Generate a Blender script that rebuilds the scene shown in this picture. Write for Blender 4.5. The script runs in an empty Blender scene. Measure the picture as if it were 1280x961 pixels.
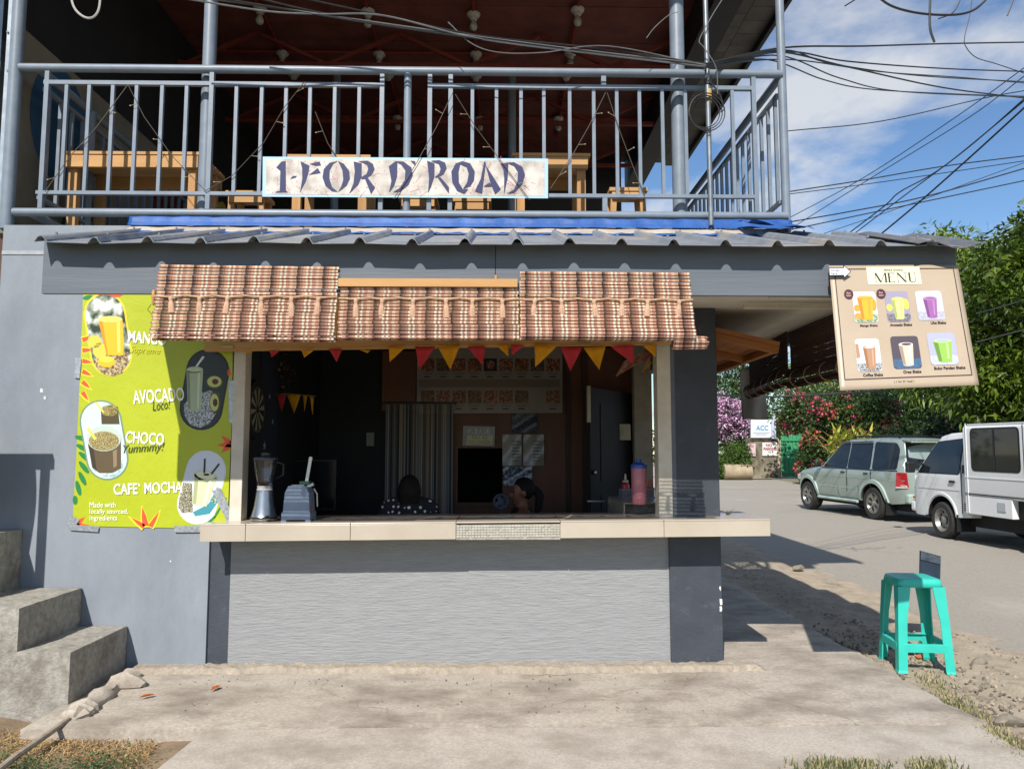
import bpy, bmesh, math, random
import numpy as np
from mathutils import Vector, Matrix, Euler, noise
from mathutils.geometry import tessellate_polygon, delaunay_2d_cdt

S = bpy.context.scene
COL = S.collection
R = math.radians
random.seed(7)
RNG = np.random.default_rng(11)

# ---------------------------------------------------------------- camera
FPX = 950.0
CAM_Z = 1.5
PITCH = math.atan((565 - 480.5) / FPX)
YAW = -math.atan((640 - 623) / FPX)
cam_d = bpy.data.cameras.new('camera')
cam_d.sensor_fit = 'HORIZONTAL'
cam_d.sensor_width = 36.0
cam_d.lens = 36.0 * FPX / 1280.0
cam_d.clip_end = 3000
cam_d.clip_start = 0.05
cam = bpy.data.objects.new('camera', cam_d)
COL.objects.link(cam)
cam.location = (0, 0, CAM_Z)
cam.rotation_euler = (R(90) + PITCH, 0, YAW)
S.camera = cam

# ---------------------------------------------------------------- sun, sky, exposure
SUN_A, SUN_B = 0.31, 1.02            # metres east / north a shadow moves per metre of drop
sun_dir = Vector((SUN_A, SUN_B, -1)).normalized()
sun_d = bpy.data.lights.new('sun', 'SUN')
sun_d.energy = 5.0
sun_d.angle = R(0.5)
sun_d.color = (1.0, 0.945, 0.87)
sun = bpy.data.objects.new('sun', sun_d)
COL.objects.link(sun)
sun.location = (-6, -20, 20)
sun.rotation_euler = sun_dir.to_track_quat('-Z', 'Y').to_euler()

W = bpy.data.worlds.new('World')
S.world = W
W.use_nodes = True
wt = W.node_tree
wn, wl = wt.nodes, wt.links
bg = wn['Background']
sky = wn.new('ShaderNodeTexSky')
sky.sky_type = 'NISHITA'
sky.sun_disc = False
sky.sun_elevation = math.asin(-sun_dir.z)
sky.sun_rotation = math.atan2(-SUN_A, -SUN_B)
sky.air_density = 1.0
sky.dust_density = 0.15
sky.ozone_density = 4.0
tc = wn.new('ShaderNodeTexCoord')
sep = wn.new('ShaderNodeSeparateXYZ')
wl.new(tc.outputs['Generated'], sep.inputs[0])
mx = wn.new('ShaderNodeMath'); mx.operation = 'MAXIMUM'; mx.inputs[1].default_value = 0.0
wl.new(sep.outputs['Z'], mx.inputs[0])
ad = wn.new('ShaderNodeMath'); ad.operation = 'ADD'; ad.inputs[1].default_value = 0.22
wl.new(mx.outputs[0], ad.inputs[0])
dx = wn.new('ShaderNodeMath'); dx.operation = 'DIVIDE'
dy = wn.new('ShaderNodeMath'); dy.operation = 'DIVIDE'
wl.new(sep.outputs['X'], dx.inputs[0]); wl.new(ad.outputs[0], dx.inputs[1])
wl.new(sep.outputs['Y'], dy.inputs[0]); wl.new(ad.outputs[0], dy.inputs[1])
cmb = wn.new('ShaderNodeCombineXYZ')
wl.new(dx.outputs[0], cmb.inputs[0]); wl.new(dy.outputs[0], cmb.inputs[1])
nz = wn.new('ShaderNodeTexNoise')
nz.inputs['Scale'].default_value = 2.4
nz.inputs['Detail'].default_value = 9
nz.inputs['Roughness'].default_value = 0.56
nz.inputs['Distortion'].default_value = 0.25
wl.new(cmb.outputs[0], nz.inputs['Vector'])
rmp = wn.new('ShaderNodeValToRGB')
rmp.color_ramp.elements[0].position = 0.455
rmp.color_ramp.elements[0].color = (0, 0, 0, 1)
rmp.color_ramp.elements[1].position = 0.63
rmp.color_ramp.elements[1].color = (0.85, 0.85, 0.85, 1)
wl.new(nz.outputs['Fac'], rmp.inputs[0])
mixc = wn.new('ShaderNodeMixRGB')
mixc.inputs[2].default_value = (12.0, 12.3, 12.7, 1)
wl.new(rmp.outputs[0], mixc.inputs[0])
hs = wn.new('ShaderNodeHueSaturation'); hs.inputs['Saturation'].default_value = 1.08; hs.inputs['Value'].default_value = 2.25
wl.new(sky.outputs[0], hs.inputs['Color'])
wl.new(hs.outputs[0], mixc.inputs[1])
wl.new(mixc.outputs[0], bg.inputs[0])
bg.inputs[1].default_value = 0.052

S.view_settings.view_transform = 'Standard'
S.view_settings.look = 'None'
S.view_settings.gamma = 1
S.view_settings.exposure = 0.30
S.view_settings.use_curve_mapping = False
S.cycles.use_denoising = True
S.cycles.max_bounces = 8
S.cycles.transparent_max_bounces = 12
S.cycles.caustics_reflective = False
S.cycles.caustics_refractive = False

# ---------------------------------------------------------------- measuring helpers
CAM_R = cam.rotation_euler.to_matrix()
def ray(px, py):
    return CAM_R @ Vector(((px - 640) / FPX, (480.5 - py) / FPX, -1))
def P(px, py, y):                     # point of a sight line on the plane Y = y
    r = ray(px, py)
    return Vector((0, 0, CAM_Z)) + r * (y / r.y)
def PX(px, py, x):                    # ... on the plane X = x
    r = ray(px, py)
    return Vector((0, 0, CAM_Z)) + r * (x / r.x)
def G(px, py, z=0.0):                 # ... on the level Z = z
    r = ray(px, py)
    return Vector((0, 0, CAM_Z)) + r * ((z - CAM_Z) / r.z)

# ---------------------------------------------------------------- materials
MATS = {}
def hexc(h):
    c = [int(h[i:i + 2], 16) / 255 for i in (0, 2, 4)]
    return tuple(x / 12.92 if x <= .04045 else ((x + .055) / 1.055) ** 2.4 for x in c)
def M(name, col=(.5, .5, .5), col2=None, scale=6, rough=.6, metal=0, bump=0, bscale=40, spec=.5,
      stretch=(1, 1, 1), contrast=(.35, .65), trans=0, alpha=1, sub=0, coat=0, rand=0, island=0, col3=None, s3=1.2, sheen=0, c3=(.55, .75), crack=None, speck=None):
    if name in MATS:
        return MATS[name]
    m = bpy.data.materials.new(name)
    MATS[name] = m
    m.use_nodes = True
    nt = m.node_tree; N, L = nt.nodes, nt.links
    b = N['Principled BSDF']
    b.inputs['Roughness'].default_value = rough
    b.inputs['Metallic'].default_value = metal
    b.inputs['Specular IOR Level'].default_value = spec
    if trans: b.inputs['Transmission Weight'].default_value = trans
    if alpha < 1: b.inputs['Alpha'].default_value = alpha
    if coat: b.inputs['Coat Weight'].default_value = coat
    b.inputs['Base Color'].default_value = (*col, 1)
    t = N.new('ShaderNodeTexCoord'); mp = N.new('ShaderNodeMapping')
    mp.inputs['Scale'].default_value = stretch
    L.new(t.outputs['Object'], mp.inputs[0])
    out = None
    if col2 is not None:
        n = N.new('ShaderNodeTexNoise'); n.inputs['Scale'].default_value = scale
        n.inputs['Detail'].default_value = 8; n.inputs['Roughness'].default_value = .62
        L.new(mp.outputs[0], n.inputs['Vector'])
        r = N.new('ShaderNodeValToRGB')
        r.color_ramp.elements[0].position = contrast[0]; r.color_ramp.elements[0].color = (*col, 1)
        r.color_ramp.elements[1].position = contrast[1]; r.color_ramp.elements[1].color = (*col2, 1)
        L.new(n.outputs['Fac'], r.inputs[0]); out = r.outputs[0]
    if col3 is not None:
        n = N.new('ShaderNodeTexNoise'); n.inputs['Scale'].default_value = s3
        n.inputs['Detail'].default_value = 10; n.inputs['Roughness'].default_value = .68
        L.new(mp.outputs[0], n.inputs['Vector'])
        r = N.new('ShaderNodeValToRGB')
        r.color_ramp.elements[0].position = c3[0]; r.color_ramp.elements[0].color = (0, 0, 0, 1)
        r.color_ramp.elements[1].position = c3[1]; r.color_ramp.elements[1].color = (1, 1, 1, 1)
        L.new(n.outputs['Fac'], r.inputs[0])
        x = N.new('ShaderNodeMixRGB'); x.inputs[2].default_value = (*col3, 1)
        L.new(r.outputs[0], x.inputs[0])
        if out: L.new(out, x.inputs[1])
        else: x.inputs[1].default_value = (*col, 1)
        out = x.outputs[0]
    if speck is not None:
        sc_, cc, th = speck
        n = N.new('ShaderNodeTexVoronoi'); n.inputs['Scale'].default_value = sc_
        L.new(mp.outputs[0], n.inputs['Vector'])
        n2 = N.new('ShaderNodeTexNoise'); n2.inputs['Scale'].default_value = sc_ * .22; n2.inputs['Detail'].default_value = 6
        L.new(mp.outputs[0], n2.inputs['Vector'])
        su = N.new('ShaderNodeMath'); su.operation = 'SUBTRACT'; L.new(n2.outputs['Fac'], su.inputs[0]); L.new(n.outputs['Distance'], su.inputs[1])
        r = N.new('ShaderNodeValToRGB'); r.color_ramp.elements[0].position = th; r.color_ramp.elements[0].color = (0, 0, 0, 1)
        r.color_ramp.elements[1].position = th + .08; r.color_ramp.elements[1].color = (.45, .45, .45, 1)
        L.new(su.outputs[0], r.inputs[0])
        x = N.new('ShaderNodeMixRGB'); x.inputs[2].default_value = (*cc, 1); L.new(r.outputs[0], x.inputs[0])
        if out: L.new(out, x.inputs[1])
        else: x.inputs[1].default_value = (*col, 1)
        out = x.outputs[0]
    if crack is not None:
        sc_, wd, cc = crack
        ns = N.new('ShaderNodeTexNoise'); ns.inputs['Scale'].default_value = sc_ * 2.5; ns.inputs['Detail'].default_value = 7
        L.new(mp.outputs[0], ns.inputs['Vector'])
        va = N.new('ShaderNodeVectorMath'); va.operation = 'MULTIPLY_ADD'; va.inputs[1].default_value = (.35 / sc_,) * 3
        L.new(ns.outputs['Color'], va.inputs[0]); L.new(mp.outputs[0], va.inputs[2])
        vo = N.new('ShaderNodeTexVoronoi'); vo.feature = 'DISTANCE_TO_EDGE'; vo.inputs['Scale'].default_value = sc_
        L.new(va.outputs[0], vo.inputs['Vector'])
        r = N.new('ShaderNodeValToRGB'); r.color_ramp.elements[0].position = 0; r.color_ramp.elements[0].color = (.5, .5, .5, 1)
        r.color_ramp.elements[1].position = wd; r.color_ramp.elements[1].color = (0, 0, 0, 1)
        L.new(vo.outputs['Distance'], r.inputs[0])
        x = N.new('ShaderNodeMixRGB'); x.inputs[2].default_value = (*cc, 1); L.new(r.outputs[0], x.inputs[0])
        if out: L.new(out, x.inputs[1])
        else: x.inputs[1].default_value = (*col, 1)
        out = x.outputs[0]
    if rand or island:
        h = N.new('ShaderNodeHueSaturation')
        if rand:
            src = N.new('ShaderNodeObjectInfo').outputs['Random']; amt = rand
        else:
            src = N.new('ShaderNodeNewGeometry').outputs['Random Per Island']; amt = island
        mr = N.new('ShaderNodeMapRange')
        mr.inputs['To Min'].default_value = 1 - amt; mr.inputs['To Max'].default_value = 1 + amt
        L.new(src, mr.inputs['Value']); L.new(mr.outputs[0], h.inputs['Value'])
        if out: L.new(out, h.inputs['Color'])
        else: h.inputs['Color'].default_value = (*col, 1)
        out = h.outputs[0]
    if out: L.new(out, b.inputs['Base Color'])
    if bump:
        n = N.new('ShaderNodeTexNoise'); n.inputs['Scale'].default_value = bscale
        n.inputs['Detail'].default_value = 8; n.inputs['Roughness'].default_value = .65
        L.new(mp.outputs[0], n.inputs['Vector'])
        bp = N.new('ShaderNodeBump'); bp.inputs['Strength'].default_value = 1.0; bp.inputs['Distance'].default_value = bump
        L.new(n.outputs['Fac'], bp.inputs['Height']); L.new(bp.outputs[0], b.inputs['Normal'])
    if sub:
        tr = N.new('ShaderNodeBsdfTranslucent'); ms = N.new('ShaderNodeMixShader'); ms.inputs[0].default_value = sub
        if out: L.new(out, tr.inputs['Color'])
        else: tr.inputs['Color'].default_value = (*col, 1)
        L.new(b.outputs[0], ms.inputs[1]); L.new(tr.outputs[0], ms.inputs[2])
        L.new(ms.outputs[0], N['Material Output'].inputs['Surface'])
    return m
def flat(h, rough=.6, **k):
    return M('print_' + h + str(rough), hexc(h), rough=rough, **k)

# ---------------------------------------------------------------- mesh helpers
ORG = {}
def org(o):
    return ORG.get(o.name, Vector((0, 0, 0))) if o else Vector((0, 0, 0))
def link_mesh(name, me, parent=None, loc=None):
    o = bpy.data.objects.new(name, me)
    COL.objects.link(o)
    if parent is not None:
        o.parent = parent
        ORG[o.name] = org(parent)
    if loc is not None: o.location = loc
    return o
class MB:
    def __init__(s): s.v = []; s.f = []
    def add(s, vs, fs):
        k = len(s.v); s.v += [tuple(x) for x in vs]; s.f += [tuple(i + k for i in f) for f in fs]; return s
    def box(s, c, d, rot=None):
        c = Vector(c); h = Vector(d) / 2
        vs = [Vector((x * h.x, y * h.y, z * h.z)) for x in (-1, 1) for y in (-1, 1) for z in (-1, 1)]
        if rot is not None: vs = [rot @ v for v in vs]
        return s.add([c + v for v in vs], [(0, 1, 3, 2), (4, 6, 7, 5), (0, 4, 5, 1), (2, 3, 7, 6), (0, 2, 6, 4), (1, 5, 7, 3)])
    def bx(s, x0, x1, y0, y1, z0, z1):
        return s.box(((x0 + x1) / 2, (y0 + y1) / 2, (z0 + z1) / 2), (abs(x1 - x0), abs(y1 - y0), abs(z1 - z0)))
    def beam(s, p0, p1, w, h, up=(0, 0, 1)):
        p0 = Vector(p0); p1 = Vector(p1); d = (p1 - p0); l = d.length; d.normalize()
        u = Vector(up); sd = d.cross(u)
        if sd.length < 1e-4: sd = d.cross(Vector((1, 0, 0)))
        sd.normalize(); u = sd.cross(d)
        m = Matrix((d, sd, u)).transposed()
        return s.box((p0 + p1) / 2, (l, w, h), m)
    def cyl(s, p0, p1, r0, r1=None, n=12, caps=True):
        if r1 is None: r1 = r0
        p0 = Vector(p0); p1 = Vector(p1); d = (p1 - p0).normalized()
        a = d.cross(Vector((0, 0, 1)) if abs(d.z) < .95 else Vector((1, 0, 0))).normalized(); b = d.cross(a)
        k = len(s.v)
        for p, r in ((p0, r0), (p1, r1)):
            for i in range(n):
                t = 2 * math.pi * i / n
                s.v.append(tuple(p + a * (math.cos(t) * r) + b * (math.sin(t) * r)))
        for i in range(n):
            j = (i + 1) % n
            s.f.append((k + i, k + j, k + n + j, k + n + i))
        if caps:
            s.f.append(tuple(k + i for i in range(n))[::-1]); s.f.append(tuple(k + n + i for i in range(n)))
        return s
    def tube(s, pts, r, n=6):
        pts = [Vector(p) for p in pts]; k = len(s.v); rr = r if isinstance(r, (list, tuple)) else [r] * len(pts)
        pa = None
        for i, p in enumerate(pts):
            d = (pts[min(i + 1, len(pts) - 1)] - pts[max(i - 1, 0)]).normalized()
            if pa is None: a = d.cross(Vector((0, 0, 1)) if abs(d.z) < .95 else Vector((1, 0, 0))).normalized()
            else:
                a = (pa - d * pa.dot(d)).normalized()
            pa = a; b = d.cross(a)
            for q in range(n):
                t = 2 * math.pi * q / n
                s.v.append(tuple(p + a * (math.cos(t) * rr[i]) + b * (math.sin(t) * rr[i])))
        for i in range(len(pts) - 1):
            for q in range(n):
                j = (q + 1) % n
                s.f.append((k + i * n + q, k + i * n + j, k + (i + 1) * n + j, k + (i + 1) * n + q))
        s.f.append(tuple(k + q for q in range(n))[::-1]); e = k + (len(pts) - 1) * n; s.f.append(tuple(e + q for q in range(n)))
        return s
    def lathe(s, prof, c=(0, 0, 0), n=24, axis='z', sx=1, sy=1):
        k = len(s.v); c = Vector(c)
        for (r, z) in prof:
            for i in range(n):
                t = 2 * math.pi * i / n
                a, b = r * math.cos(t) * sx, r * math.sin(t) * sy
                v = (a, b, z) if axis == 'z' else ((a, z, b) if axis == 'y' else (z, a, b))
                s.v.append(tuple(c + Vector(v)))
        for j in range(len(prof) - 1):
            for i in range(n):
                q = (i + 1) % n
                s.f.append((k + j * n + i, k + j * n + q, k + (j + 1) * n + q, k + (j + 1) * n + i))
        s.f.append(tuple(k + i for i in range(n))[::-1]); e = k + (len(prof) - 1) * n; s.f.append(tuple(e + i for i in range(n)))
        return s
    def flat(s, pts):                 # filled planar polygon in 3-D
        pts = [Vector(p) for p in pts]
        tr = tessellate_polygon([pts])
        return s.add(pts, tr)
    def prism(s, pts, off):           # polygon extruded by vector off
        pts = [Vector(p) for p in pts]; off = Vector(off); n = len(pts)
        tr = tessellate_polygon([pts]); k = len(s.v)
        s.v += [tuple(p) for p in pts] + [tuple(p + off) for p in pts]
        s.f += [tuple(i + k for i in t) for t in tr] + [tuple(i + k + n for i in t)[::-1] for t in tr]
        s.f += [(k + i, k + (i + 1) % n, k + n + (i + 1) % n, k + n + i) for i in range(n)]
        return s
    def mesh(s, name, mat=None, o=Vector((0, 0, 0)), smooth=False, fix=True, angle=40):
        me = bpy.data.meshes.new(name)
        me.from_pydata([(x - o.x, y - o.y, z - o.z) for x, y, z in s.v], [], s.f)
        if fix:
            bm = bmesh.new(); bm.from_mesh(me)
            bmesh.ops.recalc_face_normals(bm, faces=bm.faces); bm.to_mesh(me); bm.free()
        if smooth:
            me.shade_smooth(); me.set_sharp_from_angle(angle=R(angle))
        if mat: me.materials.append(mat)
        return me
    def build(s, name, mat, parent=None, smooth=False, bevel=0, fix=True, angle=40, segs=2):
        o = link_mesh(name, s.mesh(name, mat, org(parent), smooth, fix, angle), parent)
        if bevel:
            b = o.modifiers.new('bevel', 'BEVEL'); b.width = bevel; b.segments = segs; b.limit_method = 'ANGLE'; b.angle_limit = R(40)
        return o
def tag(o, label, cat, group=None):
    o['label'] = label; o['category'] = cat
    if group: o['group'] = group
    return o
def thing(name, label, cat, loc, rotz=0, group=None, local=False):
    o = bpy.data.objects.new(name, None); COL.objects.link(o)
    o.empty_display_size = .1
    o.location = loc; o.rotation_euler = (0, 0, rotz)
    ORG[o.name] = Vector((0, 0, 0)) if local else Vector(loc)
    return tag(o, label, cat, group)
def struct(o):
    o['kind'] = 'structure'; return o
def stuff(o):
    o['kind'] = 'stuff'; return o
def copy_tree(o, parent=None):
    c = o.copy(); COL.objects.link(c)
    if parent is not None: c.parent = parent
    for ch in list(o.children): copy_tree(ch, c)
    return c
def grid_mesh(fn, nu, nv):
    vs = [fn(i / nu, j / nv) for j in range(nv + 1) for i in range(nu + 1)]
    fs = [(j * (nu + 1) + i, j * (nu + 1) + i + 1, (j + 1) * (nu + 1) + i + 1, (j + 1) * (nu + 1) + i) for j in range(nv) for i in range(nu)]
    return vs, fs
def text2d(s, bold=0.0, shear=0.0, space=1.0):      # -> verts scaled to height 1 cap, faces, width
    cu = bpy.data.curves.new('t', 'FONT'); cu.body = s; cu.size = 1; cu.offset = bold; cu.shear = shear; cu.space_character = space
    cu.resolution_u = 3
    o = bpy.data.objects.new('t', cu); COL.objects.link(o)
    dg = bpy.context.evaluated_depsgraph_get()
    me = o.evaluated_get(dg).to_mesh()
    vs = [(v.co.x, v.co.y) for v in me.vertices]; fs = [tuple(p.vertices) for p in me.polygons]
    o.evaluated_get(dg).to_mesh_clear()
    bpy.data.objects.remove(o); bpy.data.curves.remove(cu)
    return vs, fs
def put_text(mb, s, fn, x0, y0, x1, y1, rot=0, **k):   # fit text into box of the mapping fn(x, y)
    vs, fs = text2d(s, **k)
    if not vs: return
    a = min(v[0] for v in vs); b = max(v[0] for v in vs); c = min(v[1] for v in vs); d = max(v[1] for v in vs)
    cx, cy = (x0 + x1) / 2, (y0 + y1) / 2; ct, st = math.cos(R(rot)), math.sin(R(rot))
    out = []
    for v in vs:
        x = x0 + (v[0] - a) / (b - a) * (x1 - x0) - cx; y = y0 + (v[1] - c) / (d - c) * (y1 - y0) - cy
        out.append(fn(cx + x * ct - y * st, cy + x * st + y * ct))
    mb.add(out, fs)
def capsule(cx, cy, w, h, rot=0, n=12, fr=1.0):
    r = w / 2; pts = []
    for i in range(n + 1): t = math.pi * i / n; pts.append((r * math.cos(t), (h / 2 - r) + r * math.sin(t)))
    for i in range(n + 1): t = math.pi + math.pi * i / n; pts.append((r * math.cos(t), -(h / 2 - r) + r * math.sin(t)))
    c, s = math.cos(R(rot)), math.sin(R(rot))
    return [(cx + (x * c - y * s) * fr, cy + (x * s + y * c) * fr) for x, y in pts]
def rrect(x0, y0, x1, y1, r, n=5):
    pts = []
    for (cx, cy, a) in ((x1 - r, y1 - r, 0), (x0 + r, y1 - r, 90), (x0 + r, y0 + r, 180), (x1 - r, y0 + r, 270)):
        for i in range(n + 1): t = R(a + 90 * i / n); pts.append((cx + r * math.cos(t), cy + r * math.sin(t)))
    return pts
def ell(cx, cy, rx, ry, n=18, rot=0):
    c, s = math.cos(R(rot)), math.sin(R(rot))
    return [(cx + rx * math.cos(t) * c - ry * math.sin(t) * s, cy + rx * math.cos(t) * s + ry * math.sin(t) * c) for t in [2 * math.pi * i / n for i in range(n)]]

# ================================================================ SETTING: ground, road, pavement
YW = 5.47                                   # face of the shop wall
m_conc = M('pavement_concrete', hexc('b7aea1'), hexc('9d9386'), scale=48, rough=.92, bump=.004, bscale=110, col3=hexc('80766a'), s3=2.3, c3=(.43, .66), stretch=(.85, 1.2, 1), speck=(120, hexc('857b6d'), .3), crack=(.55, .004, hexc('6d6355')))
m_conc2 = M('slab_concrete', hexc('bcb3a7'), hexc('a49b8e'), scale=60, rough=.92, bump=.004, bscale=140, col3=hexc('8e8477'), s3=2.8, c3=(.43, .7), speck=(130, hexc('8d8375'), .32))
m_foot = M('footing_mortar', hexc('a89d8d'), hexc('93897a'), scale=30, rough=.95, bump=.010, bscale=45, col3=hexc('8d8274'), s3=3, c3=(.45, .7), crack=(2.5, .010, hexc('6d6254')))
m_dirt = M('shoulder_dirt', hexc('b0a28e'), hexc('9a8d79'), scale=6, rough=.95, bump=.012, bscale=60, col3=hexc('7f7261'), s3=5, c3=(.54, .7), speck=(45, hexc('7d7263'), .22))
m_road = M('worn_road', hexc('9c968b'), hexc('8d877d'), scale=40, rough=.92, bump=.005, bscale=160, col3=hexc('aaa397'), s3=.35, stretch=(1, .6, 1), speck=(60, hexc('7d776d'), .24))
m_soil = M('dry_soil', hexc('8d7a62'), hexc('75644f'), scale=6, rough=.95, bump=.01, bscale=40)
m_grnd = M('far_ground', hexc('7a7460'), hexc('6a6a4c'), scale=.3, rough=.95)

def gnd(x, y):                              # gentle unevenness
    return .006 * math.sin(x * 2.1 + y * .7) + .005 * math.sin(y * 3.3 - x * 1.3)
v, f = grid_mesh(lambda u, w: (-300 + 600 * u, -120 + 720 * w, -.16), 8, 8)
struct(MB().add(v, f).build('ground', m_grnd))
# road leading away beside the shop, rising a little
def road_z(x, y): return -.05 + max(0, y - 8) * .0085
v, f = grid_mesh(lambda u, w: (3.75 + .06 * max(0, w * 88 - 20) + .03 * math.sin(w * 150) * (u < .01) + u * (7.6 + 0.9 * w), -8 + w * 88, road_z(0, -8 + w * 88) - .03 * abs(u - .5) ** 2 + (.012 * math.sin(w * 61) if u < .02 else 0)), 24, 120)
struct(MB().add(v, f).build('road', m_road, smooth=True))
# far cross pavement in front of the gate
v, f = grid_mesh(lambda u, w: (8 + 22 * u, 36.5 + 5 * w, road_z(0, 37) + .035 + .02 * w), 4, 4)
struct(MB().add(v, f).build('far_pavement', M('far_pavement_concrete', hexc('a9a294'), hexc('97907f'), scale=2, rough=.9)))
# dirt shoulder between pavement and road
def shoulder(u, w):
    x = 2.66 + 2.9 * u; y = -4 + 40 * w
    return (x + .06 * math.sin(y * 3.1) * (u > .5), y, -.045 + .012 * math.sin(x * 9 + y * 4) * math.sin(y * 5.3) + .016 * min(1, (x - 2.66)) - .06 * max(0, x - 3.7) + max(0, y - 8) * .0085)
v, f = grid_mesh(shoulder, 50, 400)
struct(MB().add(v, f).build('dirt_shoulder', m_dirt, smooth=True))
# soil at lower left
v, f = grid_mesh(lambda u, w: (-5.5 + 4.2 * u, 2.0 + 2.75 * w, -.085 + .02 * math.sin(u * 21) * math.sin(w * 17) + .012 * math.sin(u * 50 + w * 9)), 60, 50)
struct(MB().add(v, f).build('soil_patch', m_soil, smooth=True))
# upper pavement (next to the wall)
def slab(name, x0, x1, y0, y1, z, th, mat, edge=.012, left=None):
    nu, nv = 90, 60
    def fn(u, w):
        y = y0 + (y1 - y0) * w
        a = left(y) if left else x0
        b = x1 + .018 * math.sin(y * 4.7) + .012 * math.sin(y * 13.1) + .012 * math.sin(y * 29)
        x = a + (b - a) * u
        ed = min(u * (x1 - x0), (1 - u) * (x1 - x0), w * (y1 - y0))
        return (x, y + (.01 * math.sin(x * 7) + .008 * math.sin(x * 23)) * (1 - w) ** 8, z + gnd(x, y) * .6 - max(0, edge - ed) * .9)
    vs, fs = grid_mesh(fn, nu, nv)
    k = len(vs)
    rim = [i for i in range(nu + 1)] + [j * (nu + 1) + nu for j in range(1, nv + 1)]
    rim = [j * (nu + 1) for j in range(nv, 0, -1)] + rim
    vs = vs + [(vs[i][0], vs[i][1], vs[i][2] - th) for i in rim]
    fs = fs + [(rim[i], rim[i + 1], k + i + 1, k + i) for i in range(len(rim) - 1)]
    return struct(MB().add(vs, fs).build(name, mat, smooth=True, angle=50))
slab('pavement', -2.62, 2.72, 4.36, 9.5, 0.0, .15, m_conc)
slab('pavement_apron', -1.66, 2.70, 1.5, 4.35, -.016, .15, m_conc2, left=lambda y: -1.62 - (4.35 - y) * .06 if y > 3.6 else -1.665)
# rough mortar footing along the wall
def foot(u, w):
    x = -2.5 + 4.36 * u
    d = .15 + .05 * noise.noise((x * 1.7, 0, 3)) + .035 * noise.noise((x * 6, 0, 7)) + .02 * noise.noise((x * 19, 0, 1))
    y = YW + .02 - d * w * 1.05
    n = .010 * noise.noise((x * 9, y * 14, 0)) + .006 * noise.noise((x * 28, y * 34, 5)) + .004 * noise.noise((x * 70, y * 70, 9))
    top = .036 + .008 * noise.noise((x * 2.2, 0, 0))
    z = top + n if w < .8 else (top + n) * (1 - (w - .8) / .2) ** .6 - .004 * (w > .98)
    if u > .985: z *= (1 - u) / .015
    return (x, y, z)
v, f = grid_mesh(foot, 520, 20)
struct(MB().add(v, f).build('mortar_footing', m_foot, smooth=True, angle=60))

# ================================================================ SHOP BUILDING
shop = thing('shop_building', 'two-storey grey corner eatery with a serving counter below and a railed balcony above', 'building', (0, YW, 0))
m_wall = M('blue_grey_paint', hexc('878e96'), hexc('7d858e'), scale=3, rough=.7, bump=.004, bscale=22, col3=hexc('6f767f'), s3=1.6, c3=(.46, .8), stretch=(1, 1, .45))
m_ridge = M('combed_grey_plaster', hexc('909293'), hexc('868889'), scale=14, rough=.72, bump=.008, bscale=26, stretch=(.45, 1, 3.2), col3=hexc('858788'), s3=2.2, c3=(.48, .8))
m_dark = M('slate_paint', hexc('3c424b'), hexc('343a42'), scale=5, rough=.62, bump=.003, bscale=30, col3=hexc('545b65'), s3=9, c3=(.58, .8))
m_grey = M('grey_gloss_paint', hexc('78838f'), hexc('6c7783'), scale=8, rough=.42, bump=.0006, bscale=30)
m_fasc = M('fascia_paint', hexc('60676f'), hexc('575e67'), scale=4, rough=.6, bump=.002, bscale=20, stretch=(.2, 1, 3))
m_cream = M('cream_wood_paint', hexc('cfc8ba'), hexc('bfb6a4'), scale=7, rough=.65, bump=.001, bscale=30, col3=hexc('8e7c62'), s3=9, c3=(.68, .76))
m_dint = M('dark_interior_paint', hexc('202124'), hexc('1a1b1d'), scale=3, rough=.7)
m_soff = M('soffit_board', hexc('c6c1b6'), hexc('b5ae9f'), scale=2, rough=.8)
m_ply = M('brown_plywood', hexc('7c4a34'), hexc('68402c'), scale=4, rough=.55, stretch=(1, 1, .12), bump=.0006, bscale=60)
m_lum = M('raw_lumber', hexc('c0955f'), hexc('ab7f4d'), scale=7, rough=.7, stretch=(.15, 1, 1), rand=.12, bump=.0008, bscale=50)
m_lumv = M('raw_lumber_upright', hexc('bd925c'), hexc('a3784a'), scale=7, rough=.7, stretch=(1, 1, .15), rand=.12)

XL, XA, XB, XC, XD = -3.60, -2.035, -1.885, 1.215, 1.585
MB().bx(XL, XA, YW, YW + .16, -.1, 3.10).build('front_wall', m_wall, shop)
MB().bx(XA, XB, YW + .02, YW + .18, -.1, .95).build('wall_strip', m_dark, shop)
MB().bx(XB, XC, YW + .012, YW + .16, -.1, .94).build('counter_panel', m_ridge, shop)
MB().bx(XC, XD, YW - .012, YW + .34, -.1, 2.62).build('pillar', m_dark, shop, bevel=.006)
MB().bx(XA + .001, XC, YW + .03, YW + .15, 2.30, 3.09).bx(XC, 2.12, YW + .03, YW + .15, 2.64, 3.09).build('lintel_wall', m_wall, shop)
MB().bx(XA, -1.872, YW + .01, YW + .16, .95, 2.31).build('opening_return', m_wall, shop)
# thin scratched edge band near the top left of the wall
jz = P(25, 316, YW).z
MB().bx(XL + .001, P(120, 316, YW).x, YW - .006, YW, jz - .014, jz + .014).build('wall_joint', M('joint_filler', hexc('a3a7ab'), hexc('8f949b'), scale=20, rough=.9), shop)

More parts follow.
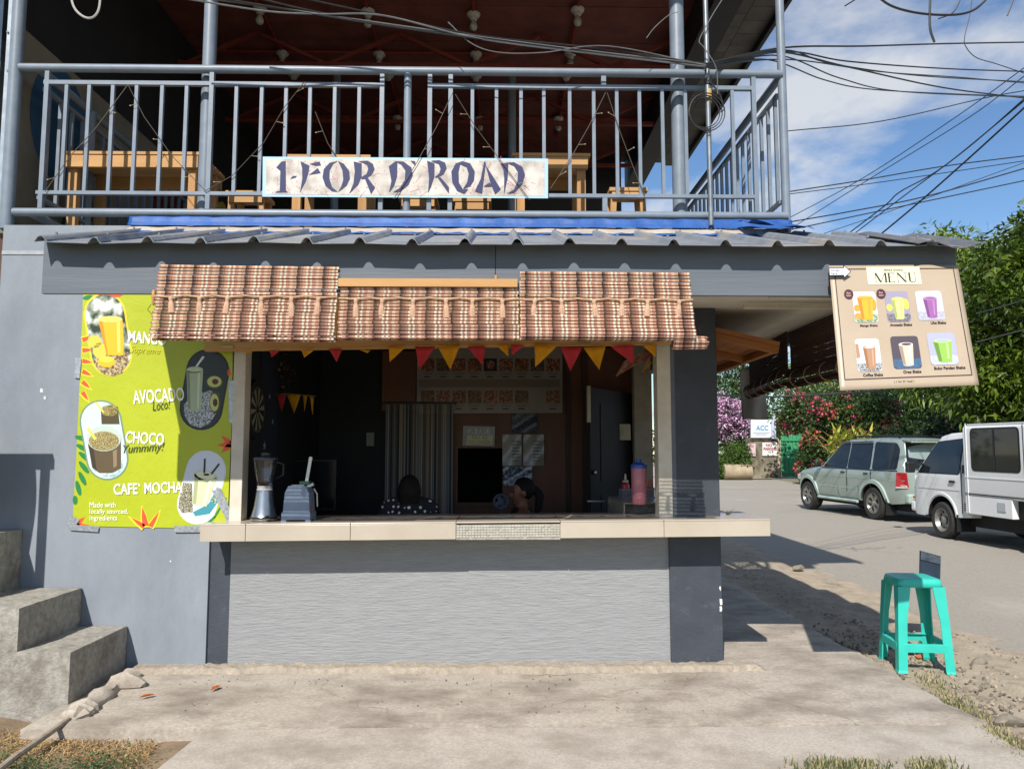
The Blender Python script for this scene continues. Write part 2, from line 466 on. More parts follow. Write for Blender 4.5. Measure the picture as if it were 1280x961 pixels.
# opening frame of cream-painted lumber
xl0, xl1 = P(290, 560, YW).x, P(305, 560, YW).x
fr = MB().bx(xl0, xl1, YW - .018, YW + .11, 1.01, 2.29).build('opening_frame', m_cream, shop, bevel=.004)
xr0, xr1 = P(822, 560, YW).x, P(839, 560, YW).x
MB().bx(xr0, xr1, YW - .02, YW + .12, 1.03, 2.29).build('opening_frame', m_cream, shop, bevel=.004)
MB().bx(xr1, xr1 + .03, YW - .013, YW + .1, 1.03, 2.29).build('opening_frame', m_fasc, shop)
lz0 = P(560, 441, YW - .1).z; lz1 = P(560, 430, YW - .1).z
sh = MB().beam(P(257, 434, YW - .1), P(852, 425, YW - .1), .05, .062).build('shutter_rail', m_lum, shop, bevel=.003)
MB().box((-.30, YW - .45, lz1 + .13), (3.05, .70, .03), Euler((R(-14), 0, 0)).to_matrix()).build('front_shutter', m_lum, shop)
m_brass = M('aged_brass', hexc('b59a5e'), hexc('8f7742'), scale=30, rough=.4, metal=.8)
for px in (284, 566, 730):
    c = P(px, 434 - (px - 257) * .015, YW - .131)
    h = MB().box(c, (.085, .006, .022)).build('hinge', m_brass, sh)
    hb = MB()
    for sx in (-.03, -.012, .012, .03): hb.cyl(c + Vector((sx, -.004, .004 * (1 if sx > 0 else -1))), c + Vector((sx, -.0045, .004)), .003, n=6)
    
# serving counter: core + tiles, wraps round the corner
def ct(x): return 1.008 + (x + 2.0) * .008
YC = YW - .25
cnt = MB()
cnt.add([(-1.985, YC + .012, ct(-1.985) - .104), (1.838, YC + .012, ct(1.838) - .104), (1.838, YW + .42, ct(1.838) - .104), (-1.985, YW + .42, ct(-1.985) - .104),
         (-1.985, YC + .012, ct(-1.985) - .010), (1.838, YC + .012, ct(1.838) - .010), (1.838, YW + .42, ct(1.838) - .010), (-1.985, YW + .42, ct(-1.985) - .010)],
        [(0, 3, 2, 1), (4, 5, 6, 7), (0, 1, 5, 4), (1, 2, 6, 5), (2, 3, 7, 6), (3, 0, 4, 7)])
cnt.bx(1.5, 1.838, YW + .421, 8.0, .92, 1.02)
m_tile = M('beige_counter_tile', hexc('b5ab9c'), hexc('aca292'), scale=3, rough=.22, spec=.5, bump=.0004, bscale=6)
m_mort = M('grey_tile_mortar', hexc('a9a59b'), hexc('8b877e'), scale=25, rough=.95, bump=.003, bscale=90)
counter = cnt.build('counter', m_mort, shop)
tx = [P(px, 655, YC).x for px in (250, 307, 438, 570, 700.5, 830, 963)]
g = .0018
for i in range(6):
    a, b = tx[i] + g, tx[i + 1] - g
    za, zb = ct(a), ct(b)
    if i != 3:
        t = MB().add([(a, YC, za - .108), (b, YC, zb - .108), (b, YC, zb - .003), (a, YC, za - .003), (a, YC + .011, za - .108), (b, YC + .011, zb - .108), (b, YC + .011, zb - .003), (a, YC + .011, za - .003)],
                     [(0, 1, 2, 3), (5, 4, 7, 6), (0, 4, 5, 1), (3, 2, 6, 7), (0, 3, 7, 4), (1, 5, 6, 2)])
        t.build('edge_tile', m_tile, counter, bevel=.0015)
    t = MB().add([(a, YC - .002, za - .002), (b, YC - .002, zb - .002), (b, YW + .419, zb - .002), (a, YW + .419, za - .002), (a, YC - .002, za + .008), (b, YC - .002, zb + .008), (b, YW + .419, zb + .008), (a, YW + .419, za + .008)],
                 [(0, 3, 2, 1), (4, 5, 6, 7), (0, 1, 5, 4), (1, 2, 6, 5), (2, 3, 7, 6), (3, 0, 4, 7)])
    t.build('top_tile', m_tile, counter, bevel=.002)
# bare mortar with the grid print of the fallen tile
mo = MB(); a, b = tx[3] + .004, tx[4] - .004
ncol, nrow = 34, 5
for i in range(ncol):
    for j in range(nrow):
        if random.random() < .93:
            x = a + (b - a) * (i + .5) / ncol; z = ct(x) - .1 + .085 * (j + .5) / nrow
            mo.box((x, YC + .0105, z), ((b - a) / ncol * .74, .006, .085 / nrow * .72))
stuff(mo.build('mortar_print', M('mortar_pale', hexc('bdb9ae'), hexc('a19d92'), scale=40, rough=.95), counter))
MB().bx(tx[3], tx[4], YC + .0125, YC + .016, ct(0) - .115, ct(0) - .1).build('mortar_lip', m_mort, counter)
for k in range(2):
    y0 = YW + .30 + k * .42
    MB().bx(.955, 1.495, y0, y0 + .417, 1.11, 1.12).build('top_tile', m_tile, counter, bevel=.002)
MB().bx(.945, .954, YW + .30, 6.605, .9, 1.112).build('edge_tile', m_tile, counter)
MB().bx(.956, 1.495, YW + .425, 6.6, .05, 1.109).build('side_cabinet', m_mort, counter)

# room behind the counter
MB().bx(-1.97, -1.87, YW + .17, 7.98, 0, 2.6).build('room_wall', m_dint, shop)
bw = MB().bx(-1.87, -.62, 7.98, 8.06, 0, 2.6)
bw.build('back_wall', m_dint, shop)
wz0, wz1 = P(600, 628, 7.95).z, P(600, 560, 7.95).z
wx0, wx1 = P(572, 600, 7.95).x, P(628, 600, 7.95).x
bw2 = MB().bx(-.62, wx0, 7.98, 8.06, 0, 2.6).bx(wx1, 1.62, 7.98, 8.06, 0, 2.6).bx(wx0, wx1, 7.98, 8.06, 0, wz0).bx(wx0, wx1, 7.98, 8.06, wz1, 2.6)
bw2.build('plywood_wall', m_ply, shop)
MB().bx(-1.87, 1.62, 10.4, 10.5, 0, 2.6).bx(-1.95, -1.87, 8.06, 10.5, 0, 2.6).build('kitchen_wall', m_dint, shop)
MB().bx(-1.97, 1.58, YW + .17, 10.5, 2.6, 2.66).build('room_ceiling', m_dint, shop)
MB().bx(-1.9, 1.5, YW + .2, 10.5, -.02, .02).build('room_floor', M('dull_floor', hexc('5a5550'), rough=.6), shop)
MB().bx(1.5, 1.58, YW + .34, 8.0, 0, .91).bx(1.5, 1.58, 8.0, 12.5, 0, 2.6).bx(1.5, 1.58, YW + .35, 8.0, 2.3, 2.6).build('side_wall', m_wall, shop)
MB().bx(1.44, 1.51, 7.62, 7.98, 1.03, 2.6).build('side_wall_inside', m_dint, shop)
px0 = P(792, 560, 6.75).x; px1 = P(818, 560, 6.75).x
MB().bx(px0, px1 - .035, 6.70, 6.80, .02, 2.58).build('side_post', M('shaded_cream_paint', hexc('8f877a'), hexc('7f776a'), scale=8, rough=.75), shop, bevel=.004)  # cream paint in a darkened copy, the post's shade put into its colour
# plywood trim strips and cupboard panel above the curtain
MB().bx(P(478, 450, 7.9).x, P(520, 450, 7.9).x, 7.90, 7.975, P(480, 513, 7.9).z, 2.55).build('cupboard_panel', m_ply, shop)
for px, w in ((707, .05), (728, .06)):
    x = P(px, 560, 7.96).x
    MB().bx(x, x + w, 7.955, 7.978, 0, 2.55).build('wall_batten', M('dark_batten', hexc('4c2f22'), hexc('3e271c'), scale=5, stretch=(1, 1, .1), rough=.6), shop)
MB().bx(wx0 - .03, wx0, 7.95, 7.979, wz0, wz1).bx(wx0 - .03, wx1, 7.95, 7.979, wz0 - .04, wz0).build('hatch_frame', m_ply, shop)

# ---------------------------------------------------------------- porch roof, fascia, soffit
YF, YE = 4.33, 4.215
fx0, fx1 = P(53, 340, YF).x, P(1196, 340, YF).x
fz0 = P(640, 369, YF).z; fz1 = P(640, 303, YF).z
fas = MB().bx(fx0, -.02, YF, YF + .03, fz0, fz1).build('fascia_board', m_fasc, shop, bevel=.002)
MB().bx(-.017, fx1, YF, YF + .03, fz0 + .002, fz1).build('fascia_board', m_fasc, shop, bevel=.002)
MB().bx(fx1 - .10, fx1 - .04, YF + .031, 7.2, 2.46, 2.7).build('side_beam', m_dark, shop)
so = MB()
so.add([(1.15, YF + .032, fz0 + .012), (fx1 - .1, YF + .032, fz0 + .012), (fx1 - .1, YW + .1, fz0 + .16), (1.15, YW + .1, fz0 + .16)], [(0, 3, 2, 1)])
so.add([(1.6, YW + .1, fz0 + .16), (fx1 - .1, YW + .1, fz0 + .16), (fx1 - .1, 7.4, fz0 + .16), (1.6, 7.4, fz0 + .16)], [(0, 3, 2, 1)])
so.build('soffit', m_soff, shop, fix=False)
MB().bx(1.59, fx1 - .1, YF + .034, YF + .06, fz0 - .004, fz0 + .028).bx(1.59, fx1 - .1, YF + .5, YF + .53, fz0 + .025, fz0 + .05).build('soffit_batten', m_cream, shop)

m_roof = M('weathered_blue_roofing', hexc('8b9097'), hexc('777e87'), scale=9, rough=.5, metal=.2, col3=hexc('a39b8f'), s3=2.2, c3=(.5, .66))
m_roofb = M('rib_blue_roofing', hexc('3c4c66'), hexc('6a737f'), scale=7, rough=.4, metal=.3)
ez = P(640, 306, YE).z; rz = P(640, 293, YW - .03).z
roofp = MB().bx(fx0 + .04, fx1 - .05, YW - .14, YW - .1, rz - .16, rz - .09).bx(fx0 + .04, fx1 - .05, YF + .04, YF + .09, fz1 - .09, fz1 - .02).build('porch_roof', m_dark, shop)
ex0, ex1 = P(42, 300, YE).x, P(1217, 300, YE).x
pitch = .297; nr = int((ex1 - ex0) / pitch)
prof = []
x = ex0
def rib(px):
    return [(px, 0), (px + .018, .028), (px + .036, .036), (px + .054, .028), (px + .072, 0)]
screw_me = MB().cyl((0, 0, 0), (0, -.003, .012), .008, .006, n=6).mesh('roofing_screw', m_grey)
sheets = [[], [], [], [], [], []]
n_per = 3
for i in range(nr + 1):
    px = ex0 + i * pitch
    s = min(i // n_per, 5)
    sheets[s] += rib(px)
for s in range(6):
    if not sheets[s]: continue
    pr = sheets[s]
    nxt = sheets[s + 1][:5] if s < 5 and sheets[s + 1] else [(min(pr[-1][0] + .22, ex1), 0)]
    pr = pr + nxt
    mb = MB(); k = 0
    off = .004 * (s % 2) + .002
    rows = 6
    for r_ in range(rows + 1):
        t = r_ / rows
        for q, (x, h) in enumerate(pr):
            w = .004 * math.sin(x * 9 + s) * (1 - t)
            mb.v.append((x, YE + (YW - .02 - YE) * t, ez + (rz - ez) * t + h + off + w))
    n = len(pr)
    mb.f = [(r_ * n + q, r_ * n + q + 1, (r_ + 1) * n + q + 1, (r_ + 1) * n + q) for r_ in range(rows) for q in range(n - 1)]
    o = mb.build('roof_sheet', m_roof, roofp, fix=False)
    so_ = o.modifiers.new('thick', 'SOLIDIFY'); so_.thickness = .004
    # darker painted rib flanks and roofing screws
    rb = MB()
    for i in range(len(sheets[s]) // 5):
        x0 = sheets[s][i * 5][0]
        if x0 + .07 > ex1 + .01: continue
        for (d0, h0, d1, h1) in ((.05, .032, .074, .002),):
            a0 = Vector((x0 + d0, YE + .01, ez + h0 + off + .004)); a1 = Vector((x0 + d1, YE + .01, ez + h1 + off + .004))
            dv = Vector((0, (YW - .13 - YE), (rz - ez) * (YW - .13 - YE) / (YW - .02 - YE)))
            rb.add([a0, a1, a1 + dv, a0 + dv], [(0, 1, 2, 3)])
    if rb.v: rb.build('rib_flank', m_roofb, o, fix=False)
    for i in range(len(sheets[s]) // 5):
        x0 = sheets[s][i * 5][0] + .036
        for t in (.12, .85):
            p = Vector((x0, YE + (YW - YE) * t, ez + (rz - ez) * t + .04 + off))
            link_mesh('roofing_screw', screw_me, o, p - org(o))
# side lean-to roof over the right side
mb = MB(); k = 0
for t in range(2):
    for x, h in [(1.7, 0)] + sum([[(1.9 + i * .29, 0), (1.93 + i * .29, .035), (1.97 + i * .29, .035), (2.0 + i * .29, 0)] for i in range(3)], []) + [(ex1, 0)]:
        mb.v.append((x, YW + .0 + 1.7 * t, 2.76 + h))
n = len(mb.v) // 2
mb.f = [(q, q + 1, n + q + 1, n + q) for q in range(n - 1)]
o = mb.build('roof_sheet', m_roof, roofp, fix=False); o.modifiers.new('t', 'SOLIDIFY').thickness = .004
# overlapped end sheet at the right corner
v, f = grid_mesh(lambda u, w: (ex1 - .34 + .40 * u, YE - .03 + .7 * w, ez + .012 + .26 * w + .018 * math.sin(u * 8) - .012 * u), 10, 4)
o = MB().add(v, f).build('roof_sheet', M('old_roof_offcut', hexc('55606f'), hexc('7b7468'), scale=9, rough=.5, metal=.3), roofp); o.modifiers.new('t', 'SOLIDIFY').thickness = .005

# ---------------------------------------------------------------- balcony slab, upper storey
SZ = 3.145
MB().bx(XL, 2.12, YW + .002, 12.5, 2.98, SZ).build('balcony_slab', m_wall, shop)
m_redceil = M('dark_red_ceiling', hexc('7d4438'), hexc('64352b'), scale=3, rough=.75, rand=.12)
m_soffit2 = M('grey_shingle_soffit', hexc('6d6a66'), hexc('5a5855'), scale=4, rough=.85, rand=.15)
m_redsteel = M('red_primer_steel', hexc('8a2c20'), hexc('742318'), scale=9, rough=.6)
m_blk = M('black_beam_paint', hexc('26262a'), hexc('1d1d20'), scale=4, rough=.6)
HE = 6.3; RX0, RX1, RY0, RY1 = -5.2, 3.05, 4.15, 12.3
uroof = MB().bx(RX0, RX1, RY0, RY1, HE + .05, HE + .13).build('upper_roof', M('roof_top_sheet', hexc('6b6f73'), rough=.5), shop)
nb = 22
for i in range(nb):
    y0 = RY0 + (RY1 - RY0) * i / nb; y1 = RY0 + (RY1 - RY0) * (i + 1) / nb
    MB().bx(RX0, 2.38, y0 + .004, y1 - .004, HE + .018 + .004 * (i % 2), HE + .045).build('ceiling_board', m_redceil, uroof)
for i in range(30):
    y0 = RY0 + (RY1 - RY0) * i / 30; y1 = RY0 + (RY1 - RY0) * (i + 1) / 30
    for j, (xa, xb) in enumerate(((2.46, 2.74), (2.745, 3.04))):
        MB().bx(xa, xb, y0 + .004 + .13 * j, y1 - .004 + .13 * j, HE + .02, HE + .046 - .008 * ((i + j) % 2)).build('soffit_shingle', m_soffit2, uroof)
MB().bx(2.39, 2.455, RY0, RY1 - .05, HE - .10, HE + .044).build('edge_beam', m_fasc, uroof)
MB().bx(3.04, 3.085, RY0, RY1 + .15, HE - .07, HE + .14).build('edge_board', m_blk, uroof)
MB().bx(2.1, 2.38, RY0, RY1, HE - .42, HE + .01).build('main_beam', m_blk, uroof)
MB().bx(-3.9, 2.0, 12.05, 12.2, SZ, HE + .01).build('rear_wall', m_blk, shop)
# trusses: angle-iron webs across the ceiling
for yy in (6.9, 8.4, 9.9, 11.4):
    mb = MB()
    mb.beam((-4.4, yy, HE - .38), (2.1, yy, HE - .38), .05, .05)
    for k in range(8):
        xa = -4.4 + k * .8125; xb = xa + .8125
        mb.beam((xa, yy, HE - .38 if k % 2 else HE), (xb, yy, HE if k % 2 else HE - .38), .04, .04)
    mb.build('roof_truss', M('truss_brown_steel', hexc('7d3226'), hexc('66281e'), scale=6, rough=.65), uroof)
# red conduits along and across the ceiling
rows_y = [P(640, 52, 1).y]
def ceil_pt(px, py):
    r = ray(px, py); return Vector((0, 0, CAM_Z)) + r * ((HE - .06 - CAM_Z) / r.z)
cond = MB()
bulb_rows = [[(325, 14), (460, 18), (592, 22), (722, 16)], [(353, 70), (474, 71), (595, 71), (713, 70)], [(367, 96), (485, 97), (595, 98), (708, 97)], [(497, 150), (600, 151), (698, 151)]]
for rowi, rw in enumerate(bulb_rows):
    ps = [ceil_pt(*q) for q in rw]; yy = sum(p.y for p in ps) / len(ps)
    if rowi in (1, 3): cond.cyl((-3.6, yy, HE - .02), (2.05, yy, HE - .02), .02, n=8)
for c in range(4):
    ps = [ceil_pt(*rw[c if len(rw) == 4 else max(c - 1, 0)]) for rw in bulb_rows[:3]]
    cond.tube([Vector((ps[0].x - .02, ps[0].y - 1.6, HE - .02))] + [Vector((p.x, p.y, HE - .02)) for p in ps] + [Vector((ps[2].x + .03, 11.2, HE - .02))], .018, 6)
cond.build('ceiling_conduit', m_redsteel, uroof, smooth=True)
# mural wall on the left of the upper storey
mur = MB().bx(-3.78, -3.66, YW + .2, 12.0, SZ, 4.75).build('mural_wall', M('mural_cream', hexc('857c6a'), hexc('766e5e'), scale=3, rough=.7), shop)
MB().bx(-3.78, -3.66, YW + .2, 12.0, 4.752, HE + .04).build('upper_side_wall', m_blk, shop)
def wall_flat(pts): return [Vector((-3.657, y, z)) for y, z in pts]
MB().flat(wall_flat(ell(6.2, 4.2, .42, .5, 28))).build('mural_shape', flat('27506c'), mur)
MB().flat(wall_flat(ell(8.4, 4.1, .5, .6, 28))).build('mural_shape', flat('6a241e'), mur)
MB().flat(wall_flat(ell(9.9, 4.2, .35, .6, 28))).build('mural_shape', flat('b79a38'), mur)
lv = MB()
for (y, z, a) in ((6.35, 3.45, 60), (6.7, 3.7, 100), (7.0, 3.4, 45), (7.6, 3.6, 75), (7.9, 3.35, 110), (8.3, 3.7, 60), (8.9, 3.5, 95)):
    lv.flat([p + Vector((.002, 0, 0)) for p in wall_flat(ell(y, z, .16, .05, 12, a))])
lv.build('mural_leaf', flat('1d1d1d'), mur)

# ---------------------------------------------------------------- balcony railing
YR = YW + .03
zt = P(500, 89, YR).z; zb = P(500, 268, YR).z; zt2 = P(500, 107, YR).z; zb2 = P(500, 244, YR).z
def rx(px, py=170): return P(px, py, YR).x
rail = MB().cyl((rx(25, 85), YR, zt), (rx(977, 90), YR, zt), .031, n=16).cyl((rx(17, 266), YR, zb), (rx(984, 267), YR, zb), .031, n=16).build('balcony_railing', m_grey, shop, smooth=True)
MB().bx(rx(52), rx(478), YR - .016, YR + .016, zt2 - .018, zt2 + .012).bx(rx(537), rx(945), YR - .016, YR + .016, zt2 - .018, zt2 + .012).build('rail_bar', m_grey, rail)
MB().bx(rx(50), rx(478), YR - .016, YR + .016, zb2 - .012, zb2 + .014).bx(rx(537), rx(945), YR - .016, YR + .016, zb2 - .012, zb2 + .014).build('rail_bar', m_grey, rail)
bal = MB().bx(-.0125, .0125, -.0125, .0125, zb2 + .014, zt2 - .018).mesh('baluster', m_grey)
left_b = [80, 108, 138, 168, 200, 231, 295, 326, 357, 388, 419, 449]
right_b = [591, 620, 650, 680, 711, 741, 770, 800, 829, 858, 887, 917]
for px in left_b + right_b:
    lean = random.uniform(-.004, .004)
    o = link_mesh('baluster', bal, rail, Vector((rx(px), YR, 0)) - org(rail)); o.rotation_euler = (0, lean * .5, 0)
post = MB().bx(-.016, .016, -.0165, .0165, zb + .028, zt - .03).mesh('rail_post', m_grey)
for px in (56, 263, 477, 537, 563, 943):
    link_mesh('rail_post', post, rail, Vector((rx(px), YR, 0)) - org(rail))
MB().cyl((rx(509), YR + .005, zb), (rx(509), YR + .005, zt), .028, n=14).build('rail_post', m_grey, rail, smooth=True)
MB().bx(rx(752), rx(758), YR - .014, YR + .014, zt2 + .012, zt - .03).bx(rx(752), rx(758), YR - .014, YR + .014, zb + .03, zb2 - .012).build('rail_post', m_grey, rail)
# side railings running back
for xs, yend in ((rx(980), 9.0), (-3.44, 9.5)):
    sr = MB().cyl((xs, YR, zt), (xs, yend, zt), .031, n=14).cyl((xs, YR, zb), (xs, yend, zb), .031, n=14)
    sr.build('side_rail', m_grey, rail, smooth=True)
    MB().bx(xs - .016, xs + .016, YR + .1, yend, zt2 - .018, zt2 + .012).bx(xs - .016, xs + .016, YR + .1, yend, zb2 - .012, zb2 + .014).build('rail_bar', m_grey, rail)
    yy = YR + .16
    while yy < yend:
        link_mesh('baluster', bal, rail, Vector((xs, yy, 0)) - org(rail)); yy += .158
    MB().cyl((xs, YR + .75 if xs < 0 else yend, SZ), (xs, YR + .75 if xs < 0 else yend, zt), .04, n=12).build('rail_post', m_grey, rail, smooth=True)
# tall pipe columns carrying the upper roof
for px, r_, yy in ((16, .047, YR + .02), (259, .05, YR + .11), (848, .055, YR + .11), (979, .032, YR + .02)):
    a = P(px, 150, yy)
    MB().cyl((a.x, yy, SZ - .02), (a.x, yy, HE + .03), r_, n=18).build('pipe_column', m_grey, shop, smooth=True)
for px in (175, 420, 640):
    a = P(px, 150, 9.2)
    MB().cyl((a.x, 9.2, SZ), (a.x, 9.2, HE), .05, n=12).build('pipe_column', m_grey, shop, smooth=True)

# ================================================================ STEPS and things at the left
m_step = M('step_concrete', hexc('a5a198'), hexc('86827a'), scale=24, rough=.95, bump=.008, bscale=60, col3=hexc('655e52'), s3=3.2, c3=(.5, .72), crack=(2.2, .005, hexc('57504a')))
stp = thing('concrete_steps', 'rough bare concrete steps climbing to the left against the wall', 'steps', (-3.2, 5.1, 0))
def rough_box(x0, x1, y0, y1, z0, z1, seed, amp=.005, r=.007, cell=.028):
    mb = MB(); c = Vector(((x0 + x1) / 2, (y0 + y1) / 2, (z0 + z1) / 2)); h = Vector((x1 - x0, y1 - y0, z1 - z0)) / 2
    for ax in range(3):
        a, b = [k for k in range(3) if k != ax]
        na, nb2 = max(2, int(2 * h[a] / cell)), max(2, int(2 * h[b] / cell))
        for sg in (-1, 1):
            vs = []
            for j2 in range(nb2 + 1):
                for i2 in range(na + 1):
                    p = Vector((0, 0, 0)); p[ax] = sg * h[ax]; p[a] = -h[a] + 2 * h[a] * i2 / na; p[b] = -h[b] + 2 * h[b] * j2 / nb2
                    rr = r * (1 + .6 * noise.noise((c + p) * 4 + Vector((seed, 0, 0))))
                    q = Vector([max(-h[k] + rr, min(h[k] - rr, p[k])) for k in range(3)]); d = (p - q)
                    d = d.normalized() if d.length > 1e-6 else Vector((0, 0, 0))
                    w = c + q + d * rr
                    n = noise.fractal(w * 9 + Vector((seed * 3, 0, 0)), 1.0, 2.0, 5)
                    vs.append(w + d * n * amp)
            fs = [(j2 * (na + 1) + i2, j2 * (na + 1) + i2 + 1, (j2 + 1) * (na + 1) + i2 + 1, (j2 + 1) * (na + 1) + i2) for j2 in range(nb2) for i2 in range(na)]
            mb.add(vs, fs)
    bm = bmesh.new(); vv = [bm.verts.new(v) for v in mb.v]
    for f_ in mb.f:
        try: bm.faces.new([vv[k] for k in f_])
        except ValueError: pass
    bmesh.ops.remove_doubles(bm, verts=bm.verts, dist=.0008); bmesh.ops.recalc_face_normals(bm, faces=bm.faces); bm.verts.index_update()
    mb.v = [tuple(v.co) for v in bm.verts]; mb.f = [tuple(v.index for v in f_.verts) for f_ in bm.faces]; bm.free()
    return mb
rough_box(-4.4, -2.575, 4.75, 5.466, -.12, .30, 1).build('step', m_step, stp, smooth=True, angle=75, fix=False)
rough_box(-4.4, -2.90, 4.76, 5.467, .296, .56, 2).build('step', m_step, stp, smooth=True, angle=75, fix=False)
rough_box(-4.4, -3.335, 4.77, 5.468, .556, .965, 3).build('step', m_step, stp, smooth=True, angle=75, fix=False)
# handrail with a hanging cloth beyond the frame; its shadow falls on the wall
hr = thing('stair_handrail', 'timber handrail with a hanging cloth above the concrete steps at the far left', 'handrail', (-3.6, 4.85, .56))
c0 = P(67, 572, YW); s_ = .62
def lift(p): return p + Vector((-SUN_A, -SUN_B, 1)) * s_
a1, a0 = lift(P(67, 577, YW)), lift(P(-140, 577, YW))
MB().beam(a0, a1, .05, .065).build('top_rail', m_lum, hr)
for px in (57, -135):
    t = lift(P(px, 580, YW)); MB().bx(t.x - .027, t.x + .027, t.y - .025, t.y + .025, .62 if px > 0 else .96, t.z).build('post', m_lumv, hr)
b0 = lift(P(45, 582, YW)); b1 = lift(P(-120, 582, YW))
v, f = grid_mesh(lambda u, w: (b1.x + (b0.x - b1.x) * u + .02 * math.sin(w * 5) * u, b0.y + .02 * math.sin(u * 14) , b0.z - (.85 + .03 * math.sin(u * 9)) * w), 20, 10)
o = MB().add(v, f).build('cloth', M('grey_cloth', hexc('5a6068'), rough=.9), hr); o.modifiers.new('t', 'SOLIDIFY').thickness = .004
# rubble ramp of mortar at the foot of the steps
def lump(name, path, rad, seed, mat, label, cat, n=14, amp=.35):
    rg = random.Random(seed); mb = MB()
    pts = [Vector(p) for p in path]; fine = []
    for i in range(len(pts) - 1):
        for k in range(5): fine.append(pts[i].lerp(pts[i + 1], k / 5))
    fine.append(pts[-1])
    m = len(fine)
    rr = [rad * (.75 + .5 * rg.random()) * (.25 if i in (0, m - 1) else 1) for i in range(m)]
    mb.tube(fine, rr, n)
    mb.v = [(x + rg.uniform(-1, 1) * rad * amp * .4, y + rg.uniform(-1, 1) * rad * amp * .4, z * .8 + rg.uniform(-1, 1) * rad * amp * .3) for x, y, z in mb.v]
    return tag(mb.build(name, mat, smooth=True, angle=30), label, cat)
lump('mortar_heap', [G(170, 842), G(140, 862), G(105, 888), G(92, 898)], .07, 3, m_conc, 'lumpy ridge of spilled mortar at the foot of the lowest step', 'mortar')
def rock(name, c, size, seed, mat, label, cat, group=None):
    bm = bmesh.new(); bmesh.ops.create_icosphere(bm, subdivisions=2, radius=1)
    rg = random.Random(seed)
    ks = [(Vector((rg.uniform(-1, 1), rg.uniform(-1, 1), rg.uniform(-1, 1))).normalized(), rg.uniform(.55, .9)) for _ in range(9)]
    for v in bm.verts:
        for d, l in ks:
            q = v.co.dot(d)
            if q > l: v.co -= d * (q - l)
        v.co = Vector((v.co.x * size[0], v.co.y * size[1], v.co.z * size[2]))
    mb = MB(); bm.verts.index_update(); mb.v = [tuple(v.co) for v in bm.verts]; mb.f = [tuple(v.index for v in f.verts) for f in bm.faces]; bm.free()
    o = mb.build(name, mat, smooth=True, angle=25); o.location = c
    return tag(o, label, cat, group)
m_rock = M('grey_rock', hexc('8d8577'), hexc('746c60'), scale=12, rough=.9, bump=.003, bscale=60)
rock('rubble_stone', G(160, 858) + Vector((0, 0, .035)), (.13, .07, .06), 5, m_conc, 'broken block of pale concrete on the mortar heap by the steps', 'stone')
rock('stone', G(1225, 829, -.03) + Vector((0, 0, .015)), (.065, .05, .035), 6, m_rock, 'lone grey stone on the sandy shoulder right of the stool', 'stone')
rock('brick_chip', G(1150, 823, -.04) + Vector((0, 0, .015)), (.035, .025, .018), 8, M('orange_brick', hexc('b5693f'), hexc('9c5733'), scale=20, rough=.9), 'small orange brick chip under the turquoise stool', 'brick chip')
rock('stone', G(1262, 905, -.03) + Vector((0, 0, .02)), (.10, .05, .04), 9, m_rock, 'flat stone among grass at the pavement edge, lower right', 'stone')
rock('stone', G(997, 711, .0) + Vector((0, 0, .02)), (.09, .06, .045), 12, m_rock, 'dark stone lying in the roof shadow on the road edge', 'stone')
# grey stick
p0, p1 = G(88, 901, -.02), G(10, 961, -.05)
d = (p1 - p0) * 1.25
mb = MB().tube([p0 + Vector((0, 0, .02)), p0 + d * .35 + Vector((.008, 0, .03)), p0 + d * .7 + Vector((-.008, 0, .03)), p0 + d + Vector((0, 0, .03))], [.014, .016, .017, .018], 8)
tag(mb.build('stick', M('bleached_wood', hexc('a39787'), hexc('857968'), scale=20, rough=.85, stretch=(1, 1, 1)), smooth=True), 'weathered grey stick lying on the dry grass at lower left', 'stick')

# ---------------------------------------------------------------- grass, litter, pebbles (uncountable)
def blades(name, spots, mat, hmin, hmax, w=.004, lean=.6):
    V, F = [], []
    for (x, y, z) in spots:
        h = random.uniform(hmin, hmax); a = random.uniform(0, 6.28); l = random.uniform(.1, lean) * h; b = random.uniform(0, 6.28)
        dx_, dy_ = math.cos(a) * w, math.sin(a) * w; lx, ly = math.cos(b) * l, math.sin(b) * l
        k = len(V)
        V += [(x - dx_, y - dy_, z), (x + dx_, y + dy_, z), (x + dx_ * .7 + lx * .4, y + dy_ * .7 + ly * .4, z + h * .6), (x - dx_ * .7 + lx * .4, y - dy_ * .7 + ly * .4, z + h * .6), (x + lx, y + ly, z + h * (1 - .3 * l / h))]
        F += [(k, k + 1, k + 2, k + 3), (k + 3, k + 2, k + 4)]
    mb = MB(); mb.v = V; mb.f = F
    return stuff(mb.build(name, mat, fix=False))
m_grass = M('green_grass', hexc('5d6740'), rough=.8, island=.35, sub=.25)
m_straw = M('dry_straw', hexc('a98d62'), rough=.85, island=.35, sub=.15)
m_straw2 = M('pale_straw', hexc('a0966f'), rough=.85, island=.3, sub=.15)
sp = []
for i in range(1700):
    t = random.random() ** .8; px = 1150 + 130 * t; q = G(px, 838 + (px - 1150) * .80 + random.gauss(0, 7) + 4, -.03)
    sp.append((q.x + random.gauss(0, .02), q.y, -.045))
for o, l in ((blades('edge_grass', sp[:700], m_grass, .015, .05), 'short green grass along the pavement edge at lower right'), (blades('edge_dry_grass', sp[700:], m_straw2, .015, .055), 'pale dry grass along the pavement edge at lower right')):
    tag(o, l, 'grass')
sp = []
for i in range(1500):
    px = random.choice([random.gauss(1040, 22), random.gauss(1065, 35), random.gauss(1165, 14)]); q = G(px, random.uniform(952, 985), -.016); sp.append((q.x, q.y, -.016))
tag(blades('front_grass', sp[:900], m_grass, .015, .05), 'tufts of green grass at the bottom edge of the pavement', 'grass')
tag(blades('front_dry_grass', sp[900:], m_straw2, .02, .06), 'dry grass tufts at the bottom edge of the pavement', 'grass')
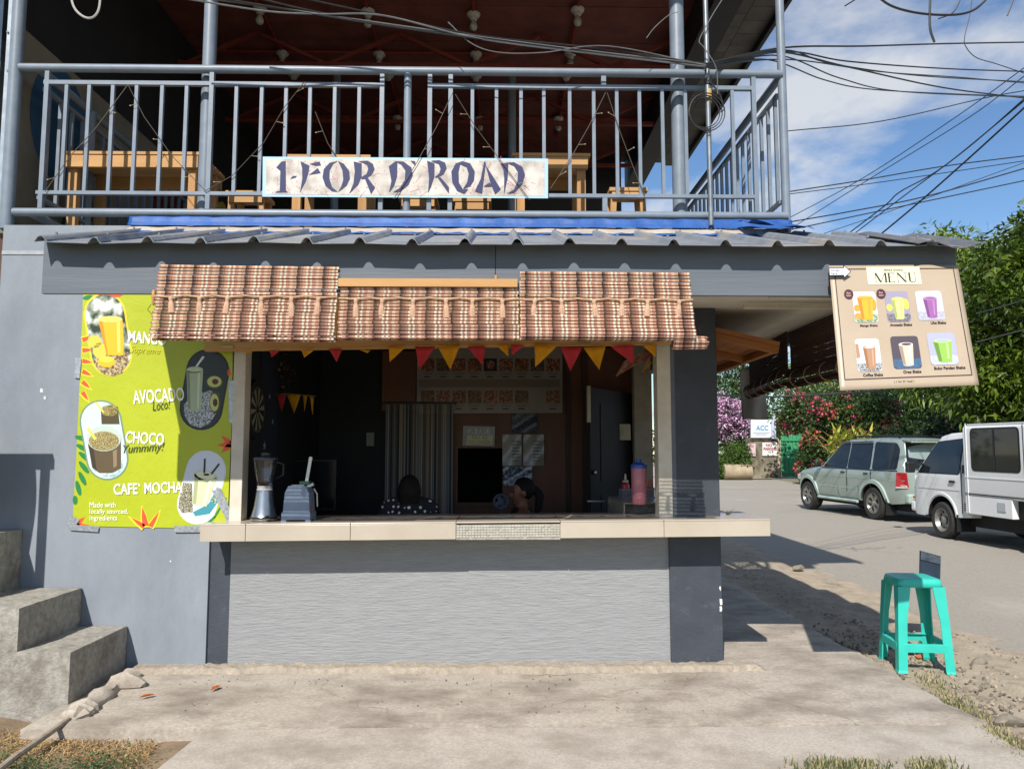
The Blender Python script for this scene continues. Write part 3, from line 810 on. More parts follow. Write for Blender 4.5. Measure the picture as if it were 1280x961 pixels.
sp = []
for i in range(3800):
    px = random.uniform(-60, 215); py = 908 + abs(random.gauss(0, 16)) + random.random() * 22 + (6 if px > 150 else 0)
    if px > 205 - (py - 912) * .55: continue
    q = G(px, py, -.07); sp.append((q.x, q.y, -.085 + random.random() * .02))
o = blades('straw_litter', sp, m_straw, .004, .025, w=.003, lean=6); tag(o, 'matted dry straw covering the soil at lower left', 'straw')
V = MB()
for cx, cy, n in ((10, 955, 260), (40, 962, 200), (130, 958, 300), (95, 965, 200), (165, 955, 60)):
    for i in range(n):
        q = G(cx + random.gauss(0, 20), cy + random.gauss(0, 8), -.06); q.z = -.06 + random.random() * .045
        a = random.uniform(0, 6.28); l = random.uniform(.012, .024); w = l * .55; tz = random.uniform(-.5, .6) * l
        d1 = Vector((math.cos(a), math.sin(a), 0)) * l; d2 = Vector((-math.sin(a), math.cos(a), 0)) * w
        V.add([q, q + d1 * .5 + d2 * .5 + Vector((0, 0, tz)), q + d1 + Vector((0, 0, tz * .8)), q + d1 * .5 - d2 * .5 + Vector((0, 0, tz * .6))], [(0, 1, 2, 3)])
o = V.build('ground_weeds', M('weed_leaf', hexc('3f5a30'), rough=.6, island=.35, sub=.2), fix=False); stuff(o); tag(o, 'low green weeds in the soil at lower left', 'weeds')
V = MB()
for i in range(900):
    px = random.uniform(960, 1290); q = G(px, 795 + (px - 1000) * .5 * random.random() + random.gauss(0, 10), -.03)
    if q.x < 2.73 or q.x > 3.95: continue
    r_ = random.uniform(.004, .013); q.z = -.035 + r_ * .3
    V.box(q, (r_ * 2, r_ * 1.6, r_ * 1.2), Euler((random.random() * 3, random.random() * 3, random.random() * 3)).to_matrix())
for i in range(90):
    q = G(random.uniform(220, 880), random.choice([random.gauss(880, 10), random.gauss(852, 5)]), .0); r_ = random.uniform(.003, .007); q.z = .003
    V.box(q, (r_ * 2, r_ * 1.5, r_), Euler((random.random() * 3, random.random() * 3, random.random() * 3)).to_matrix())
o = V.build('gravel', M('gravel_grey', hexc('857b6d'), rough=.9, island=.45)); stuff(o); tag(o, 'scattered small gravel along the pavement edge and wall foot', 'gravel')
V = MB()
for i in range(260):
    px = random.uniform(905, 1110); t = (px - 905) / 205
    q = G(px, 705 + 95 * t + random.gauss(0, 6) + 3, -.03); q.z = -.02 + random.random() * .02; a = random.uniform(0, 6.28); l = random.uniform(.02, .045)
    d1 = Vector((math.cos(a), math.sin(a), random.uniform(-.3, .3))) * l; d2 = Vector((-math.sin(a), math.cos(a), 0)) * l * .4
    V.add([q, q + d1 * .5 + d2, q + d1, q + d1 * .5 - d2], [(0, 1, 2, 3)])
o = V.build('leaf_litter', M('dead_leaf', hexc('6d5c48'), rough=.85, island=.4), fix=False); stuff(o); tag(o, 'brown leaf litter along the shaded pavement edge beside the road', 'leaf litter')
V = [(205, 917, 'orange dry leaf lying at the corner of the pavement apron'), (270, 862, 'small brown dry leaf on the mortar footing left of the counter'), (110, 952, 'orange fallen leaf between weeds at lower left'), (184, 872, 'brown fallen leaf on the pavement near the mortar heap')]
for i, (px, py, lb) in enumerate(V):
    q = G(px, py, .0 if py < 900 else -.06); q.z = .012 if py < 900 else -.05; l = .05; a = i * 1.3; d1 = Vector((math.cos(a), math.sin(a), 0)) * l; d2 = Vector((-math.sin(a), math.cos(a), 0)) * l * .35
    mb = MB().add([q - d1, q - d1 * .3 + d2 + Vector((0, 0, .01)), q + d1 * .4 + d2 * .8 + Vector((0, 0, .012)), q + d1, q + d1 * .3 - d2 + Vector((0, 0, .01)), q - d1 * .4 - d2 * .9 + Vector((0, 0, .008)), q], [(0, 1, 6), (1, 2, 6), (2, 3, 6), (3, 4, 6), (4, 5, 6), (5, 0, 6)])
    tag(mb.build('fallen_leaf', M('orange_leaf', hexc('b5602c'), hexc('8f4a24'), scale=30, rough=.7)), lb, 'leaf', 'fallen leaves')

# ================================================================ BLINDS
def blind_mat(name, cols, period):
    m = bpy.data.materials.new(name); m.use_nodes = True
    N, L = m.node_tree.nodes, m.node_tree.links; b = N['Principled BSDF']; b.inputs['Roughness'].default_value = .7
    t = N.new('ShaderNodeTexCoord'); s = N.new('ShaderNodeSeparateXYZ'); L.new(t.outputs['Object'], s.inputs[0])
    d = N.new('ShaderNodeMath'); d.operation = 'DIVIDE'; d.inputs[1].default_value = period; L.new(s.outputs['X'], d.inputs[0])
    fr_ = N.new('ShaderNodeMath'); fr_.operation = 'FRACT'; L.new(d.outputs[0], fr_.inputs[0])
    r = N.new('ShaderNodeValToRGB'); r.color_ramp.interpolation = 'CONSTANT'
    e = r.color_ramp.elements
    while len(e) < len(cols): e.new(.5)
    for q, (p, c) in zip(e, cols): q.position = p; q.color = (*hexc(c), 1)
    L.new(fr_.outputs[0], r.inputs[0])
    n = N.new('ShaderNodeTexNoise'); n.inputs['Scale'].default_value = 40; L.new(t.outputs['Object'], n.inputs['Vector'])
    oi = N.new('ShaderNodeObjectInfo'); h = N.new('ShaderNodeHueSaturation'); h.inputs['Saturation'].default_value = .92
    mr = N.new('ShaderNodeMapRange'); mr.inputs['To Min'].default_value = .58; mr.inputs['To Max'].default_value = .9; L.new(oi.outputs['Random'], mr.inputs['Value'])
    mm = N.new('ShaderNodeMath'); mm.operation = 'MULTIPLY'; L.new(mr.outputs[0], mm.inputs[0])
    mr2 = N.new('ShaderNodeMapRange'); mr2.inputs['To Min'].default_value = .75; mr2.inputs['To Max'].default_value = 1.25; L.new(n.outputs['Fac'], mr2.inputs['Value']); L.new(mr2.outputs[0], mm.inputs[1])
    L.new(mm.outputs[0], h.inputs['Value']); L.new(r.outputs[0], h.inputs['Color']); L.new(h.outputs[0], b.inputs['Base Color'])
    return m
pat_up = [(0, '9c6a4c'), (.10, 'c9906a'), (.22, 'd8c8ac'), (.30, 'b5754f'), (.38, 'd8c8ac'), (.46, 'b87a5e'), (.60, 'cfa584'), (.72, 'b98a66'), (.86, '3e2418'), (.94, '6a442f')]
pat_lo = [(0, '8a5a46'), (.10, 'a9745b'), (.22, 'dccdb2'), (.30, 'a46c54'), (.38, 'dccdb2'), (.46, 'a87058'), (.60, 'd3ab8c'), (.72, 'b27a60'), (.86, '43261a'), (.94, '744a38')]
mb_up, mb_lo = blind_mat('bamboo_weave_tan', pat_up, .148), blind_mat('bamboo_weave_red', pat_lo, .148)
m_cord = M('blind_cord', hexc('c4a386'), hexc('a98a6c'), scale=60, rough=.9)
m_tass = M('blind_tassel', hexc('c7a68c'), hexc('ab8468'), scale=90, rough=.95, stretch=(1, 1, .15), bump=.002, bscale=200)
def slat_mesh(w, mat, h=.0172, seed=0):
    rg = random.Random(seed); mb = MB(); n = 14
    vs = []
    for i in range(n + 1):
        x = -w / 2 + w * i / n; o_ = rg.uniform(-.0005, .0005)
        for (y, z) in ((-.003, -h * .38), (-.0045, 0), (-.003, h * .38), (0, h * .47), (.004, 0), (0, -h * .47)): vs.append((x, y + rg.uniform(-.0006, .0006), z + o_))
    fs = []
    for i in range(n):
        for q in range(6):
            j = (q + 1) % 6; fs.append((i * 6 + q, i * 6 + j, (i + 1) * 6 + j, (i + 1) * 6 + q))
    fs += [(0, 1, 2, 3, 4, 5), tuple(n * 6 + q for q in range(6))]
    mb.v = vs; mb.f = fs
    return mb.mesh('slat', mat)
tas_prof = [(.004, .0), (.011, -.006), (.013, -.014), (.009, -.022), (.014, -.038), (.017, -.065), (.019, -.10), (.012, -.105)]
def front_blind(label, xa, xb, ztop, zbot, out, rope, roll_px, seed, roll=7, tilt=0.0):
    w = xb - xa; cx = (xa + xb) / 2; y0 = YF - .012
    t = thing('bamboo_blind', label, 'blind', (cx, y0, ztop), group='rolled bamboo blinds over the counter')
    ms = [slat_mesh(w + random.uniform(-.006, .006), mb_up, seed=seed + k) for k in range(4)]
    ml = [slat_mesh(w + random.uniform(-.006, .006), mb_lo, seed=seed + 9 + k) for k in range(4)]
    pit_ = .0183; L_ = ztop - zbot; n = int(L_ / pit_)
    rg = random.Random(seed); path = []
    for i in range(n):
        u = i / (n - 1)
        path.append((y0 - out * u ** 1.3 - .004 * math.sin(u * 5), ztop - L_ * u, -math.atan(out * 1.3 * u ** .3 / L_) * .8))
    yb, zb_, _ = path[-1]
    rr = .036
    for k in range(roll):                # rolled-up foot of the blind
        a = (k + 1) / roll * math.pi * 1.2
        path.append((yb + rr - rr * math.cos(a), zb_ - rr * math.sin(a), -a))
    for i, (y, z, a) in enumerate(path):
        me = rg.choice(ml if (i > n * .42) else ms)
        o = link_mesh('slat', me, t, Vector((cx + rg.uniform(-.004, .004), y, z)) - org(t))
        o.rotation_euler = (a, tilt + rg.uniform(-.003, .003), 0)
    ri = int(n * rope); yr_, zr_ = path[ri][0] - .016, path[ri][1]
    ntas = 6; xs = [xa + w * (k + .5) / ntas + .012 * math.sin(k * 2 + seed) for k in range(ntas)]
    cp = [Vector((xa - .004, yr_ + .01, zr_))]
    for k, x in enumerate(xs):
        if k: cp.append(Vector(((x + xs[k - 1]) / 2, yr_, zr_ + .003)))
        cp.append(Vector((x, yr_ - .004, zr_ - .008 + tilt * (cx - x) * 0)))
    cp.append(Vector((xb + .004, yr_ + .01, zr_)))
    MB().tube(cp, .0055, 6).build('cord', m_cord, t, smooth=True)
    tm = MB().lathe(tas_prof, n=9, sy=.8).mesh('tassel', m_tass, smooth=True)
    for x in xs:
        o = link_mesh('tassel', tm, t, Vector((x, yr_ - .008, zr_ - .006)) - org(t)); o.rotation_euler = (rg.uniform(-.08, .12), rg.uniform(-.12, .12), 0)
        o.scale = (1, 1, rg.uniform(.9, 1.12))
    # thin black pull line
    xq = cx + w * .12
    MB().tube([Vector((xq, path[n - 7][0] - .012, path[n - 7][1])), Vector((xq + .01, path[n - 4][0] - .014, path[n - 4][1])), Vector((xq + .05, path[-3][0] - .03, path[-1][1] + .01))], .0022, 5).build('pull_line', flat('1c1a18'), t)
    return t, path
def fz(py, y=YF): return P(640, py, y).z
xA, xB, xC, xDD = P(199, 380, YF).x, P(424.5, 380, YF).x, P(648.5, 380, YF).x, P(862, 380, YF).x
bl1, pth1 = front_blind('left bamboo blind, hung highest on the grey fascia beside the lime poster', xA, xB - .006, fz(336), fz(418, YF - .1), .10, .46, 0, 1, roll=5, tilt=.008)
bl2, _ = front_blind('middle bamboo blind hung lower, under a bare wood batten', xB + .006, xC - .004, fz(362), fz(416, YF - .08), .07, .26, 0, 2, roll=6)
bl3, pth3 = front_blind('right bamboo blind whose rolled foot sticks out past its side', xC + .006, xDD, fz(342), fz(416, YF - .12), .11, .46, 0, 3, roll=8, tilt=.006)
MB().bx(xB - .004, xC - .008, YF - .03, YF - .002, fz(360), fz(350)).cyl((P(620, 350, YF).x, YF - .016, fz(350)), (P(620, 350, YF).x, YF - .016, fz(345)), .009, n=8).build('head_batten', m_lum, bl2)
# roll end of the right blind
ye, ze = pth3[-1][0] + .0, pth3[-6][1]
tb = MB()
for k in range(16):
    a = k / 16 * 2 * math.pi; r_ = .03 + .004 * (k % 3)
    tb.tube([(xDD - .12, ye - .01 + r_ * math.cos(a), ze - .01 + r_ * math.sin(a)), (xDD + .075 + .012 * math.sin(k * 5), ye - .012 + r_ * .85 * math.cos(a), ze - .012 + r_ * .85 * math.sin(a))], .0065, 5)
tb.build('rolled_foot', mb_lo, bl3)
# wooden toggle on a loop at the left end of the first blind
tp = P(192, 372, YF - .03)
MB().lathe([(.004, -.045), (.010, -.03), (.008, -.012), (.013, 0), (.010, .014), (.012, .03), (.005, .045)], c=(0, 0, 0), n=10).mesh('x')
tg = MB().lathe([(.004, -.045), (.010, -.03), (.008, -.012), (.013, 0), (.010, .014), (.012, .03), (.005, .045)], c=tp, n=10)
tg.build('toggle', m_lum, bl1, smooth=True)
MB().tube([tp + Vector((-.01, -.004, -.04)), tp + Vector((-.03, -.004, -.07)), tp + Vector((.0, -.01, -.10)), tp + Vector((.04, -.01, -.11))], .002, 5).build('loop', flat('1c1a18'), bl1)

# side blinds, dark woven bamboo in the shade of the right eave
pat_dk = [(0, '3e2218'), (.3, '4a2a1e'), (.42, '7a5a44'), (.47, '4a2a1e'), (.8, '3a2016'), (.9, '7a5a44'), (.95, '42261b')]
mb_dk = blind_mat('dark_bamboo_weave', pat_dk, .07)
def side_blind(label, x, ya, yb, ztop, zroll, slope, seed):
    t = thing('side_blind', label, 'blind', (x, (ya + yb) / 2, ztop), group='dark bamboo blinds on the street side')
    w = abs(yb - ya); n = int((ztop - zroll) / .02); rg = random.Random(seed)
    ms = [slat_mesh(w, mb_dk, h=.0215, seed=seed + k) for k in range(3)]
    for i in range(n):
        o = link_mesh('slat', rg.choice(ms), t, Vector((x, (ya + yb) / 2, ztop - .02 * i)) - org(t))
        o.rotation_euler = (0, slope, R(90))
        o.location.z += 0
    rl = slat_mesh(w + .03, mb_dk, h=.026, seed=seed + 20)
    for k in range(18):
        a = k / 18 * 2 * math.pi
        o = link_mesh('roll_slat', rl, t, Vector((x + .055 * math.cos(a), (ya + yb) / 2, zroll + .055 * math.sin(a))) - org(t))
        o.rotation_euler = (R(90) - a + R(90) * 0, slope, R(90))
    for k in range(5):
        yy = ya + (yb - ya) * (k + .5) / 5
        mbr = MB(); ring = [Vector((x + .066 * math.cos(q), yy, zroll + (yy - (ya + yb) / 2) * math.tan(slope) * -1 + .066 * math.sin(q))) for q in [i * math.pi / 8 for i in range(17)]]
        mbr.tube(ring, .003, 5).build('roll_tie', m_cord, t)
    return t
sbx = 2.33
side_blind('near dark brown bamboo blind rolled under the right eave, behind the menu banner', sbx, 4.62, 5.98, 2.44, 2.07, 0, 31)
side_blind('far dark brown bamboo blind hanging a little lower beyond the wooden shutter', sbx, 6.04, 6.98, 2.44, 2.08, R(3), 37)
# propped side shutter of raw lumber
m_lumd = M('orange_lumber', hexc('b0733f'), hexc('9a6236'), scale=6, rough=.7, stretch=(.2, 1, 1), rand=.15)
ss = thing('side_shutter', 'raw orange lumber shutter propped open on the street side', 'shutter', (1.6, 6.1, 2.3))
sy0, sy1 = 5.56, 7.3
za, zb3 = P(897, 418, sy0).z, P(972, 436, sy0).z; sxa, sxb = 1.60, P(972, 436, sy0).x
def sh_pt(u, y, dz): return Vector((sxa + (sxb - sxa) * u, y, za + (zb3 - za) * u + dz))
for k in range(5):
    u0, u1 = k / 5 + .004, (k + 1) / 5 - .004
    MB().add([sh_pt(u0, sy0 + .05, .02), sh_pt(u1, sy0 + .05, .02), sh_pt(u1, sy1, .02), sh_pt(u0, sy1, .02), sh_pt(u0, sy0 + .05, .04), sh_pt(u1, sy0 + .05, .04), sh_pt(u1, sy1, .04), sh_pt(u0, sy1, .04)], [(0, 3, 2, 1), (4, 5, 6, 7), (0, 1, 5, 4), (1, 2, 6, 5), (2, 3, 7, 6), (3, 0, 4, 7)]).build('plank', m_lumd, ss)
MB().beam(sh_pt(0, sy0, .034), sh_pt(1.02, sy0, .034), .045, .034).build('end_rail', m_lumd, ss)
MB().beam(sh_pt(0, sy0, -.012), sh_pt(1.0, sy0, -.012), .05, .05).build('end_rail', m_lumd, ss)
for yy in (sy0 + .7, sy1 - .05): MB().beam(sh_pt(0, yy, -.005), sh_pt(1, yy, -.005), .05, .045).build('cross_rail', m_lumd, ss)
MB().beam(sh_pt(.97, sy0 + .03, -.004), sh_pt(.97, sy1, -.004), .05, .045).build('side_stile', m_lumd, ss)
# grey tarp sheet hanging beyond it
q = [P(925, 462, 7.4), P(957, 452, 7.4), P(960, 524, 7.4), P(929, 524, 7.4)]
v, f = grid_mesh(lambda u, w: q[0].lerp(q[1], u).lerp(q[3].lerp(q[2], u), w) + Vector((0, .03 * math.sin(u * 7 + w * 2), 0)), 10, 12)
o = MB().add(v, f).build('hanging_sheet', M('grey_back_of_banner', hexc('7d7872'), hexc('6d6862'), scale=5, rough=.8), fix=False, smooth=True); o.modifiers.new('t', 'SOLIDIFY').thickness = .003
tag(o, 'plain grey back of a banner sheet hanging below the street-side eave', 'banner')

# ================================================================ LIME DRINKS POSTER on the wall
def pf(eps): return lambda x, y: P(x, y, YW - .004 - eps)
m_lime = M('lime_vinyl', hexc('a5b01a'), hexc('aeb922'), scale=1.6, rough=.42, bump=.012, bscale=3.2, stretch=(1, 1, .7))
pos = thing('drinks_poster', 'large lime green drinks poster taped to the grey wall', 'poster', P(190, 660, YW - .004))
PS = [(104, 366.5), (292, 366.5), (290, 520), (284, 661), (90.5, 657), (96, 560), (101, 450)]
pfb = pf(.0)
MB().prism([pfb(*q) for q in PS], (0, -.0015, 0)).build('sheet', m_lime, pos)
def pr(name, polys, col, eps, parent=pos, fn=pf, rough=.5, mat=None):
    mb = MB()
    for q in polys: mb.flat([fn(eps)(*c) for c in q])
    return mb.build(name, mat or flat(col, rough), parent, fix=False)
# leaf and flower ornaments
leafs = []
for (x, y, a, l) in ((112, 384, 30, 9), (120, 376, 55, 10), (110, 372, 10, 7), (126, 371, 70, 8), (108, 391, 100, 8)): leafs.append(ell(x, y, l, 3, 10, -a))
for k, (x, y) in enumerate(((103, 548), (104, 560), (106, 571), (105, 584), (103, 598), (98, 610), (94, 625))): leafs.append(ell(x, y, 10 - (k == 6) * 4, 3.2, 10, 15 + k * 12))
leafs += [ell(272, 640, 9, 1.6, 8, -60), ell(279, 628, 8, 1.5, 8, -55), ell(265, 649, 7, 1.6, 8, -40)]
for q in leafs: pr('leaf_print', [q], '1f7a3a', .002)
def spike(cx, cy, ang, l, w): 
    c, s = math.cos(R(ang)), math.sin(R(ang)); return [(cx - s * w, cy + c * w), (cx + c * l * .5 - s * w * .7, cy + s * l * .5 + c * w * .7), (cx + c * l, cy + s * l), (cx + c * l * .5 + s * w * .7, cy + s * l * .5 - c * w * .7), (cx + s * w, cy - c * w)]
fl = [spike(182, 657, -100, 24, 4), spike(180, 658, -145, 20, 3), spike(188, 658, -60, 22, 3), spike(94, 656, -40, 16, 4), spike(94, 656, 0, 18, 2.5)]
fl += [spike(103, 425 + k * 13, -20 + k * 15, 13, 3) for k in range(6)]
for q in ( [spike(182, 659, -100, 29, 5.5), spike(180, 659, -145, 25, 4.6), spike(188, 659, -60, 27, 4.6)] + [spike(102.5, 425 + k * 13, -20 + k * 15, 17, 4.4) for k in range(6)]): pr('flower_border_print', [q], 'e8d02c', .002)
for q in fl + [spike(288, 465, 170, 14, 4), spike(289, 555, 175, 18, 4), spike(289, 555, -140, 17, 4), spike(289, 555, 140, 17, 4), [(120, 367), (155, 367), (150, 371), (138, 372.5), (126, 371)]]: pr('flower_print', [q], 'e0532f', .0028)
def noise_mat(name, cols, scale, rough=.4):
    m = bpy.data.materials.new(name); m.use_nodes = True; N, L = m.node_tree.nodes, m.node_tree.links; b = N['Principled BSDF']; b.inputs['Roughness'].default_value = rough
    t = N.new('ShaderNodeTexCoord'); n = N.new('ShaderNodeTexNoise'); n.inputs['Scale'].default_value = scale; n.inputs['Detail'].default_value = 5; L.new(t.outputs['Object'], n.inputs['Vector'])
    r = N.new('ShaderNodeValToRGB'); e = r.color_ramp.elements
    while len(e) < len(cols): e.new(.5)
    for q, (p, c) in zip(e, cols): q.position = p; q.color = (*hexc(c), 1)
    L.new(n.outputs['Fac'], r.inputs[0]); L.new(r.outputs[0], b.inputs['Base Color']); return m
# mango
pr('photo_rim_print', [capsule(135, 418, 53, 105, -9)], 'e3c92e', .0025)
ph = pr('mango_photo', [capsule(135, 418, 48.5, 100, -9)], '', .0032, mat=noise_mat('mango_backdrop', [(.40, '2f3c28'), (.5, '8c9684'), (.58, 'd5d9d2')], 11))
pr('table_print', [[(117, 452), (122, 445), (160, 440), (160.5, 452), (153, 466), (142, 470), (130, 468), (121, 461)]], '', .0038, ph, mat=noise_mat('mango_table', [(.4, '5d4c36'), (.52, 'a38c66'), (.62, 'c6b48c')], 60))
pr('fruit_print', [ell(118, 427, 9, 8), ell(125, 438, 9, 10)], 'd8c34a', .0044, ph)
pr('juice_print', [[(123, 401), (153, 399), (155, 428), (154, 444), (134, 444), (130, 430)], ell(133, 452, 11, 7)], 'eab41e', .005, ph)
pr('shade_print', [[(123.5, 402), (128, 402), (135, 443), (133, 443), (130, 430)]], 'c98d12', .0054, ph); pr('shine_print', [[(146, 403), (150, 402), (150.5, 440), (147, 441)]], 'f6d768', .0054, ph); pr('froth_print', [ell(138, 399, 15, 4)], 'f0d76a', .0057, ph); pr('froth_print', [ell(133, 449, 9, 4)], 'f2cf45', .0055, ph)
# avocado
pr('photo_rim_print', [capsule(255.5, 487, 54, 102, 10)], '1e2322', .0025)
ph = pr('avocado_photo', [capsule(255.5, 487, 50, 98, 10)], '2c3338', .0032)
pr('table_print', [[(230, 506), (240, 495), (262, 488), (274, 492), (271, 515), (262, 529), (250, 534.5), (238, 531), (230, 518)]], '', .0038, ph, mat=noise_mat('chia_cloth', [(.42, '4a4a48'), (.5, 'a9afb3'), (.6, 'c5cbd0')], 130))
pr('fruit_print', [ell(268, 478, 11, 9), ell(269, 503, 7, 14)], '3e4a24', .0044, ph); pr('fruit_print', [ell(268, 477, 9, 7), ell(268, 503, 5.5, 11)], 'c3c375', .005, ph); pr('fruit_print', [ell(269, 477, 4, 3.6), ell(269, 503, 3, 5)], '4b3422', .0056, ph)
pr('shake_print', [[(233, 462), (254, 462), (251, 514), (235, 513)], ell(243.5, 462, 10.5, 4)], 'a9b596', .0044, ph); pr('shade_print', [[(233.5, 464), (237, 465), (238, 511), (235.5, 511)]], '7f8c70', .0048, ph); pr('shine_print', [[(247, 466), (250, 466), (248.5, 510), (246.5, 510)]], 'c8d2b8', .0048, ph); pr('froth_print', [ell(243.5, 462, 9, 3)], 'bcc7a8', .0049, ph); pr('straw_print', [[(244, 458), (247, 458), (256, 446), (253, 445)]], 'd8dde0', .005, ph)
# choco
pr('photo_rim_print', [capsule(130, 550, 53, 101, -10)], '6f8a72', .0025)
ph = pr('choco_photo', [capsule(130, 550, 49, 97, -10)], 'c4d6d6', .0032)
pr('table_print', [[(115, 585), (154, 575), (153, 588), (143, 596), (132, 596), (122, 592)]], '', .0038, ph, mat=noise_mat('choco_table', [(.45, '8fb6b4'), (.55, 'd0e2e2')], 40))
pr('glass_print', [[(126, 512), (147, 508), (149.5, 530), (127, 530)]], '4c4228', .0044, ph); pr('froth_print', [ell(137, 513, 11, 7)], '', .005, ph, mat=noise_mat('choco_froth', [(.4, '5d5128'), (.6, 'a89a5e')], 120))
pr('glass_print', [[(109, 548), (151, 546), (151, 585), (140, 591), (124, 591), (115, 584)]], '5a4c34', .0056, ph); pr('shade_print', [[(110, 556), (117, 562), (121, 588), (116, 584)]], '3a3020', .0059, ph); pr('shine_print', [[(141, 564), (146, 561), (146, 582), (142, 585)]], '8a7a5c', .0059, ph); pr('glass_print', [ell(130, 548, 21.5, 16)], 'b9c8bc', .0062, ph)
pr('froth_print', [ell(130, 551, 19, 12)], '', .0068, ph, mat=noise_mat('choco_froth2', [(.4, '6a5c34'), (.6, 'b2a570')], 120)); pr('straw_print', [[(108, 536), (111, 534), (121, 548), (118, 550)], [(118, 503), (120, 502), (131, 515), (129, 516)]], 'd6cf5a', .0074, ph)
# cafe mocha
pr('photo_rim_print', [capsule(252, 609, 50, 94, 15)], 'd3d8e2', .0025)
ph = pr('mocha_photo', [capsule(252, 609, 48, 92, 15)], 'd0d6e2', .0032)
pr('beans_print', [[(224, 622), (229, 603), (240, 604), (241, 640), (228, 641), (223, 634)]], '', .0038, ph, mat=noise_mat('beans', [(.42, '2b2018'), (.52, '8f8a6e'), (.6, 'c9c7b0')], 190))
pr('napkin_print', [[(241, 640), (260, 630), (274, 612), (272, 628), (262, 642), (244, 645)]], '3f8d9b', .0038, ph); pr('napkin_print', [[(262, 625), (272, 608), (276, 612), (270, 630)]], '', .0044, ph, mat=noise_mat('mint', [(.42, '3c5a44'), (.55, 'a9cbb6')], 150))
pr('shake_print', [[(243, 592), (271, 597), (258, 633), (240, 630)], ell(257, 595, 14.5, 7, rot=10)], 'c9cfa6', .005, ph); pr('shade_print', [[(243.5, 596), (248, 598), (245, 630), (241, 629)]], 'a3aa80', .0053, ph); pr('shine_print', [[(261, 601), (265, 601), (256, 632), (253, 632)]], 'dfe4c6', .0053, ph); pr('shake_print', [ell(257, 594, 12, 5, rot=10)], 'd9ddb8', .0056, ph); pr('straw_print', [[(254, 591), (256.5, 591), (257, 573), (255, 573)], [(263, 592), (265, 593), (275, 580), (273, 579)], ell(258, 593, 4, 1.4)], '26221f', .0062, ph)
# lettering
fn = pf(.0072); fl_ = lambda x, y: fn(x, -y)
def word(parent, mat, s, f_, x0, y0, x1, y1, **k):
    mb = MB(); put_text(mb, s, f_, x0, y0, x1, y1, **k); return mb.build('lettering', mat, parent, fix=False)
word(pos, flat('f0f2e8'), 'MANGO', fl_, 160, -430, 208, -415, rot=-5, bold=.02)
word(pos, flat('f0f2e8'), 'AVOCADO', fl_, 166, -503, 230, -486, rot=4, bold=.015)
word(pos, flat('f0f2e8'), 'CHOCO', fl_, 157, -555, 205, -540, rot=-4, bold=.02)
word(pos, flat('f0f2e8'), 'CAFE` MOCHA', fl_, 142, -617, 228, -603, rot=2, bold=.018)
word(pos, flat('f0f2e8'), 'Made with', fl_, 112, -634, 144.5, -627.5); word(pos, flat('f0f2e8'), 'locally sourced,', fl_, 112, -643.5, 160, -636); word(pos, flat('f0f2e8'), 'ingredients', fl_, 112, -652, 146.5, -644)
word(pos, flat('3a4a22'), 'Loco!', fl_, 190, -512, 213, -500, rot=8, shear=.35); word(pos, flat('3a4a22'), 'Yummmy!', fl_, 154, -568, 206, -554, rot=4, shear=.4)
word(pos, flat('c2bf26'), 'Supreme', fl_, 162, -444, 200, -433, rot=-3, shear=.4)
m_tape = M('silver_duct_tape', hexc('8f959c'), hexc('b9bdc2'), scale=60, rough=.35, metal=.5, bump=.002, bscale=70)
for i, (px, py, w, h, a) in enumerate(((97, 460, 8, 26, 4), (290, 502, 9, 54, 0), (280, 632, 11, 46, -25), (105, 660, 37, 8, 2), (235, 661, 35, 9, -2), (91, 652, 12, 14, 30))):
    c, s = math.cos(R(a)), math.sin(R(a))
    MB().flat([P(px + x * c - y * s, py + x * s + y * c, YW - .0122 - .0002 * i) for x, y in ((-w / 2, -h / 2), (w / 2, -h / 2 + 1), (w / 2 - .8, h / 2), (-w / 2 + .6, h / 2 - 1))]).build('tape', m_tape, pos, fix=False)
for k, (px, py, s) in enumerate(((52, 488, 2.4), (56, 497, 1.8), (213, 701, 1.1))):
    MB().flat([P(px + s * math.cos(t) * random.uniform(.6, 1.2), py + 1.4 * s * math.sin(t) * random.uniform(.5, 1.2), YW - .002) for t in [i * .785 for i in range(8)]]).build('paint_chip', flat('c9cbcc'), shop, fix=False)
for k, (px, py, s) in enumerate(((903, 752, 4), (902, 760, 3), (901, 735, 2))):
    MB().flat([P(px - s * .4 + s * math.cos(t) * random.uniform(.3, .7), py + 1.6 * s * math.sin(t) * random.uniform(.5, 1.2), YW - .0145) for t in [i * .785 for i in range(8)]]).build('paint_chip', flat('d5d3cf'), shop, fix=False)

# ================================================================ SHAKE MENU BANNER on the fascia
mbn = thing('menu_banner', 'beige shake menu banner hanging from the right end of the fascia', 'banner', P(1130, 485, 4.0))
c00, c10, c11, c01 = P(1050, 488, 3.99), P(1224.5, 481, 3.99), P(1197, 331, 4.295), P(1036, 332, 4.295)
def BB(u, w, e=0):
    p = c00.lerp(c10, u).lerp(c01.lerp(c11, u), w)
    return p + Vector((0, -e - .0045 * math.sin(u * 4 + w * 2) * (1 - w), 0))
v, f = grid_mesh(lambda u, w: BB(u, w), 24, 24)
o = MB().add(v, f).build('sheet', M('beige_vinyl', hexc('ac9c87'), hexc('a3937e'), scale=2, rough=.42, bump=.0016, bscale=7), mbn, fix=False, smooth=True)
o.modifiers.new('t', 'SOLIDIFY').thickness = .0015
MENUW, MENUH = 175.0, 153.0        # print coordinates: x 0..175, y 0..153 from the bottom left
def mf(e): return lambda x, y: BB(x / MENUW, y / MENUH, e)
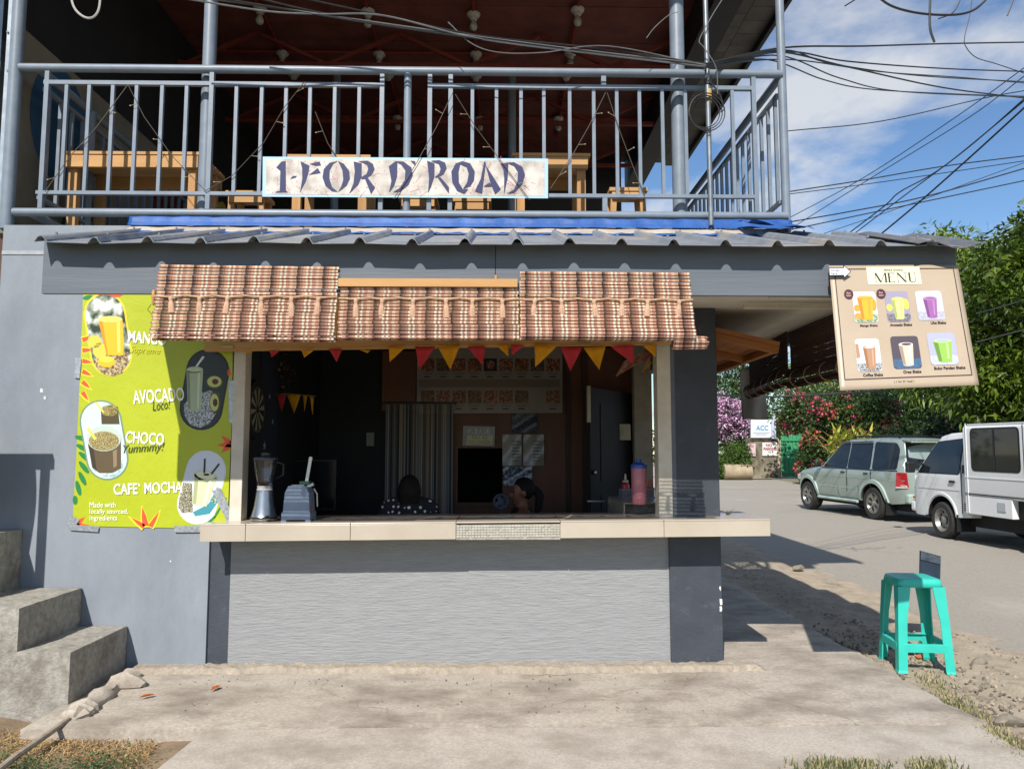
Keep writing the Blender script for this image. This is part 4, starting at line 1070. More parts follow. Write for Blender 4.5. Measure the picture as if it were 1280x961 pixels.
def mpr(name, polys, col, e, parent=mbn, mat=None):
    mb = MB()
    for q in polys:
        # subdivide long polygons so they follow the sag
        qq = []
        for i in range(len(q)):
            a, b = q[i], q[(i + 1) % len(q)]; n = max(1, int(math.hypot(b[0] - a[0], b[1] - a[1]) / 8))
            qq += [(a[0] + (b[0] - a[0]) * k / n, a[1] + (b[1] - a[1]) * k / n) for k in range(n)]
        mb.flat([mf(e)(*c) for c in qq])
    return mb.build(name, mat or flat(col, .45), parent, fix=False)
def strip(x0, y0, x1, y1, w=.55):
    if abs(x1 - x0) > abs(y1 - y0): return [(x0, y0 - w), (x1, y0 - w), (x1, y0 + w), (x0, y0 + w)]
    return [(x0 - w, y0), (x0 + w, y0), (x0 + w, y1), (x0 - w, y1)]
mpr('border_print', [strip(7, 12, 168, 12), strip(7, 148, 168, 148), strip(7, 12, 7, 148), strip(168, 12, 168, 148)], '3a2320', .0022)
mpr('title_patch', [[(50, 127), (122, 127), (122, 150.5), (50, 150.5)]], 'cdcfb0', .0026)
def serif(x, y, w, h, t):           # MENU in thin roman capitals
    P_ = []
    def bar(x0, x1, y0, y1): P_.append([(x0, y0), (x1, y0), (x1, y1), (x0, y1)])
    def dia(x0, y0, x1, y1, tt): P_.append([(x0 - tt, y0), (x0 + tt, y0), (x1 + tt, y1), (x1 - tt, y1)])
    u = w / 4.6
    X = x; bar(X + .3, X + .9, y, y + h); bar(X + u * 1.15, X + u * 1.15 + t, y, y + h); dia(X + u * .62, y, X + .8, y + h, t * .55); dia(X + u * .62, y, X + u * 1.15 + .4, y + h, .4); bar(X - .6, X + 1.8, y - .3, y + .3); bar(X + u * 1.15 - .9, X + u * 1.15 + t + .9, y - .3, y + .3); bar(X - .6, X + 1.2, y + h - .4, y + h); bar(X + u * 1.1, X + u * 1.15 + t + .9, y + h - .4, y + h)
    X += u * 1.55; bar(X, X + t, y, y + h); bar(X - .6, X + u * .75, y - .3, y + .4); bar(X - .6, X + u * .72, y + h - .6, y + h); bar(X, X + u * .55, y + h * .5, y + h * .5 + .6); bar(X + u * .7, X + u * .75 + .2, y, y + 2); bar(X + u * .67, X + u * .72 + .2, y + h - 2, y + h)
    X += u * 1.1; bar(X + .2, X + .8, y, y + h); bar(X + u * .95, X + u * .95 + .6, y, y + h); dia(X + u * .95, y, X + .5, y + h, t * .6); bar(X - .6, X + 1.6, y - .3, y + .3); bar(X + u * .75, X + u * 1.1, y + h - .4, y + h); bar(X - .8, X + .8, y + h - .4, y + h)
    X += u * 1.35; bar(X, X + t, y + 2.5, y + h); bar(X + u * .75, X + u * .75 + .6, y + 2.5, y + h); bar(X - .7, X + t + .7, y + h - .5, y + h); bar(X + u * .68, X + u * .85, y + h - .5, y + h)
    n = 10; cx = X + (u * .75 + .6) / 2; rx_ = (u * .75 + .6) / 2
    o_ = [(cx + rx_ * math.cos(math.pi + math.pi * i / n), y + 2.5 + 3.0 * math.sin(math.pi + math.pi * i / n)) for i in range(n + 1)]; i_ = [(cx + .5 + (rx_ - 1.3) * math.cos(math.pi + math.pi * i / n), y + 2.5 + 2.2 * math.sin(math.pi + math.pi * i / n)) for i in range(n + 1)][::-1]
    P_.append(o_ + i_); return P_
mpr('title_print', serif(60.5, 130, 52, 12.5, 2.3), '33271f', .0032)
word(mbn, flat('33271f', .45), 'MAKE SHAKE', mf(.0032), 74, 144.8, 99, 147.6, bold=.02)
for s, x0, x1, y in (('Mango Shake', 33, 56, 73), ('Avocado Shake', 72, 101, 73.5), ('Ube Shake', 126, 146, 75), ('Coffee Shake', 30, 55, 14.5), ('Oreo Shake', 81, 104, 16.5), ('Buko Pandan Shake', 121, 161, 19.5)):
    word(mbn, flat('33271f', .45), s, mf(.0032), x0, y, x1, y + 3.6, bold=.03)
word(mbn, flat('33271f', .45), "( 1 for D' road )", mf(.0032), 68, 5.5, 93, 8.8)
photos = [((27, 79, 58, 118), 'c4c7cc', 'd3a028', 'c98f36', '567a34'), ((70, 79, 101, 118), '8f8a9c', 'c8cf86', 'd6c84e', '55504c'), ((111, 80, 146, 118), 'b9bac4', '8f5a90', 'a578a8', '9a98a5'),
          ((24, 20, 55, 59), 'c5c9cc', 'a57c5e', 'b5947a', '35302c'), ((70, 22, 106, 61), '4a434a', 'c3b2a2', 'd8c9ba', '3c6a8e'), ((118, 25, 154, 64), '9fa1bb', '86b04e', 'a9c877', 'b9bcc4')]
SH = ('b5791c', '93a050', '74407a', '8f6444', '94826f', '5c8230')
for i, ((x0, y0, x1, y1), bgc, dr, top, tab) in enumerate(photos):
    ph = mpr('shake_photo', [rrect(x0, y0, x1, y1, 4)], bgc, .0026)
    w = x1 - x0; cx = (x0 + x1) / 2 + (1 if i != 3 else 2)
    mpr('table_print', [[(x0 + .3, y0 + 4), (x0 + 4, y0 + .2), (x1 - 4, y0 + .2), (x1 - .3, y0 + 4), (x1 - .2, y0 + w * .32), (x0 + .2, y0 + w * .32)]], '', .003, ph, mat=noise_mat('menu_table_%d' % i, [(.42, tab), (.5, bgc), (.6, tab)] if i in (3, 4) else [(.4, tab), (.7, bgc)], 120))
    if i < 2: mpr('fruit_print', [ell(x0 + 4.5, y0 + 18, 4, 4.5), ell(x1 - 4, y0 + 22, 3.6, 8 if i == 0 else 7)] + ([ell(x0 + 5, y0 + 8, 4.5, 4)] if i == 0 else []), top, .0034, ph)
    if i == 3: mpr('glass_print', [[(x0 + .4, y0 + 16), (x0 + 5, y0 + 17), (x0 + 4, y1 - 6), (x0 + .3, y1 - 6)]], dr, .0034, ph)
    hw = w * (.26 if i not in (0, 5) else .34); gb, gt = y0 + 4, y0 + (y1 - y0) * (.74 if i else .8)
    mpr('shake_print', [[(cx - hw * .7, gb), (cx + hw * .7, gb), (cx + hw, gt), (cx - hw, gt)], ell(cx, gb + .2, hw * .7, 1.4)], dr, .0038, ph)
    mpr('shade_print', [[(cx - hw * .68, gb + .6), (cx - hw * .35, gb + .4), (cx - hw * .5, gt), (cx - hw * .97, gt)]], SH[i], .004, ph)
    mpr('shake_print', [ell(cx, gt, hw, 2.4)], top, .0044, ph); mpr('froth_print', [ell(cx + .6, gt + .2, hw * .7, 1.5)], bgc if i > 2 else dr, .0047, ph)
    mpr('highlight_print', [[(cx + hw * .25, gb + 3), (cx + hw * .45, gb + 3), (cx + hw * .6, gt - 3), (cx + hw * .35, gt - 3)]], top, .0042, ph)
    if i < 2:
        mpr('badge_print', [ell(x0 - 4.5, y1 - 3, 6.2, 6.2, 20)], '4a2430', .0048)
        bxx = x0 - 4.5; word(mbn, flat('d8b9a8', .45), 'Best', mf(.0054), bxx - 2.6, y1 - 2.6, bxx + 2.6, y1 - .4); word(mbn, flat('d8b9a8', .45), 'Seller', mf(.0054), bxx - 3.4, y1 - 6, bxx + 3.4, y1 - 3.8)
# arrow note pinned over the corner
ar = [P(x, y, YF - .09) for x, y in ((1036.5, 334.5), (1054, 334.5), (1054, 331), (1064, 339.5), (1055, 348), (1054, 344.5), (1037, 345))]
arr = tag(MB().prism(ar, (0, -.002, 0)).build('arrow_sign', flat('1c1d22')), 'small white cut-out arrow note pinned at the corner of the menu banner', 'sign')
ORG[arr.name] = Vector((0, 0, 0))
MB().flat([P(x, y, YF - .0935) for x, y in ((1036.9, 335.4), (1055, 335.4), (1055.2, 332.8), (1062.8, 339.5), (1055.6, 346.3), (1055, 343.6), (1037.3, 344))]).build('face', flat('d6dbe6'), arr, fix=False)
fa = lambda x, y: P(x, -y, YF - .0945); word(arr, flat('2a2b30'), 'Order', fa, 1039, -339, 1050, -336.5); word(arr, flat('2a2b30'), 'here', fa, 1039, -343, 1046.5, -340.3)

# ================================================================ NAME BANNER on the railing
YB = YR - .045
nb_ = thing('name_banner', 'white name banner with navy lettering tied to the balcony railing', 'banner', P(507, 248, YB))
def nbf(e): return lambda x, y: P(x, y, YB - e) 
q = [(328.5, 196), (685, 198.5), (685, 248), (328, 246)]
def nbp(u, w): 
    a = (q[0][0] + (q[1][0] - q[0][0]) * u, q[0][1] + (q[1][1] - q[0][1]) * u); b = (q[3][0] + (q[2][0] - q[3][0]) * u, q[3][1] + (q[2][1] - q[3][1]) * u)
    return (a[0] + (b[0] - a[0]) * w, a[1] + (b[1] - a[1]) * w)
v, f = grid_mesh(lambda u, w: nbf(0)(*nbp(u, w)), 60, 8)
o = MB().add(v, f).build('sheet', M('pale_blue_vinyl_edge', hexc('9ec0d6'), rough=.5), nb_, fix=False, smooth=True)
v, f = grid_mesh(lambda u, w: nbf(.0015)(*nbp(.012 + .976 * u, .055 + .89 * w)), 60, 8)
MB().add(v, f).build('panel_print', noise_mat('marbled_print', [(.38, 'a0978d'), (.5, 'b8b0a6'), (.62, 'c8c1b8')], 9), nb_, fix=False, smooth=True)
def z4(pts): return [(320 + x / 6.737, 185 + y / 6.737) for x, y in pts]
def z5(pts): return [(500 + x / 6.737, 185 + y / 6.737) for x, y in pts]
L_ = [z4([(170, 165), (215, 115), (250, 110), (252, 360), (272, 375), (165, 378), (168, 368), (200, 362), (205, 195)]), z4([(290, 255), (310, 238), (345, 235), (335, 250), (305, 260)]),
      z4([(372, 112), (450, 150), (440, 215), (420, 280), (370, 375), (390, 260), (388, 170)]), z4([(450, 135), (535, 115), (548, 148), (500, 152)]), z4([(445, 228), (520, 170), (545, 212)]),
      z4([(690, 110), (620, 125), (570, 180), (560, 250), (585, 320), (640, 365), (690, 372), (640, 330), (618, 260), (620, 190), (650, 135)]), z4([(690, 110), (740, 135), (785, 195), (790, 260), (760, 320), (690, 372), (715, 330), (735, 270), (728, 190), (705, 140)]),
      z4([(822, 115), (890, 130), (888, 240), (860, 310), (785, 385), (820, 300), (832, 200)]), z4([(860, 112), (940, 108), (985, 135), (998, 180), (970, 230), (915, 262), (885, 262), (888, 245), (930, 220), (945, 180), (935, 145), (905, 128)]), z4([(915, 255), (940, 250), (1002, 335), (968, 388)]),
      z4([(1118, 155), (1175, 112), (1190, 130), (1187, 240), (1162, 320), (1120, 375), (1140, 280)]), z5([(-45, 112), (30, 115), (95, 165), (107, 230), (70, 310), (0, 368), (-60, 374), (-5, 340), (40, 270), (45, 190), (10, 140)]), z5([(88, 108), (128, 112), (130, 150)]),
      z5([(228, 108), (290, 130), (288, 240), (262, 320), (235, 380), (245, 260)]), z5([(260, 108), (330, 103), (380, 125), (392, 170), (365, 220), (320, 245), (290, 250), (330, 215), (342, 175), (325, 135), (290, 122)]), z5([(318, 250), (342, 248), (412, 330), (410, 382)]),
      z5([(525, 112), (470, 130), (432, 200), (440, 290), (480, 360), (540, 385), (575, 345), (530, 350), (495, 290), (492, 200), (505, 140)]), z5([(525, 112), (590, 130), (628, 195), (622, 270), (590, 320), (530, 345), (565, 290), (578, 220), (560, 160), (505, 135)]),
      z5([(708, 115), (722, 120), (690, 385), (632, 362), (680, 260)]), z5([(712, 118), (725, 150), (848, 345), (800, 388), (760, 290)]), z5([(700, 325), (755, 292), (775, 322)]),
      z5([(845, 130), (910, 128), (905, 250), (875, 390), (878, 260), (870, 180)]), z5([(880, 125), (960, 120), (1030, 160), (1052, 220), (1030, 300), (960, 375), (900, 385), (960, 350), (990, 280), (992, 200), (960, 150), (915, 130)])]
for i, pl in enumerate(L_): MB().flat([nbf(.003 + .0002 * i)(*c) for c in pl]).build('lettering', flat('1b2152'), nb_, fix=False)
sq = MB(); rg = random.Random(4)
for i in range(150):
    x = rg.uniform(334, 680); y = rg.uniform(201, 243); a = rg.uniform(0, 6.28); l = rg.choice([.5, .6, .8, 1, 3, 6]); wv = .28 if l > 2 else .5
    c, s = math.cos(a), math.sin(a); sq.flat([nbf(.0024)(x + dx_ * c - dy_ * s, y + dx_ * s + dy_ * c) for dx_, dy_ in ((-l, -wv), (l, -wv * .5), (l, wv * .5), (-l, wv))])
stuff(sq.build('red_spatter_print', flat('b8475a'), nb_, fix=False))

# ================================================================ BLUE TARP strip over the roof joint
ta, tb_ = P(159, 279, YW - .04), P(992, 282, YW - .04)
def tarp(u, w):
    x = ta.x + (tb_.x - ta.x) * u
    wr = .003 * math.sin(x * 19) + .002 * math.sin(x * 43) + .002 * noise.noise((x * 8, w * 3, 0))
    prof = [(YW - .004, P(640, 273.5, YW).z), (YW - .012, P(640, 280, YW).z), (YW - .03, P(640, 284.5, YW - .03).z)]
    i = min(int(w * 2), 1); t = w * 2 - i
    return (x, prof[i][0] + (prof[i + 1][0] - prof[i][0]) * t - .004 + wr, prof[i][1] + (prof[i + 1][1] - prof[i][1]) * t + wr * (1 - w))
v, f = grid_mesh(tarp, 160, 8)
m_tarp = M('blue_tarpaulin', hexc('27599f'), hexc('1f4b8c'), scale=9, rough=.5, spec=.3, bump=.004, bscale=14)
o = MB().add(v, f).build('blue_tarp', m_tarp, smooth=True); o.modifiers.new('t', 'SOLIDIFY').thickness = .002
tag(o, 'crinkled blue tarp strip tucked along the top of the porch roof', 'tarp')
def ledge(u, w):
    x = ta.x + .02 + (tb_.x - ta.x - .16) * u
    a_ = P(640, 286, YW - .035).z; b_ = P(640, 291.5, YW - .15).z
    return (x, YW - .035 - .115 * w + .004 * math.sin(x * 30), a_ + (b_ - a_) * w + .004 * math.sin(x * 7) * w + .002 * math.sin(x * 21))
v, f = grid_mesh(ledge, 120, 3)
tag(MB().add(v, f).build('flashing_strip', M('dusty_flashing', hexc('b3aa9d'), hexc('9a9186'), scale=6, rough=.8), smooth=True), 'dusty beige flashing strip lying along the blue tarp', 'flashing')
def tarp2(u, w):
    x = ta.x + (tb_.x + .02 - ta.x) * u; a = .02 + .03 * abs(math.sin(x * 2.3)) 
    a_ = P(640, 291, YW - .151).z; b_ = P(640, 294.5, YW - .22).z
    return (x, YW - .151 - (.03 + a) * w, a_ + (b_ - a_) * w * (.6 + 8 * a * .6) + .004 * math.sin(x * 37) + .002 * math.sin(x * 81))
v, f = grid_mesh(tarp2, 160, 4)
tag(MB().add(v, f).build('blue_tarp', m_tarp, smooth=True), 'lower sunlit fold of blue tarp lying on the roof ribs', 'tarp')
v, f = grid_mesh(lambda u, w: (tb_.x - .42 + .44 * u, YW - .06 - .30 * w, P(640, 276, YW - .06).z - .025 * u - .085 * w - .03 * u * w + .012 * math.sin(u * 9 + w * 7)), 12, 8)
tag(MB().add(v, f).build('blue_tarp', m_tarp, smooth=True), 'folded corner flap of blue tarp at the right end of the balcony', 'tarp')

# ================================================================ BUNTING across the opening
m_fy = M('yellow_felt', hexc('efb01a'), hexc('e0a416'), scale=20, rough=.85, sub=.3)
m_fr = M('red_felt', hexc('d8404c'), hexc('c83844'), scale=20, rough=.85, sub=.3)
YN = YW - .145
def bunting(name, label, flags, yb, string_pts):
    t = thing(name, label, 'bunting', P(*flags[0][0][0], yb))
    for i, (pts, c) in enumerate(flags):
        a, b, d = [P(x, y, yb) for x, y in pts]
        mb = MB(); n = 5; vs = []
        for j in range(n + 1):
            w = j / n
            for k in range(4):
                u = k / 3; p = a.lerp(b, u).lerp(d, w); vs.append(p + Vector((0, .012 * math.sin(w * 3 + i) * w + .006 * math.sin(u * 4 + i), 0)))
        fs = [(j * 4 + k, j * 4 + k + 1, (j + 1) * 4 + k + 1, (j + 1) * 4 + k) for j in range(n) for k in range(3)]
        o = mb.add(vs, fs).build('flag', m_fy if c == 'y' else m_fr, t, fix=False, smooth=True); o.modifiers.new('t', 'SOLIDIFY').thickness = .0015
    MB().tube([P(x, y, yb) + Vector((0, .003, 0)) for x, y in string_pts], .0022, 5).build('string', flat('b8a070'), t)
    return t
FL = [(((306, 440), (318, 438), (309, 443)), 'y'), (((336, 438), (350, 438), (340, 447)), 'r'), (((376, 437), (392, 438), (381, 447)), 'y'), (((411, 436), (428, 436), (421, 452)), 'r'),
      (((449, 437), (463, 438), (459, 441)), 'y'), (((486, 433), (508, 433), (487, 452)), 'y'), (((519, 433), (544, 433), (524, 463)), 'r'), (((547, 433), (575, 432), (563, 462)), 'y'),
      (((584, 433), (607, 433), (603, 456)), 'r'), (((620, 431), (636, 431), (635, 445)), 'y'), (((638, 431), (657, 431), (640, 443)), 'r'), (((668, 430), (698, 431), (669, 459)), 'y'),
      (((700, 433), (728, 434), (713, 464)), 'r'), (((729, 434), (757, 433), (749, 462)), 'y'), (((762, 432), (792, 431), (791, 454)), 'r'), (((803, 431), (820, 431), (819, 446)), 'y')]
bunting('bunting', 'string of red and yellow pennant flags across the top of the serving opening', FL, YN, [(300, 437), (350, 436), (430, 436), (485, 433), (545, 432), (610, 432), (665, 430), (700, 432), (760, 432), (822, 430)])
bunting('bunting', 'short dim string of pennants hanging inside against the left wall', [(((346, 493), (358, 493), (352, 515)), 'r'), (((358, 493), (376, 493), (368, 517)), 'y'), (((378, 494), (384, 494), (381, 514)), 'y'), (((387, 495), (392, 496), (391, 518)), 'y')], 6.4, [(340, 493), (360, 492), (395, 495)])
bunting('bunting', 'tangled red and yellow pennants at the right post of the opening', [(((807, 446), (816, 440), (804, 455)), 'r'), (((815, 441), (822, 437), (818, 452)), 'y'), (((808, 456), (820, 448), (803, 466)), 'y'), (((806, 464), (821, 456), (800, 468)), 'r')], YW + .16, [(800, 468), (810, 452), (822, 436)])
# colourful broom of sticks lying along the ceiling
MB_ = MB()
for k in range(9): MB_.tube([P(770 + k * 1.2, 470 - k * 2.2, YW + .3), P(800 + k * 2, 452 - k * 2.4, YW + .25), P(822, 440 - k * 2, YW + .2)], .004, 5)
tag(MB_.build('stick_bundle', M('stick_bundle_mix', hexc('b0957a'), hexc('8a3a34'), scale=30, rough=.8)), 'bundle of thin sticks poking out at the top right of the opening', 'sticks')

# ================================================================ THINGS ON THE COUNTER
m_steel = M('brushed_steel', hexc('b9b9b8'), hexc('a9a9a8'), scale=40, rough=.28, metal=1, stretch=(1, 1, .1))
m_glass = M('clear_glass', (.95, .97, .97), rough=.03, trans=1, spec=.5)
m_black = M('black_plastic', hexc('17181a'), rough=.35)
bp_ = P(330, 646, YW - .02); bp_.z = ct(bp_.x) + .008
bl = thing('blender_jug', 'steel-based kitchen blender with a clear glass jug at the left of the counter', 'blender', bp_)
k = P(341, 646, bp_.y).x - P(319, 646, bp_.y).x
sc_ = k / .124
hb = (P(330, 613, bp_.y).z - bp_.z)
MB().lathe([(.072, 0), (.088, .004), (.094, .012), (.094, .02), (.09, .026), (.084, .05), (.07, .11), (.058, hb - .01), (.056, hb), (.02, hb)], c=bp_, n=28).build('base', m_steel, bl, smooth=True)
MB().lathe([(.0945, .018), (.0955, .021), (.0955, .027), (.0925, .03)], c=bp_, n=28).build('base_band', m_black, bl, smooth=True)
MB().cyl(bp_ + Vector((.045, -.083, .03)), bp_ + Vector((.045, -.102, .03)), .013, .012, n=14).build('dial', m_black, bl, smooth=True)
jt = P(330, 575, bp_.y).z - bp_.z
MB().lathe([(.052, hb), (.056, hb + .005), (.05, hb + .02), (.054, hb + .035)], c=bp_, n=24).build('collar', M('grey_collar', hexc('9b9c9d'), rough=.4), bl, smooth=True)
pg = [(.05, hb + .036), (.056, hb + .06), (.07, jt * .8), (.08, jt - .01), (.083, jt)]
MB().lathe(pg + [(.079, jt), (.076, jt - .012), (.066, jt * .8), (.052, hb + .062), (.02, hb + .045)], c=bp_, n=28).build('jug', m_glass, bl, smooth=True)
MB().lathe([(.02, hb + .046), (.024, hb + .06), (.008, hb + .07), (.004, hb + .08)], c=bp_, n=10).build('blades', m_steel, bl, smooth=True)
MB().lathe([(.084, jt), (.086, jt + .008), (.082, jt + .02), (.03, jt + .024), (.034, jt + .03), (.033, jt + .05), (.02, jt + .056)], c=bp_, n=24).build('lid', M('smoky_lid', hexc('3a3b3d'), rough=.25), bl, smooth=True)
MB().tube([bp_ + Vector((.06, .05, jt - .01)), bp_ + Vector((.105, .075, jt - .03)), bp_ + Vector((.105, .075, jt * .75)), bp_ + Vector((.055, .04, jt * .68))], .009, 8).build('handle', m_black, bl, smooth=True)
# ice crusher
ip = P(373, 648, YW - .03); ip.z = ct(ip.x) + .008
ic = thing('ice_crusher', 'blue-grey ice crusher with an upright lever beside the blender', 'ice crusher', ip)
m_icb = M('blue_grey_enamel', hexc('7c8ca3'), hexc('6f7f96'), scale=5, rough=.4, coat=.2)
def ix(px, py): return P(px, py, ip.y - .06)
w0 = ix(389, 640).x - ix(353, 640).x; zt_ = ix(370, 607).z; zb_ = ix(370, 641).z; zs = ix(370, 616).z
cx = ix(371, 640).x; D_ = .16
bodyp = [(-w0 * .47, zb_), (w0 * .47, zb_), (w0 * .42, zs), (w0 * .30, zt_), (-w0 * .30, zt_), (-w0 * .42, zs)]
MB().prism([Vector((cx + x, ip.y - .08, z)) for x, z in bodyp], (0, D_, 0)).build('housing', m_icb, ic, bevel=.006)
MB().bx(cx - w0 * .50, cx + w0 * .50, ip.y - .088, ip.y + .09, ip.z + .012, zb_ + .006).build('base', m_icb, ic, bevel=.004)
for sx in (-1, 1):
    for sy in (-1, 1): MB().bx(cx + sx * w0 * .42 - .018, cx + sx * w0 * .42 + .018, ip.y + sy * .07 - .016, ip.y + sy * .07 + .016, ip.z, ip.z + .013).build('foot', m_icb, ic)
MB().bx(cx - w0 * .22, cx + w0 * .22, ip.y - .05, ip.y + .03, zt_ + .0005, zt_ + .006).build('top_plate', m_steel, ic)
lv0 = ix(380, 606) + Vector((0, .06, 0)); lv1 = ix(386, 571) + Vector((0, .06, 0))
MB().beam(lv0, lv1, .008, .022, up=(1, 0, 0)).build('lever', M('aluminium_lever', hexc('c2c2bd'), rough=.35, metal=.6), ic)
MB().bx(lv0.x - .04, lv0.x + .03, lv0.y - .03, lv0.y + .03, zt_ + .006, zt_ + .03).build('lever_bracket', M('green_painted_iron', hexc('2d4f42'), rough=.5), ic)
MB().cyl((cx + w0 * .30, ip.y - .02, zt_ - .01), (cx + w0 * .52, ip.y - .02, zt_ + .012), .014, n=10).build('chute', m_steel, ic, smooth=True)
MB().cyl((cx + w0 * .455, ip.y - .05, zb_ + .035), (cx + w0 * .50, ip.y - .05, zb_ + .037), .012, n=12).build('switch', flat('b03030'), ic, smooth=True)
MB().tube([(cx + w0 * .5, ip.y, zt_ - .02), (cx + w0 * .62, ip.y, zt_ - .06), (cx + w0 * .64, ip.y, zb_ + .04)], .005, 6).build('cord', flat('9a9a94'), ic)
q = P(398, 643, YW + .0); MB().bx(q.x - .04, q.x + .05, YW - .03, YW + .06, ct(q.x) + .0085, ct(q.x) + .016).build('x', m_icb) if False else None
# on the inner side counter
def on_side(px, py):                       # spot on the inner counter
    return G(px, py, 1.12)
c = on_side(781, 622); 
def basket(c, w, d, h, label):
    t = thing('plastic_basket', label, 'basket', c, group='small plastic baskets on the inner counter')
    m = M('grey_blue_plastic', hexc('7d8b94'), rough=.5)
    MB().bx(c.x - w / 2, c.x + w / 2, c.y - d / 2, c.y + d / 2, c.z, c.z + .004).build('bottom', m, t)
    for (x0, x1, y0, y1) in ((-w / 2, w / 2, -d / 2, -d / 2), (-w / 2, w / 2, d / 2, d / 2), (-w / 2, -w / 2, -d / 2, d / 2), (w / 2, w / 2, -d / 2, d / 2)):
        mb = MB(); n = 9
        for k in range(n + 1):
            x = x0 + (x1 - x0) * k / n; y = y0 + (y1 - y0) * k / n
            mb.box((c.x + x, c.y + y, c.z + h / 2), (.004, .004, h))
        for k in range(5):
            mb.beam((c.x + x0, c.y + y0, c.z + h * (k + .5) / 5), (c.x + x1, c.y + y1, c.z + h * (k + .5) / 5), .003, .004)
        mb.beam((c.x + x0, c.y + y0, c.z + h), (c.x + x1, c.y + y1, c.z + h), .008, .008)
        mb.build('lattice_side', m, t)
    return t
basket(on_side(783, 622), .11, .11, .07, 'small grey lattice basket holding the red sauce bottle')
basket(on_side(812, 622), .13, .13, .075, 'small grey lattice basket holding orange sachets, nearer the post')
c = on_side(782, 622) + Vector((0, 0, .01))
sb_ = thing('sauce_bottle', 'red squeeze sauce bottle with a pale nozzle standing in a basket', 'bottle', c)
MB().lathe([(.03, 0), (.036, .005), (.036, .09), (.03, .11), (.022, .12)], c=c, n=18).build('body', M('red_squeeze_plastic', hexc('b8303a'), rough=.35), sb_, smooth=True)
MB().lathe([(.026, .12), (.026, .135), (.01, .14), (.006, .185), (.003, .19)], c=c, n=14).build('nozzle', flat('d8c6b4', .4), sb_, smooth=True)
c = on_side(799, 630)
tb = thing('tumbler', 'tall clear tumbler with pink contents and a blue lid on the inner counter', 'tumbler', c)
MB().lathe([(.05, 0), (.054, .006), (.056, .27), (.053, .275), (.02, .275)], c=c, n=24).build('body', M('clear_pink_plastic', hexc('c77f8a'), rough=.15, alpha=.75), tb, smooth=True)
MB().lathe([(.044, .01), (.046, .22), (.02, .222)], c=c, n=20).build('contents', flat('c24a56'), tb, smooth=True)
MB().lathe([(.058, .262), (.059, .285), (.045, .30), (.02, .305), (.02, .33), (.008, .332)], c=c, n=24).build('lid', M('blue_lid', hexc('2d4f9a'), rough=.4), tb, smooth=True)
c = on_side(812, 622) + Vector((0, 0, .01))
sc = thing('sachet_cup', 'little orange cup of sticks standing in the right basket', 'cup', c)
MB().lathe([(.03, 0), (.036, .08), (.03, .08), (.028, .01), (.01, .01)], c=c, n=16).build('cup', flat('b5562c'), sc, smooth=True)
for k in range(4): MB().cyl(c + Vector((-.015 + .01 * k, 0, .02)), c + Vector((-.022 + .015 * k, .01, .14)), .004, n=6).build('stick', flat('a0522d'), sc)

# ================================================================ INSIDE THE ROOM
c = Vector((-1.865, 5.74, 0)); c.z = PX(317, 512, -1.865).z; c.y = PX(317, 512, -1.865).y
db = thing('dartboard', 'round dartboard hanging on the dark left wall', 'dartboard', c)
MB().cyl(c, c + Vector((.03, 0, 0)), .225, n=40).build('board', M('dart_black', hexc('151515'), rough=.8), db)
seg = MB(); seg2 = MB()
for k in range(20):
    a0, a1 = R(k * 18 + 1), R(k * 18 + 17)
    for r0, r1, mbx in ((.03, .16, seg), (.165, .172, seg2)):
        if k % 2 == 0 or mbx is seg2:
            mbx.add([c + Vector((.0312, r * math.cos(a), r * math.sin(a))) for r, a in ((r0, a0), (r1, a0), (r1, a1), (r0, a1))], [(0, 1, 2, 3)])
seg.build('wedge_print', flat('8f8872'), db, fix=False); seg2.build('ring_print', flat('6d675a'), db, fix=False)
# tv
tv = thing('television', 'flat black television behind the ice crusher', 'television', P(386, 645, 7.0))
MB().bx(P(352, 600, 7.0).x, P(420, 600, 7.0).x, 7.0, 7.05, P(380, 638, 7.0).z, P(380, 574, 7.0).z).build('case', m_black, tv, bevel=.004)
MB().bx(P(354, 600, 7.0).x, P(418, 600, 7.0).x, 6.996, 6.999, P(380, 635, 7.0).z, P(380, 576.5, 7.0).z).build('screen', M('tv_screen', hexc('16181d'), rough=.12), tv)
MB().bx(P(380, 600, 7.0).x, P(392, 600, 7.0).x, 7.0, 7.08, .80, P(380, 638, 7.0).z).build('stand', m_black, tv)
tbx = P(386, 600, 7.0).x
cb = thing('low_cabinet', 'dark low cabinet under the television', 'cabinet', (tbx, 7.05, .02))
MB().bx(tbx - .42, tbx + .42, 6.85, 7.35, .02, .80).build('carcass', m_dint, cb); MB().bx(tbx - .40, tbx - .005, 6.838, 6.85, .06, .78).build('door', m_dint, cb); MB().bx(tbx + .005, tbx + .40, 6.838, 6.85, .06, .78).build('door', m_dint, cb)
# curtain of hanging strips
cu = thing('strip_curtain', 'curtain of brown and grey hanging strips in the back doorway', 'curtain', P(523, 640, 7.85))
mc = [M('curtain_strip_%d' % k, hexc(h), rough=.7) for k, h in enumerate(('a39484', '6f6358', 'b5a595', '3e3833', '7d8792'))]
x0, x1 = P(481, 600, 7.87).x, P(566, 600, 7.87).x; n = 40
cz1 = P(523, 505, 7.87).z
for k in range(n):
    x = x0 + (x1 - x0) * (k + .5) / n
    MB().bx(x - .007, x + .007, 7.865 + .02 * math.sin(k * .9), 7.869 + .02 * math.sin(k * .9), .15, cz1).build('strip', random.choice(mc), cu)
MB().cyl((x0 - .03, 7.867, cz1 + .01), (x1 + .03, 7.867, cz1 + .01), .012, n=8).build('rod', m_steel, cu)
